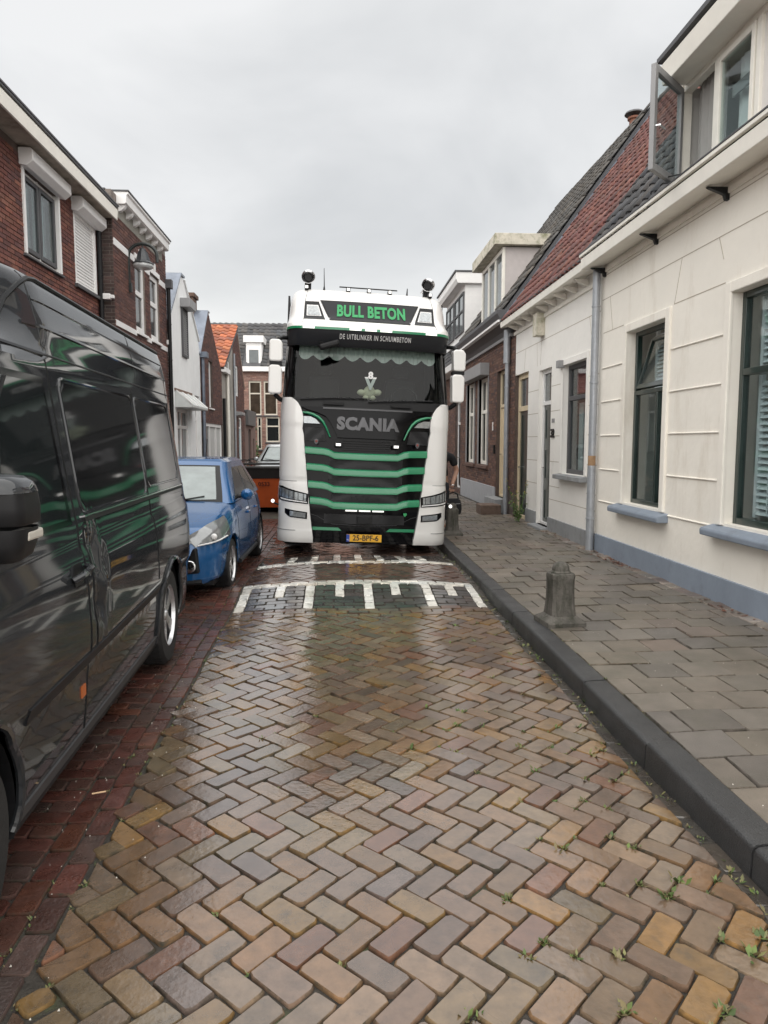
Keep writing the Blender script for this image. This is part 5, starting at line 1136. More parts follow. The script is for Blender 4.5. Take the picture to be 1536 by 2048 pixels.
# windscreen, frit, wipers
rws = [(2.29+(3.16-2.29)*j/10, -ux(1.16), ux(1.16)) for j in range(11)]; ws = patch(SF, rws, 28, -.02, .006, rim=False).build('windscreen', glass('screen_glass', (.6,.66,.64), 1.38), TR, smooth=True, recalc=False)
for s in (-1, 1):
    patch(SF, [(2.28+.88*j/8, min(s*ux(1.10), s*1.47), max(s*ux(1.10), s*1.47)) for j in range(9)], 10, -.032, .02).build('screen_pillar', M_gloss, TR, smooth=True)
patch(SF, [(2.18, -ux(1.05), ux(1.05)), (2.25, -ux(1.09), ux(1.09)), (2.33, -ux(1.1), ux(1.1))], 28, -.012, .03).build('cowl', M_plastic, TR, smooth=True)
for x0, x1, z1 in ((-1.0, -.02, 2.345), (.0, .98, 2.36)):
    mm = MB(); mm.tube([SF(ux(x0), 2.30, .02), SF(ux((x0+x1)/2), 2.335, .02), SF(ux(x1), z1, .015)], .011, 6); mm.obox(Matrix.Translation(SF(ux((x0+x1)/2), 2.26, .02)), .3, .03, .04); mm.build('wiper', M_plastic, TR, smooth=True)
# lace valance behind the screen
m = MB(); n = 96; R_ = []
for j in range(5):
    row = []
    for i in range(n+1):
        u = -1.1+2.2*i/n; sc_ = abs(sin((u+1.1)*pi*4.1)); zb = 2.985-.075*sc_; zt_ = 3.12; v = j/4; row.append(SF(ux(u*1.0), zb+(zt_-zb)*v, -.075-.012*sin(i*1.9)))
    R_.append(row)
m.grid(R_); m.build('lace_valance', mat('lace', (.6,.64,.62), .8, var=.1, vs=40), TR, smooth=True, recalc=False)
# cream plush toy in simplified lumps with the big figure sign on the dash
cu = MB()
for cx, cz, rx, rz in ((.03, 2.46, .09, .10), (-.09, 2.45, .065, .05), (.15, 2.46, .065, .05), (-.02, 2.38, .05, .04), (.08, 2.38, .05, .04)):
    cu.grid([[(cx+rx*sin(p)*cos(t), .36+.05*sin(p)*sin(t), cz+rz*cos(p)) for t in [2*pi*k/12 for k in range(13)]] for p in [pi*k/8 for k in range(9)]])
cu.build('plush_toy', mat('cream_plush', (.62,.6,.45), .9, var=.1, vs=20), TR, smooth=True)
sfn = lambda x0, z0: (lambda x, y, z: Vector((x0+x, .285-z, z0+y)))
put_text('figure_sign', '8', sfn(.035, 2.70), M_letterw, TR, .14, bold=.007, depth=.005); put_text('figure_sign', 'V', sfn(.035, 2.575), M_letterw, TR, .24, bold=.012, depth=.005)
# bonnet panel with the name
bp_ = [(1.765, .44), (1.8, .45), (1.9, .50), (2.0, .56), (2.07, .62), (2.12, .74), (2.16, .9), (2.2, .98)]
patch(SF, [(z, -ux(x), ux(x)) for z, x in bp_], 28, .012, .05).build('bonnet_panel', M_gloss, TR, smooth=True)
patch(SF, [(2.175, -ux(.66), ux(.66)), (2.2, -ux(.66), ux(.66))], 20, .025, .03).build('bonnet_lip', mat('lip_grey', (.05,.05,.055), .3, var=0), TR, smooth=True)
SFx = lambda dz, off: (lambda x, y, z: SF(ux(x), dz+y, off+z))
put_text('name_lettering', 'SCANIA', SFx(1.965, .02), M_letterd, TR, .24, bold=.014, depth=.012, sx=1.0, space=1.08)
for s in (-1, 1):
    pth = [SF(s*ux(x), z, .02) for x, z in ((.955, 2.11), (.88, 2.105), (.8, 2.085), (.72, 2.045), (.66, 1.99), (.6, 1.89), (.545, 1.765))]
    MB().tube(pth, [.012, .018, .02, .02, .018, .014, .01], 8).build('green_trim', M_tgreen, TR, smooth=True)
    patch(SF, [(1.955, min(s*ux(.70), s*ux(.935)), max(s*ux(.70), s*ux(.935))), (2.02, min(s*ux(.76), s*ux(.94)), max(s*ux(.76), s*ux(.94))), (2.055, min(s*ux(.84), s*ux(.945)), max(s*ux(.84), s*ux(.945)))], 8, -.005, .02).build('upper_lamp', M_lens, TR, smooth=True)
    patch(SF, [(1.70+.05*j, min(s*ux(.60+.012*j), s*ux(.92)), max(s*ux(.60+.012*j), s*ux(.92))) for j in range(5)], 8, -.03, .02).build('side_mesh', M_mesh, TR, smooth=True)
    # small shield badge and work lamp
    MB().prism([(s*.745-.03, 1.72), (s*.745, 1.735), (s*.745+.03, 1.72), (s*.745+.026, 1.675), (s*.745, 1.65), (s*.745-.026, 1.675)], 'y', .03, .05).build('badge', M_letterd, TR); MB().lathe([(0, .022), (.016, .024), (.018, .03)], (s*.745, 0, 1.697), 'y', 12).build('badge_crest', mat('crest_red', (.2,.03,.02), .4, var=.3, vs=80), TR)
    wl = MB().box(s*.425-.055, s*.425+.055, .0, .06, 1.63, 1.69).build('work_lamp', M_plastic, TR, bevel=.008); MB().box(s*.425-.035, s*.425+.035, -.004, .0, 1.642, 1.678).build('lens', M_lit, wl)
for j in range(5): patch(SF, [(1.585+.033*j, -ux(.36), ux(.36)), (1.601+.033*j, -ux(.36), ux(.36))], 20, -.02+.006*(j % 2), .03).build('grille_slat', M_plastic, TR, smooth=True)
# grille openings between the green bars, then the bars
for z0, z1, xm in ((1.30, 1.46, .55), (1.055, 1.215, .55), (.82, .955, .5), (.50, .64, .6)): patch(SF, [(z0, -ux(xm), ux(xm)), ((z0+z1)/2, -ux(xm), ux(xm)), (z1, -ux(xm), ux(xm))], 24, -.045, .01).build('grille_mesh', M_mesh, TR, smooth=True)
for z, xe in ((1.45, .905), (1.21, .875), (.955, .843), (.72, .81)):
    stx = [(-xe, .065), (-.64, .055), (-.56, .04), (-.47, 0), (-.25, -.004), (0, -.006), (.25, -.004), (.47, 0), (.56, .04), (.64, .055), (xe, .065)]
    m = MB(); F_ = []; h_ = .098
    for x, dz in stx:
        o_ = .028 if abs(x) > .5 else .005; F_.append([SF(ux(x), z+dz, -.05), SF(ux(x), z+dz, o_), SF(ux(x), z+dz+h_*.3, o_+.004), SF(ux(x), z+dz+h_*.85, o_-.004), SF(ux(x), z+dz+h_, o_-.02), SF(ux(x), z+dz+h_+.004, -.05)])
    m.grid(F_); m.build('grille_bar', M_tgreen, TR, smooth=True, ang=25)
for k in (-1, 0, 1): patch(SF, [(.688, ux(k*.2-.085), ux(k*.2+.085)), (.708, ux(k*.2-.085), ux(k*.2+.085))], 6, -.02, .03).build('led_strip', M_lit, TR)
m = MB(); m.tube([SF(ux(x), z, -.05) for x, z in ((-.8, .63), (-.7, .6), (-.55, .52), (-.47, .49), (0, .475), (.47, .49), (.55, .52), (.7, .6), (.8, .63))], .004, 6); m.build('bumper_bead', M_letterd, TR, smooth=True)
MB().box(-.11, .11, -.01, .08, .52, .62).build('sensor', M_plastic, TR, bevel=.006)
for s in (-1, 1): patch(SF, [(.395, min(s*ux(.335), s*ux(.76)), max(s*ux(.335), s*ux(.76))), (.44, min(s*ux(.385), s*ux(.765)), max(s*ux(.385), s*ux(.765)))], 10, -.03, .025).build('green_strip', M_tgreen, TR, smooth=True)
cb = MB().prism([(.575, .66), (.6, .63), (.625, .66), (.625, .685), (.575, .685)], 'y', .0, .012).build('green_crest', M_letterg, TR)
# number plate
np_ = MB().box(-.26, .26, -.035, -.02, .245, .355).build('number_plate', mat('plate_yellow', (.72,.38,.02), .4, var=.03), TR, bevel=.004)
MB().box(-.262, -.215, -.038, -.0355, .247, .353).build('plate_band', mat('plate_blue', (.01,.05,.3), .4, var=0), np_)
put_text('plate_lettering', '25-BPF-6', lambda x, y, z: Vector((.022+x, -.0365-z, .3+y)), mat('plate_ink', (.01,.008,.006), .5, var=0), np_, .112, bold=.0022, depth=.001, sx=.93)
put_text('plate_lettering', 'NL', lambda x, y, z: Vector((-.238+x, -.0395-z, .272+y)), M_letterw, np_, .028, depth=.0006)
# visor: black band, green line, marker lamps, lettering
patch(SV, [(3.10, -1.42, 1.42), (3.14, -1.46, 1.46), (3.2, -1.47, 1.47), (3.26, -1.47, 1.47), (3.31, -1.47, 1.47), (3.335, -1.47, 1.47)], 44, -.01, .06).build('visor_band', M_tgrey, TR, smooth=True)
patch(SV, [(3.325, -1.5, 1.5), (3.36, -1.5, 1.5)], 44, .005, .05).build('visor_line', M_tgreen, TR, smooth=True)
for x in (-.94, -.235, 0, .235, .94): patch(SV, [(3.328, ux(x-.088), ux(x+.088)), (3.358, ux(x-.088), ux(x+.088))], 6, .016, .03).build('marker_lamp', M_lit, TR)
put_text('visor_lettering', 'DE UITBLINKER IN SCHUIMBETON', lambda x, y, z: SV(ux(x+.08), 3.235+y, -.002+z), M_letterw, TR, .098, bold=.0008, depth=.003, sx=.62, space=1.2)
# illuminated-sign panel and high lamps
def sg(u, v, off=0): xx = (.63+(.80-.63)*v)*u; return SV(ux(xx), 3.475+(3.80-3.475)*v+.0*u, off)
patch(sg, [(v/8, -1, 1) for v in range(9)], 24, .008, .03).build('roof_sign', M_black, TR, smooth=True); patch(sg, [(.07+.86*v/8, -.965, .965) for v in range(9)], 24, .013, .01).build('roof_sign_face', M_tgrey, TR, smooth=True)
put_text('sign_lettering', 'BULL BETON', lambda x, y, z: SV(ux(x+.02), 3.635+y, .018+z), M_letterg, TR, .245, bold=.010, depth=.004, sx=.74, space=1.06)
for s in (-1, 1):
    def ra(u, v, off=0): a = .70+.12*v; b = 1.04; return SV(s*ux(a+(b-a)*u), 3.485+(3.775-3.485)*v, off)
    h = patch(ra, [(v/6, 0, 1) for v in range(7)], 10, .008, .03).build('roof_lamp', M_black, TR, smooth=True); patch(ra, [(.2+.6*v/5, .12, .86) for v in range(6)], 8, .014, .006).build('lens', M_letterw, h, smooth=True); patch(ra, [(.25+.5*v/5, .17, .81) for v in range(6)], 8, .02, .004).build('reflector', M_lens, h, smooth=True)
    # chrome air horn
    x0, y0, z0 = s*.93, .98, 4.2
    MB().lathe([(.1, -.16), (.105, -.15), (.098, -.14), (.06, -.09), (.035, .0), (.022, .3), (.02, .45)], (x0, y0, z0), 'y', 24, cap=False).build('air_horn', M_chrome, TR, smooth=True); MB().lathe([(0, -.06), (.05, -.075), (.056, -.09)], (x0, y0, z0), 'y', 20).build('horn_throat', M_plastic, TR, smooth=True); MB().box(x0-.05, x0+.05, y0-.03, y0+.05, 4.03, 4.17).build('horn_foot', M_plastic, TR, bevel=.01)
for x in (-.95, -.32, 0, .32, .95):
    b = MB().box(x-.03, x+.03, .70, .80, 3.98, 4.045).build('roof_marker', M_plastic, TR, bevel=.006); MB().box(x-.02, x+.02, .694, .70, 4.0, 4.038).build('lens', M_lit, b)
MB().tube([(-.68, .95, 4.03), (-.68, .95, 4.1), (-.69, 1.0, 4.38)], [.02, .008, .004], 8).build('aerial', M_plastic, TR, smooth=True); MB().tube([(.62, .95, 4.03), (.62, .95, 4.06), (.625, .97, 4.15)], [.02, .012, .006], 8).build('aerial', M_plastic, TR, smooth=True); MB().tube([(-.45, .85, 4.08), (.45, .85, 4.08)], .01, 8).build('roof_bar', M_plastic, TR, smooth=True)
# front blind-spot mirror at the visor
MB().obox(Matrix.Translation((-.6, .16, 3.1)) @ Matrix.Rotation(radians(-18), 4, 'Y'), .3, .1, .09).build('front_mirror', M_plastic, TR, bevel=.03); MB().tube([(-.75, .25, 3.15), (-.68, .17, 3.12)], .015, 6).build('mirror_arm', M_plastic, TR)
# chassis and wheels
MB().box(-.42, -.3, 1.2, 6.6, .7, .95).build('chassis_rail', M_plastic, TR); MB().box(.3, .42, 1.2, 6.6, .7, .95).build('chassis_rail', M_plastic, TR); MB().box(-.9, .9, .25, 1.2, .3, .5).build('underbody', M_plastic, TR)
for s in (-1, 1):
    MB().box(s*.72-.35, s*.72+.35, 2.3, 4.0, .45, 1.05).build('tank', M_alloy, TR, bevel=.06)
    wheel(TR, (s*1.05, 1.38, .51), .51, .32, s, M_alloy, 8, .58)
    wheel(TR, (s*.98, 5.0, .51), .51, .55, s, M_alloy, 8, .58)
    MB().prism([(.72, .55), (.8, .95), (1.1, 1.12), (1.6, 1.12), (1.95, .95), (2.05, .55), (1.95, .55), (1.85, .88), (1.55, 1.04), (1.15, 1.04), (.88, .88), (.8, .55)], 'x', s*.85, s*1.24).build('wheel_arch', M_plastic, TR)
# ------------------------------------------------------------------ van (front towards the camera, parked on the left)
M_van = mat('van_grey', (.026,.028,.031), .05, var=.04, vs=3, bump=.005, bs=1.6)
VN = thing('delivery_van', 'dark grey high-roofed delivery van with a dented side, parked at the left edge', 'van', (-1.075, .80, 0), (0, 0, radians(2.6)))
# local: +x is the flank seen by the camera (x = 0 at its widest), body reaches x = -2.02; y from the nose (0) to the tail (5.75)
VL, VH = 5.75, 2.6
VP = [(.26, -.075), (.34, -.045), (.5, -.03), (.66, -.028), (.70, -.005), (.80, .0), (1.0, -.005), (1.17, -.02), (1.21, -.042), (1.30, -.045), (1.36, -.055), (1.9, -.13), (2.02, -.147), (2.06, -.148), (2.10, -.16), (2.2, -.172), (2.26, -.18), (2.3, -.19), (2.40, -.212), (2.46, -.235), (2.51, -.30), (2.545, -.46), (2.575, -.72), (2.6, -1.01)]
WY = [(1.36, .37), (4.72, .37)]
def van_x(y, z):
    x = smooth_tab(VP, z, .02); 
    if y < 1.35: x -= .5*((1.35-y)/1.35)**2.4+.05*((1.35-y)/1.35)
    if y < 2.75 and z > 2.08: x -= .42*((2.75-y)/.75)**2*sstep(2.05, 2.3, z)
    if y > 5.45: x -= .25*((y-5.45)/.3)**3*.6
    # dent behind the cab door
    d = math.exp(-((y-2.83)/.10)**2)*math.exp(-((z-1.0)/.24)**2); x += -.035*d*(.6+.7*sin(z*23+y*9))-.012*d*sin(y*60)
    return x
def van_zt(y):                     # top of the side at station y: screen and bonnet slope at the front
    if y > 2.7: return VH-(.02*max(0, (y-4.8)/.95)**2)
    if y > 1.7: return 2.12+(VH-2.12)*sstep(1.7, 2.7, y)
    if y > .75: return 1.22+(y-.75)/.95*.9
    return .82+.4*sstep(0, .75, y)
def van_lo(y):
    z = .27
    for yc, r in WY:
        R = r+.075
        if abs(y-yc) < R: z = max(z, r+sqrt(R*R-(y-yc)**2)*1.0)
    return z
def SVN(y, z, off=0.0):
    e = .02; x = van_x(y, z); dxy = (van_x(y+e, z)-van_x(y-e, z))/(2*e); dxz = (van_x(y, z+e)-van_x(y, z-e))/(2*e); n_ = Vector((1, -dxy, -dxz)).normalized(); return Vector((x, y, z))+n_*off
def vpatch(y0, y1, rws_, n, off, thick, nm, mt, par, **k):      # rws_: (z, ya, yb)
    return patch(lambda u, v, o: SVN(u, v, o), rws_, n, off, thick).build(nm, mt, par, smooth=True, **k)
ys = sorted(set([0, .03, .08, .15, .25, .4, .55]+[round(.6+.05*i, 3) for i in range(27)]+[round(2.0+.1*i, 3) for i in range(6)]+[round(2.5+.025*i, 3) for i in range(30)]+[round(3.2+.1*i, 3) for i in range(10)]+[round(4.2+.045*i, 3) for i in range(24)]+[5.25, 5.35, 5.45, 5.52, 5.58, 5.64, 5.69, 5.72, 5.75]))
vz = [p[0] for p in VP]
def van_side(mirror=False):
    G = []
    for y in ys:
        lo, zt = van_lo(y), van_zt(y); zm = .90; row = []
        for z in [.26, .34, .42, .5, .58, .66, .70, .75, .82, .90]: row.append(max(z, lo) if lo < .9 else max(z, min(lo, .9)))
        row += [.95, 1.0, 1.05, 1.1, 1.17, 1.21, 1.25, 1.30, 1.36, 1.5, 1.65, 1.8, 1.9, 2.0, 2.03, 2.06, 2.10, 2.15, 2.2, 2.23, 2.26, 2.3, 2.36, 2.42, 2.44, 2.46, 2.49, 2.51, 2.53, 2.545, 2.56, 2.575, 2.59, 2.6]
        R = []
        for z in row:
            if z > zt: R.append(Vector((max(-1.01, van_x(y, min(z, zt))-(z-zt)*.9-.0), y, zt)))
            else: R.append(Vector((van_x(y, z), y, z)))
        R[-1] = Vector((-1.01, y, zt))
        G.append([Vector((-2.02-p.x, p.y, p.z)) if mirror else p for p in R])
    return G
m = MB()
for mi in (False, True):
    G = van_side(mi); m.grid(G)
    m.poly(G[0]+[Vector((-1.01, 0, .27))]); m.poly(G[-1]+[Vector((-1.01, 5.75, .27))])
m.build('body', M_van, VN, smooth=True, ang=28)
m = MB(); m.box(-1.95, -.08, .15, 5.65, .22, .30); m.build('underbody', M_plastic, VN)
for yc, r in WY:                    # wheel housings
    for sx, x0, x1 in ((1, -.5, -.05), (-1, -1.97, -1.52)):
        m = MB(); R = r+.07; m.grid([[(x, yc+R*cos(t), max(.25, r+R*sin(t))) for x in (x0, x1)] for t in [pi*k/16 for k in range(-2, 19)]]); xb = x0 if sx > 0 else x1; m.poly([(xb, yc+R*cos(t), r+R*sin(t)) for t in [pi*k/16 for k in range(0, 17)]]); m.build('wheel_housing', M_plastic, VN, recalc=False)
        wheel(VN, (-.155 if sx > 0 else -1.865, yc, r), r, .235, sx, M_alloy, 5, .64, style=1)
    # arch lip
    R = r+.078; pth = [SVN(yc+R*cos(t), max(.27, r+R*sin(t)), .006) for t in [pi*k/20 for k in range(-2, 23)]]; MB().tube(pth, .017, 8).build('arch_lip', M_van, VN, smooth=True)
# lower cladding strip along sill
vpatch(0, 0, [(.64, 1.86, 4.24), (.67, 1.86, 4.26), (.70, 1.86, 4.27)], 40, .006, .02, 'side_moulding', M_plastic, VN)
vpatch(0, 0, [(.262, 1.83, 4.27), (.30, 1.83, 4.27), (.33, 1.84, 4.26)], 40, .008, .02, 'sill_trim', mat('dull_plastic', (.05,.05,.052), .6, var=.15), VN)
# cab door glass with rubber surround
def dw(u, v, off=0):                # u 0 front .. 1 rear
    ya = 1.42+.34*max(0, v)**1.3+(.14*max(0, v-.8)/.2); yb = 2.52-.02*v; return SVN(ya+(yb-ya)*u, 1.345+(1.975-1.345)*(v-.06*max(0, (.28-u)/.28)**2*v), off)
MBs = patch(dw, [(v/14*1.06-.03, -.035, 1.03) for v in range(15)], 20, .003, .01).build('window_rubber', M_gloss, VN, smooth=True)
patch(dw, [(v/14*.97+.01, .01, .985) for v in range(15)], 20, .006, .006).build('door_glass', M_glassd, VN, smooth=True)
patch(dw, [(v/14*.97+.01, .34, .365) for v in range(15)], 2, .012, .006).build('quarter_light_bar', M_plastic, VN, smooth=True)
# pressed side panels: slim raised beads round the dark fields
def bead(pts, r, nm, mt): MB().tube([SVN(y, z, .002) for y, z in pts], r, 6).build(nm, mt, VN, smooth=True)
def rounded(y0, y1, z0, z1, r=.07):
    P = []
    for cy, cz, a0 in ((y1-r, z1-r, 0), (y0+r, z1-r, pi/2), (y0+r, z0+r, pi), (y1-r, z0+r, 1.5*pi)): P += [(cy+r*cos(a0+pi/2*k/5), cz+r*sin(a0+pi/2*k/5)) for k in range(6)]
    return P
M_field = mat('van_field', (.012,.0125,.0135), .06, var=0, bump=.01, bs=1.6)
def field(y0, y1, z0, z1, par):
    n = 10; rws_ = []
    for j in range(13):
        z = z0+(z1-z0)*j/12; e = 0; d = min(z-z0, z1-z)
        if d < .07: e = .07-sqrt(max(0, .07**2-(.07-d)**2))
        rws_.append((z, y0+e, y1-e))
    return vpatch(0, 0, rws_, 14, .004, .012, 'side_field', M_field, par)
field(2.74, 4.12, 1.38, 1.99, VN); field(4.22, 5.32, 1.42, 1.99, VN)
for nm, P in (('field_bead', rounded(2.72, 4.14, 1.36, 2.01)), ('field_bead', rounded(4.2, 5.34, 1.40, 2.01))): MB().tube([SVN(y, z, .001) for y, z in P], .008, 6, closed=True).build(nm, M_van, VN, smooth=True)
# sliding-door rail and shut lines
vpatch(0, 0, [(1.318, 2.72, 5.4), (1.338, 2.72, 5.4)], 40, .012, .02, 'slide_rail', M_plastic, VN); vpatch(0, 0, [(1.34, 2.72, 5.4), (1.348, 2.72, 5.4)], 40, .014, .02, 'rail_edge', M_chrome, VN)
for pts in ([(2.60, 2.08), (2.60, 1.6), (2.62, 1.3), (2.62, .9), (2.63, .62), (2.60, .5), (2.60, .29)], [(4.17, 2.06), (4.17, 1.3), (4.2, .9), (4.2, .75)], [(2.70, 1.3), (2.71, .9), (2.74, .64)]):
    P = []
    for (a, b), (c, d) in zip(pts, pts[1:]): P += [(a+(c-a)*k/8, b+(d-b)*k/8) for k in range(8)]
    P.append(pts[-1]); MB().tube([SVN(y, z, -.001) for y, z in P], .0055, 5).build('shut_line', M_black, VN, smooth=True)
P = [(2.58, 2.1), (2.2, 2.11), (1.95, 2.085), (1.8, 2.02), (1.62, 1.85), (1.45, 1.6)]; MB().tube([SVN(y, z, .001) for y, z in P], .012, 6).build('door_seal', M_gloss, VN, smooth=True)
MB().tube([SVN(2.58+.1*k, 2.105, .0) for k in range(30)], .006, 6).build('roof_seam', M_black, VN, smooth=True)
MB().tube([SVN(2.35+.1*k, 2.465-.25*max(0, (2.75-2.35-.1*k)/.4)**2, .004) for k in range(33)], .012, 6).build('roof_gutter', M_black, VN, smooth=True)
for yv in (2.62, 4.4): MB().tube([SVN(yv, 2.12+.02*k, -.002) for k in range(19)], .0045, 5).build('shut_line', M_black, VN, smooth=True)
for z, y0, y1 in ((2.235, 2.5, 5.5), (2.36, 2.62, 5.45)): MB().tube([SVN(y0+(y1-y0)*k/40, z, -.004) for k in range(41)], .0125, 6).build('roof_crease', M_van, VN, smooth=True)
# door handle, side marker, mirror
h = MB(); h.tube([SVN(2.40, 1.085, .008), SVN(2.43, 1.10, .04), SVN(2.56, 1.115, .045), SVN(2.6, 1.12, .012)], .016, 8); h.build('door_handle', M_van, VN, smooth=True)
patch(lambda u, v, o: SVN(u, v, o), [(1.05, 2.44, 2.55), (1.10, 2.42, 2.57), (1.15, 2.44, 2.55)], 8, .004, .01).build('handle_cup', M_black, VN, smooth=True)
vpatch(0, 0, [(.505, 2.52, 2.58), (.56, 2.52, 2.58)], 4, .006, .01, 'side_marker', M_orange, VN)
mr_ = MB()
def mring(z, y0, y1, x0, x1, r=.05):
    P = []
    for cx, cy, a0 in ((x1-r, y1-r, 0), (x0+r, y1-r, pi/2), (x0+r, y0+r, pi), (x1-r, y0+r, 1.5*pi)): P += [Vector((cx+r*cos(a0+pi/2*k/4), cy+r*sin(a0+pi/2*k/4), z)) for k in range(5)]
    return [Vector((p.x*.78, p.y, 1.335+(p.z-1.225)*.765)) for p in P]
MY = 1.34
G = [mring(z, MY+a, MY+b, c, d, min((b-a), (d-c))*.3) for z, a, b, c, d in ((1.578, .07, .15, .04, .14), (1.57, .03, .175, .0, .2), (1.545, .0, .19, -.02, .235), (1.51, -.008, .195, -.028, .248), (1.505, -.008, .195, -.028, .249))]
mr_.grid(G, wrap=True); mr_.poly(G[0]); mo = mr_.build('mirror', M_van, VN, smooth=True, ang=50)
l3 = MB(); G = [mring(z, MY+a, MY+b, c, d, .045) for z, a, b, c, d in ((1.504, -.004, .19, -.024, .244), (1.45, -.006, .194, -.026, .25), (1.385, -.004, .192, -.022, .25), (1.378, .0, .186, -.02, .244))]; l3.grid(G, wrap=True); l3.build('mirror_shell', M_plastic, mo, smooth=True, ang=50)
l2 = MB(); G = [mring(z, MY+a, MY+b, c, d, .05) for z, a, b, c, d in ((1.364, .0, .185, -.02, .245), (1.30, .0, .18, -.02, .24), (1.25, .01, .17, -.02, .225), (1.225, .04, .15, .0, .19))]; l2.grid(G, wrap=True); l2.poly(G[-1]); l2.build('mirror_foot', M_plastic, mo, smooth=True, ang=50)
MB().box(.125, .192, MY+.06, MY+.187, 1.40, 1.432).build('indicator', mat('pale_lens', (.5,.47,.42), .2, var=.1), mo, bevel=.008)
MB().box(-.0, .16, MY+.1955, MY+.2, 1.47, 1.57).build('mirror_glass', M_chrome, mo); MB().tube([(-.2, MY+.08, 1.38), (.02, MY+.08, 1.37)], .04, 8).build('mirror_arm', M_plastic, mo, smooth=True)
# screen, rear lamp
m = MB(); m.poly([(-.32, .80, 1.27), (-1.7, .80, 1.27), (-1.62, 1.68, 2.1), (-.40, 1.68, 2.1)]); m.build('windscreen', M_glassd, VN, recalc=False)
m = MB(); m.grid([[SVN(y, z, .006) for y in (5.60, 5.66, 5.7, 5.74)] for z in (.85, .95, 1.05, 1.15, 1.25, 1.35)]); m.build('rear_lamp', M_red, VN, smooth=True, recalc=False)
MB().box(-1.9, -.12, 5.68, 5.84, .38, .62).build('rear_bumper', M_plastic, VN, bevel=.04)
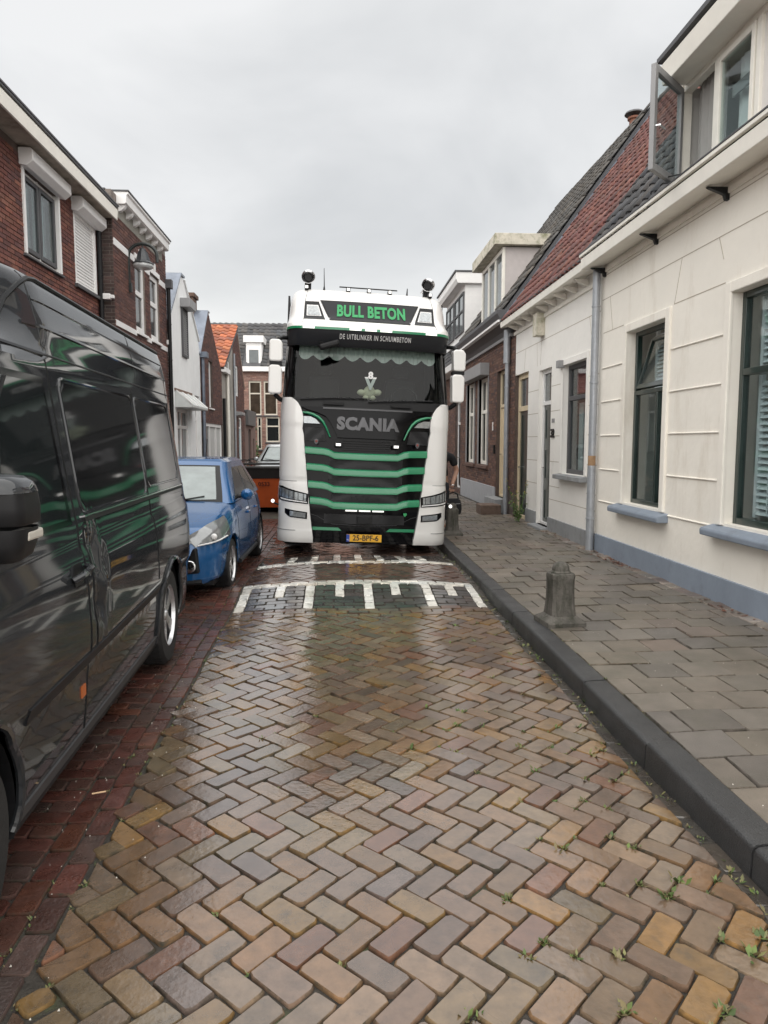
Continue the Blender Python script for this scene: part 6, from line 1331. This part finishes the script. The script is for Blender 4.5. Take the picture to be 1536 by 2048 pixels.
# driver's seat seen through nothing but for other views
# ------------------------------------------------------------------ cars
def car(name, label, loc, rotz, paint, d, lit=False):
    """hatchback, nose at local y = 0 looking to -y; d: dimensions"""
    T = thing(name, label, 'car', loc, (0, 0, rotz)); Lc, W, H = d['L'], d['W']/2, d['H']; wf, wr, r = d['wf'], d['wr'], d['r']
    zt_tab = d['top']; wt = [(0, .62), (.04, .74), (.12, .86), (.25, .93), (.5, .975), (.9, 1), (Lc-1.0, 1), (Lc-.5, .97), (Lc-.15, .9), (Lc-.03, .78), (Lc, .7)]
    zb = d.get('zb', .2)
    def half(y): return W*smooth_tab(wt, y, .03)
    def lo(y, z):
        for yc in (wf, wr):
            R = r+.055
            if abs(y-yc) < R: z = max(z, r+sqrt(R*R-(y-yc)**2))
        return z
    sec = [(.9, 0.0), (.965, .06), (.985, .14), (.99, .25), (1.0, .42), (.995, .58), (.985, .72), (.955, .86), (.90, .95), (.80, .985), (.6, 1.0), (.3, 1.012), (0, 1.015)]
    def body_pt(y, k, s):
        fx, fz = sec[k]; zt = lerp_tab(zt_tab, y); z = zb+(zt-zb)*fz; 
        if k < 8: z = max(z, min(lo(y, 0), zb+(zt-zb)*.86))
        x = half(y)*fx
        if k == 5 or k == 4: x += .006
        return Vector((s*x, y+.06*(1-fx)*(1 if y > Lc/2 else -1)*(1 if (y < .3 or y > Lc-.3) else 0), z))
    ysn = sorted(set([0, .02, .05, .1, .17, .25, .33]+[round(wf-.4+.05*i, 3) for i in range(17)]+[round(wf+.5+.15*i, 3) for i in range(9)]+[round(wr-.4+.05*i, 3) for i in range(17)]+[Lc-.3, Lc-.2, Lc-.12, Lc-.05, Lc-.02, Lc]))
    m = MB()
    for s in (-1, 1):
        G = [[body_pt(y, k, s) for k in range(len(sec))] for y in ysn]; m.grid(G)
        m.poly(G[0]+[Vector((0, G[0][0].y, zb))]); m.poly(G[-1]+[Vector((0, G[-1][0].y, zb))])
    m.build('body', paint, T, smooth=True, ang=42); MB().box(-W*.86, W*.86, .15, Lc-.15, zb-.03, zb+.02).build('underbody', M_plastic, T)
    # greenhouse
    zg0, zg1 = d['belt'], H; f0, f1, r1, r0 = d['gh']           # y of screen foot, screen head, rear roof end, rear foot
    def GS(u, v, off=0.0):          # u -2..2: 0 screen centre, +-1 side middle, +-2 rear centre
        s = 1 if u >= 0 else -1; a = abs(u); k = v*v*(3-2*v)*.25+v*.75
        yf = f0+(f1-f0)*v; yr = r0+(r1-r0)*v; w_ = W*(.925-.235*k)
        if a < .42: x = w_*(.90*a/.42); y = yf+.10*(a/.42)**2
        elif a < .55: t = (a-.42)/.13*pi/2; x = w_*(.90+.10*sin(t)); y = yf+.10+.10*(1-cos(t))
        elif a < 1.5: t = (a-.55)/.95; x = w_*(1-.02*t); y = yf+.2+(yr-.15-yf-.2)*t
        elif a < 1.62: t = (a-1.5)/.12*pi/2; x = w_*(.98-.1*(1-cos(t))); y = yr-.15+.1*sin(t)
        else: t = (a-1.62)/.38; x = w_*.88*(1-t); y = yr-.05+.05*sin(t*pi/2)
        z = zg0+(zg1-zg0)*(v-.035*v*(x/(w_+.001))**2)
        n_ = Vector((x*1.0, (y-(yf+yr)/2)*.5, .15)).normalized(); q = Vector((s*x, y, z))+Vector((s*n_.x, n_.y, n_.z))*off; return q
    us = [-2+4*i/96 for i in range(97)]; G = [[GS(u, v) for u in us] for v in (0, .15, .3, .45, .6, .75, .88, .95, 1.0)]; m = MB(); m.grid(G)
    yc_ = (f1+r1)/2; top = [Vector((p.x*.86, yc_+(p.y-yc_)*.93, H+.022)) for p in G[-1]]; m.grid([G[-1], top]); top2 = [Vector((p.x*.4, yc_+(p.y-yc_)*.5, H+.04)) for p in G[-1]]; m.grid([top, top2]); m.poly(top2); m.build('cabin', paint, T, smooth=True, ang=50)
    gw = M_glassg
    patch(GS, [(.03+.87*j/6, -.40, .40) for j in range(7)], 16, .008, .02).build('windscreen_surround', M_gloss, T, smooth=True)
    ws_ = patch(GS, [(.09+.77*j/6, -.355+.0*j, .355) for j in range(7)], 16, .014, .01).build('windscreen', d['screen'], T, smooth=True)
    for s in (-1, 1):
        for a0, a1, v0, v1 in ((.66, 1.0, .06, .84), (1.03, 1.32, .07, .84), (1.345, 1.47, .12, .8)):
            rr_ = []
            for j in range(7):
                v = v0+(v1-v0)*j/6; lo_, hi_ = a0, a1
                if a0 < .7: lo_ = a0-.06+.10*(v-v0)/(v1-v0)
                if a1 > 1.4: hi_ = a1-.06*(v-v0)/(v1-v0)
                rr_.append((v, min(s*lo_, s*hi_), max(s*lo_, s*hi_)))
            patch(GS, rr_, 8, .008, .015).build('side_window', M_glassd, T, smooth=True)
        # mirror
        b = GS(s*.70, .1, 0); q = MB(); G = []
        for t, w_, h_ in ((0, .03, .03), (.03, .07, .06), (.09, .085, .075), (.13, .08, .07), (.15, .05, .045)): G.append([Vector((b.x+s*(.12+w_*cos(a)), b.y-.07+t, b.z+.02+h_*sin(a))) for a in [2*pi*k/14 for k in range(14)]])
        q.grid(G, wrap=True); q.poly(G[0]); q.poly(G[-1]); q = q.build('mirror', paint, T, smooth=True); MB().tube([b, (b.x+s*.1, b.y-.0, b.z+.0)], .025, 8).build('mirror_arm', M_plastic, q, smooth=True)
        # lamps: shaped patches on the nose
        def BS(u, v, off=0.0):       # u: station along the nose 0..1 from centre to flank, v height 0..1
            th = u*pi/2*.98; yv = .0+.95*(1-cos(th)) if u > .0 else 0; hx = half(min(yv, .9))
            x = min(hx, W*.62*sin(th)/sin(pi/2*.62) if u < .62 else hx); return x, yv
        hl = d['lamp']; m = MB(); R_ = []
        for j in range(6):
            row = []
            for i in range(9):
                u = i/8; y = hl['y0']+(hl['y1']-hl['y0'])*u**2; z0 = hl['z0'][0]+(hl['z0'][1]-hl['z0'][0])*u; z1 = hl['z1'][0]+(hl['z1'][1]-hl['z1'][0])*u; z = z0+(z1-z0)*j/5
                zt = lerp_tab(zt_tab, y); fz = (z-zb)/(zt-zb); fx = lerp_tab([(b_, a_) for a_, b_ in sec[:10]], fz); x = half(y)*fx; k = hl['in']+(1-hl['in'])*u; xx = x*k+.006; yy = y-.05*(1-u)-.012
                row.append(Vector((s*(x+.014), y-.02*(1-u), z+.004)))
            R_.append(row)
        m.grid(R_); m.poly([R_[0][0], R_[0][8], R_[5][8], R_[5][0]]); hh = m.build('headlamp', mat('car_lens', (.22,.23,.235), .1, metal=.3, var=.12, vs=14, coat=1), T, smooth=True, recalc=False)
        c_ = R_[2][4]+Vector((s*.004, -.012, 0)); MB().lathe([(.001, -.03), (.02, -.026), (.032, -.01), (.034, .01)], tuple(c_), 'y', 16).build('projector', M_letterw, hh, smooth=True); MB().tube([R_[1][k]*.35+R_[0][k]*.65+Vector((s*.004, -.004, 0)) for k in range(1, 8)], .008, 6).build('light_strip', M_letterw, hh, smooth=True)
        fx_, fz_ = d['fog']; y = .06; xx = half(y)*fx_
        fp = MB(); fp.prism([(s*(xx-.10), fz_-.13), (s*(xx+.11), fz_-.10), (s*(xx+.085), fz_+.17), (s*(xx+.045), fz_+.16)], 'y', -.012, .25); fo = fp.build('fog_recess', M_plastic, T, bevel=.02); MB().lathe([(0, -.036), (.045, -.04), (.06, -.036), (.066, -.028), (.066, .0)], (s*(xx+.01), .016, fz_-.03), 'y', 18).build('fog_lamp', M_chrome, fo, smooth=True)
        # door handle, shut lines, sill
        for yy in d['handles']:
            q = body_pt(yy, 6, s); MB().obox(Matrix.Translation(q+Vector((s*.012, 0, 0))), .03, .17, .03).build('door_handle', paint, T, bevel=.01)
        for yy in d['doors']:
            MB().tube([body_pt(yy+.05*(1 if k_ > 5 else 0), k_, s) for k_ in range(2, 9)], .004, 4).build('shut_line', M_black, T)
        MB().tube([body_pt(yy, 1, s)+Vector((s*.012, 0, .0)) for yy in [wf+.5+.1*k for k in range(int((wr-wf-1.0)/.1)+1)]], .03, 8).build('sill', M_plastic, T, smooth=True)
        for yc in (wf, wr):
            wheel(T, (s*(W-.115), yc, r), r, .19, s, M_alloy, 5, .70, style=1)
            R = r+.05; mm = MB(); mm.grid([[(s*xx, yc+R*cos(t), r+R*sin(t)) for xx in (W-.35, W-.02)] for t in [pi*k/14 for k in range(-2, 17)]]); mm.poly([(s*(W-.35), yc+R*cos(t), r+R*sin(t)) for t in [pi*k/14 for k in range(15)]]); mm.build('wheel_housing', M_black, T, recalc=False)
    # grille and lower bumper
    gq = MB(); gq.prism([(-W*.5, zb+.06), (W*.5, zb+.06), (W*.42, zb+.2), (-W*.42, zb+.2)], 'y', -.035, .15); gq.build('lower_grille', M_mesh, T, bevel=.01)
    MB().prism([(-W*.3, .60), (W*.3, .60), (W*.26, .64), (-W*.26, .64)], 'y', -.03, .1).build('upper_grille', M_gloss, T, bevel=.006); MB().lathe([(0, -.04), (.05, -.035), (.052, 0)], (0, .0, .66), 'y', 16).build('badge', M_chrome, T, smooth=True)
    MB().tube([(half(.1)*-.9, .02, zb+.03), (0, -.05, zb+.01), (half(.1)*.9, .02, zb+.03)], .03, 8).build('bumper_lip', M_plastic, T, smooth=True)
    MB().box(-.26, .26, -.06, -.045, .40, .51).build('number_plate', MATS['plate_yellow'], T); MB().tube([(0.25, f1+.5, H+.03), (.25, f1+.62, H+.28)], .006, 6).build('aerial', M_plastic, T)
    for x0 in (-.35, .3): MB().tube([GS(x0*.2, .05, .03), GS(x0*.9, .16, .03)], .008, 5).build('wiper', M_black, T)
    return T
M_blue = mat('blue_paint', (.008,.085,.24), .2, metal=.2, var=.03, coat=.6, coat_r=.03)
M_silver = mat('silver_paint', (.42,.44,.45), .28, metal=.5, var=.03, coat=.8)
M_fog = mat('misted_screen', (.2,.24,.24), .12, var=.25, vs=4, coat=.5)
car('parked_car', 'blue hatchback parked nose towards the camera behind the dark van', (-2.11, 7.52, 0), radians(-1.0), M_blue,
    dict(L=3.9, W=1.72, H=1.47, wf=.79, wr=3.30, r=.30, zb=.2, belt=.98, gh=(.98, 1.80, 3.35, 3.75), screen=M_fog,
         top=[(0, .56), (.03, .66), (.08, .73), (.18, .79), (.35, .85), (.6, .92), (1.0, 1.0), (1.3, 1.02), (2.8, 1.04), (3.6, 1.05), (3.75, 1.0), (3.9, .8)],
         lamp=dict(y0=.03, y1=.62, z0=(.60, .66), z1=(.70, .88), **{'in': .62}), fog=(.78, .43), handles=(2.0, 2.75), doors=(1.15, 2.15, 3.0)))
car('parked_car', 'silver car behind the orange skip at the far end', (-2.0, 23.2, .03), radians(-1.5), M_silver,
    dict(L=4.3, W=1.8, H=1.60, wf=.85, wr=3.5, r=.32, zb=.22, belt=1.05, gh=(.95, 1.75, 3.8, 4.15), screen=M_fog,
         top=[(0, .66), (.05, .78), (.15, .86), (.4, .94), (1.0, 1.06), (1.3, 1.08), (4.0, 1.12), (4.2, 1.0), (4.3, .8)],
         lamp=dict(y0=.03, y1=.55, z0=(.68, .74), z1=(.76, .92), **{'in': .6}), fog=(.78, .45), handles=(2.1, 2.9), doors=(1.2, 2.3, 3.2)))
# ------------------------------------------------------------------ orange skip
SK = thing('waste_skip', 'orange metal skip with a black upper rim beside the blue car', 'skip', (-1.95, 17.6, 0), (0, 0, radians(2)))
M_skip = mat('skip_orange', (.5,.09,.018), .5, var=.15, vs=3, dirt=((.12,.035,.02), 2.5, .55, .8)); M_skipk = mat('skip_black', (.016,.014,.014), .6, var=.3, vs=5)
m = MB(); w0, w1, l0, l1, z0, z1 = .72, .88, 0.0, -.22, .12, 1.02
m.idx([(-w0,l0,z0),(w0,l0,z0),(w0,2.6,z0),(-w0,2.6,z0),(-w1,l1,z1),(w1,l1,z1),(w1,3.1,z1),(-w1,3.1,z1)], [(0,3,2,1),(0,1,5,4),(1,2,6,5),(2,3,7,6),(3,0,4,7)]); m.build('hull', M_skip, SK, recalc=False)
m = MB(); e = .012
m.idx([(-w1-e,-.19,.84),(w1+e,-.19,.84),(w1+e,-.26,1.1),(-w1-e,-.26,1.1)], [(0,1,2,3)]); m.idx([(w1-.01,-.2,.84),(w1-.01,3.0,.84),(w1+.04,3.1,1.1),(w1+.04,-.26,1.1)], [(0,1,2,3)]); m.idx([(-w1+.01,-.2,.84),(-w1+.01,3.0,.84),(-w1-.04,3.1,1.1),(-w1-.04,-.26,1.1)], [(3,2,1,0)]); m.build('black_band', M_skipk, SK, recalc=False)
m = MB(); m.tube([(-w1-.04,-.26,1.1), (w1+.04,-.26,1.1), (w1+.04,3.12,1.1), (-w1-.04,3.12,1.1)], .03, 8, closed=True); m.build('rim', M_skipk, SK, smooth=True)
MB().box(-.84, .84, -.2, 3.0, .98, 1.04).build('load', mat('rubble_dark', (.03,.028,.026), .9, var=.5, vs=8, bump=.8, bs=8), SK)
for x in (-.5, .62): MB().prism([(x-.035, .12), (x+.035, .12), (x+.045, .80), (x-.045, .80)], 'y', -.24, -.02).build('rib', mat('skip_rib', (.07,.03,.02), .6, var=.3), SK)
for x in (-.5, .5): MB().box(x-.08, x+.08, 0, 2.5, .0, .12).build('skid', M_skipk, SK)
put_text('skip_number', '0533', lambda x, y, z: Vector((.1+x, -.192-.24*y-z, .70+y)), mat('dark_red_ink', (.09,.02,.012), .6), SK, .14, bold=.004, depth=.003)
# ------------------------------------------------------------------ stone bollards
def bollard(label, loc, rz):
    B = thing('bollard', label, 'bollard', loc, (0, 0, rz), 'stone bollards along the kerb'); r_ = random.Random(int(loc[1]*10))
    def sq(w_, z, ch=.0):
        c = w_-ch; P = [(c,-w_),(w_,-c),(w_,c),(c,w_),(-c,w_),(-w_,c),(-w_,-c),(-c,-w_)] if ch else [(w_,-w_),(w_,-w_),(w_,w_),(w_,w_),(-w_,w_),(-w_,w_),(-w_,-w_),(-w_,-w_)]
        return [Vector((x+r_.gauss(0, .0012), y+r_.gauss(0, .0012), z)) for x, y in P]
    m = MB(); G = [sq(.172, -.05, .01), sq(.172, .035, .012), sq(.165, .045, .015), sq(.11, .085, .02), sq(.108, .09, .02)]; m.grid(G, wrap=True); m.poly(G[-1]); m.build('base', M_stone, B, smooth=True, ang=30)
    m = MB(); G = [sq(.112, .085, .022), sq(.107, .12, .024), sq(.101, .2, .028), sq(.099, .3, .03), sq(.1, .39, .03), sq(.102, .425, .03), sq(.098, .442, .03), sq(.088, .45, .03)]; m.grid(G, wrap=True); m.poly(G[-1]); m.build('shaft', M_stone, B, smooth=True, ang=30)
    MB().lathe([(.084, .445), (.088, .455), (.08, .462), (.074, .47), (.075, .485), (.068, .51), (.05, .532), (.025, .542), (0, .545)], (0, 0, 0), 'z', 20).build('knob', M_stone, B, smooth=True)
bollard('short grey stone bollard with a domed top standing alone on the pavement', (1.905, 5.97, .135), .12)
bollard('grey stone bollard half hidden behind the corner of the lorry', (1.915, 12.0, .135), -.05)
# ------------------------------------------------------------------ bicycles against the far left houses
def bicycle(label, loc, rz, fmat):
    B = thing('bicycle', label, 'bicycle', loc, (0, 0, rz), 'bicycles parked along the far left houses')
    for x in (-.53, .53):
        w_ = MB(); w_.tube([(x+.33*cos(t), 0, .34+.33*sin(t)) for t in [2*pi*k/28 for k in range(28)]], .018, 6, closed=True); w_ = w_.build('wheel', M_rubber, B, smooth=True)
        s_ = MB()
        for k in range(9): t = pi*k/9; s_.tube([(x-.31*cos(t), .008, .34-.31*sin(t)), (x+.31*cos(t), -.008, .34+.31*sin(t))], .003, 4)
        s_.build('spokes', M_chrome, w_, kind='stuff')
    f = MB()
    for P in ([(-.53, 0, .34), (-.15, 0, .3), (-.28, 0, .85), (-.53, 0, .34)], [(-.15, 0, .3), (.36, 0, .72), (.40, 0, .88)], [(-.25, 0, .72), (.38, 0, .8)], [(.53, 0, .34), (.38, 0, .9)]): f.tube(P, .018, 6)
    f.build('frame', fmat, B, smooth=True); MB().tube([(.38, 0, .88), (.36, 0, 1.05)], .014, 6).build('stem', M_chrome, B)
    MB().tube([(.2, -.28, 1.05), (.36, -.2, 1.08), (.38, 0, 1.06), (.36, .2, 1.08), (.2, .28, 1.05)], .014, 6).build('handlebar', M_plastic, B, smooth=True)
    MB().prism([(-.42, -.08), (-.2, -.03), (-.12, -.015), (-.12, .015), (-.2, .03), (-.42, .08)], 'z', .9, .96).build('saddle', M_plastic, B, bevel=.015); MB().tube([(-.27, 0, .8), (-.28, 0, .92)], .013, 6).build('seat_post', M_chrome, B)
    for x in (-.53, .53): MB().tube([(x+.37*cos(t), 0, .34+.37*sin(t)) for t in [pi*(.15+.75*k/10) for k in range(11)]], .02, 6).build('mudguard', M_plastic, B, smooth=True)
    MB().box(-.85, -.4, -.07, .07, .73, .75).build('carrier', M_plastic, B); MB().tube([(-.15, .03, .3), (-.15, .09, .3), (-.02, .09, .22), (-.02, .16, .22)], .01, 5).build('crank', M_chrome, B)
bicycle('black bicycle nearest the white garage doors', (-3.35, 24.4, .02), radians(75), M_black)
bicycle('dark bicycle with rusty orange frame in the middle of the parked bicycles', (-3.3, 26.0, .02), radians(100), mat('orange_frame', (.25,.08,.03), .5))
bicycle('dull red bicycle farthest along the left houses', (-3.3, 27.6, .02), radians(80), mat('red_frame', (.25,.03,.04), .5))
# ------------------------------------------------------------------ weed with yellow flowers at the green door
WP = thing('weed_plant', 'weed with small yellow flowers growing at the foot of the dark green door', 'plant', (3.52, 13.75, .14)); rr = random.Random(2)
st = MB(); lf = MB(); fl = MB()
for i in range(16):
    a = rr.uniform(0, 6.3); h_ = rr.uniform(.25, .85); tip = Vector((cos(a)*h_*.25-.05, sin(a)*h_*.25, h_)); st.tube([(0, 0, 0), tip*.5+Vector((0, 0, .05)), tip], [.006, .004, .002], 5)
    for k in range(12):
        p = tip*rr.uniform(.15, 1)+Vector((rr.gauss(0, .02), rr.gauss(0, .02), rr.gauss(0, .01))); v = Vector((rr.gauss(0, 1), rr.gauss(0, 1), rr.gauss(0, .5))).normalized()*rr.uniform(.03, .07); q = v.orthogonal().normalized()*v.length*.3; lf.poly([p, p+v*.5+q, p+v, p+v*.5-q])
    if h_ > .4:
        for k in range(3): p = tip+Vector((rr.gauss(0, .02), rr.gauss(0, .02), rr.uniform(-.03, .03))); fl.lathe([(.002, -.006), (.016, 0), (.0, .004)], tuple(p), 'z', 6)
st.build('stems', M_leaf, WP, kind='stuff'); lf.build('leaves', M_leaf, WP, recalc=False, kind='stuff'); fl.build('flowers', M_yflower, WP, kind='stuff')
# ------------------------------------------------------------------ person stooping beside the lorry, mostly hidden by it
def skin_obj(name, pts, edges, rad, mt, parent, root=0, sub=2):
    me = bpy.data.meshes.new(name); me.from_pydata(pts, edges, []); o = bpy.data.objects.new(name, me); COL.objects.link(o); o.parent = parent; me.materials.append(mt)
    md = o.modifiers.new('skin', 'SKIN'); md.use_smooth_shade = True
    for i, r in enumerate(rad):
        v = me.skin_vertices[0].data[i]; v.radius = (r, r) if not hasattr(r, '__len__') else r; v.use_root = (i == root)
    s = o.modifiers.new('sub', 'SUBSURF'); s.levels = sub; s.render_levels = sub; return o
PE = thing('person', 'person in a black t-shirt stooping beside the lorry, forearm and wristwatch showing', 'person', (1.86, 13.0, .14), (0, 0, 0))
J = [(-.02,.0,.88), (-.03,-.08,1.05), (-.06,-.16,1.2), (-.08,-.22,1.33), (-.1,-.3,1.44), (-.1,-.34,1.56), (-.1,-.35,1.64),            # pelvis, spine, neck, head
     (.16,-.2,1.31), (.27,-.14,1.06), (.17,-.30,.84), (.155,-.33,.76),                                                                      # right-hand arm in the picture
     (-.32,-.22,1.31), (-.42,-.34,1.08), (-.36,-.5,.9), (-.35,-.54,.82),
     (.07,.0,.84), (.06,-.1,.46), (.04,.02,.08), (.05,-.14,.03), (-.11,0,.84), (-.12,-.12,.46), (-.12,0,.08), (-.11,-.16,.03)]
E_ = [(0,1),(1,2),(2,3),(3,4),(4,5),(5,6),(3,7),(7,8),(8,9),(9,10),(3,11),(11,12),(12,13),(13,14),(0,15),(15,16),(16,17),(17,18),(0,19),(19,20),(20,21),(21,22)]
Rr = [(.15,.11),(.14,.1),(.15,.1),(.14,.09),.055,(.085,.095),(.075,.085),.06,.046,.034,.03,.06,.046,.034,.03,.085,.058,.04,.04,.085,.058,.04,.04]
M_skin = mat('skin', (.42,.24,.17), .55, var=.06, vs=12)
body = skin_obj('body', J, E_, Rr, M_skin, PE)
M_shirt = mat('black_cotton', (.012,.012,.014), .9, var=.15, vs=20, bump=.2, bs=25)
skin_obj('t_shirt', [J[0], J[1], J[2], J[3], (-.09,-.26,1.38), J[7], (.235,-.16,1.14), J[11], (-.385,-.295,1.15)], [(0,1),(1,2),(2,3),(3,4),(3,5),(5,6),(3,7),(7,8)], [(.17,.13),(.16,.12),(.17,.12),(.155,.105),.075,.08,.072,.08,.072], M_shirt, PE)
skin_obj('trousers', [(-.02,0,.95), J[0], J[15], J[16], (.04,.0,.12), J[19], J[20], (-.12,-.02,.12)], [(0,1),(1,2),(2,3),(3,4),(1,5),(5,6),(6,7)], [(.16,.12),(.165,.13),.105,.078,.065,.105,.078,.065], mat('dark_denim', (.02,.022,.03), .9, var=.15), PE, root=1)
for s_, w3 in ((1, J[10]), (-1, J[14])):
    for k in range(4):
        b = Vector(w3)+Vector((-.03+.02*k, -.005, -.03)); skin_obj('finger', [b, b+Vector((0,-.01,-.035)), b+Vector((-.004,.006,-.065-.006*(k in (1, 2)))), b+Vector((-.008,.022,-.078))], [(0,1),(1,2),(2,3)], [.010,.009,.0085,.007], M_skin, body, sub=1)
    b = Vector(w3)+Vector((-.035,-.01,-.005)); skin_obj('thumb', [b, b+Vector((-.02,-.015,-.025)), b+Vector((-.015,-.02,-.05))], [(0,1),(1,2)], [.012,.010,.008], M_skin, body, sub=1)
hd = Vector((-.1,-.36,1.60)); m = MB(); m.grid([[hd+Vector((.085*sin(p)*cos(t), .1*sin(p)*sin(t)+.012, .115*cos(p)+.022)) for t in [2*pi*k/16 for k in range(17)]] for p in [pi*.62*k/8 for k in range(9)]]); m.build('hair', mat('dark_hair', (.02,.014,.01), .7, var=.2), PE, smooth=True, recalc=False)
MB().lathe([(0, -.012), (.012, -.008), (.014, .01)], tuple(hd+Vector((0,-.1,-.02))), 'y', 8).build('nose', M_skin, body, smooth=True)
for sx in (-.03, .03): MB().lathe([(0, -.006), (.009, -.003), (.011, .004)], tuple(hd+Vector((sx,-.085,.012))), 'y', 10).build('eye', M_letterw, body, smooth=True)
MB().tube([hd+Vector((-.022,-.087,-.055)), hd+Vector((0,-.094,-.053)), hd+Vector((.022,-.087,-.055))], .005, 6).build('mouth', mat('lips', (.3,.12,.1), .5), body, smooth=True)
for sx in (-.088, .088): MB().lathe([(.012, -.02), (.02, 0), (.012, .02)], tuple(hd+Vector((sx,.01,0))), 'z', 8).build('ear', M_skin, body, smooth=True)
MB().tube([Vector(J[9])*.6+Vector(J[10])*.4+Vector((.036*cos(t), .036*sin(t), .0)) for t in [2*pi*k/16 for k in range(16)]], .009, 6, closed=True).build('wristwatch', M_chrome, PE, smooth=True)
BG = thing('shoulder_bag', 'black bag hanging from the stooping person\'s hand beside the lorry', 'bag', (2.03, 12.66, .42))
m = MB(); R_ = [[Vector((.155*f*math.copysign(abs(cos(t))**.6, cos(t)), .085*f*math.copysign(abs(sin(t))**.6, sin(t)), z)) for t in [2*pi*k/20 for k in range(20)]] for z, f in ((0, .8), (.03, .97), (.12, 1.03), (.2, .98), (.26, .85), (.285, .6))]; m.grid(R_, wrap=True); m.poly(R_[0]); m.poly(R_[-1]); m.build('pouch', M_shirt, BG, smooth=True)
MB().tube([(-.1, 0, .27), (-.08, 0, .36), (0, -.01, .40), (.08, 0, .36), (.1, 0, .27)], .012, 6).build('handle', M_plastic, BG, smooth=True); MB().tube([(-.12, -.085, .2), (0, -.095, .19), (.12, -.085, .2)], .006, 6).build('zip', M_greywood, BG, smooth=True)
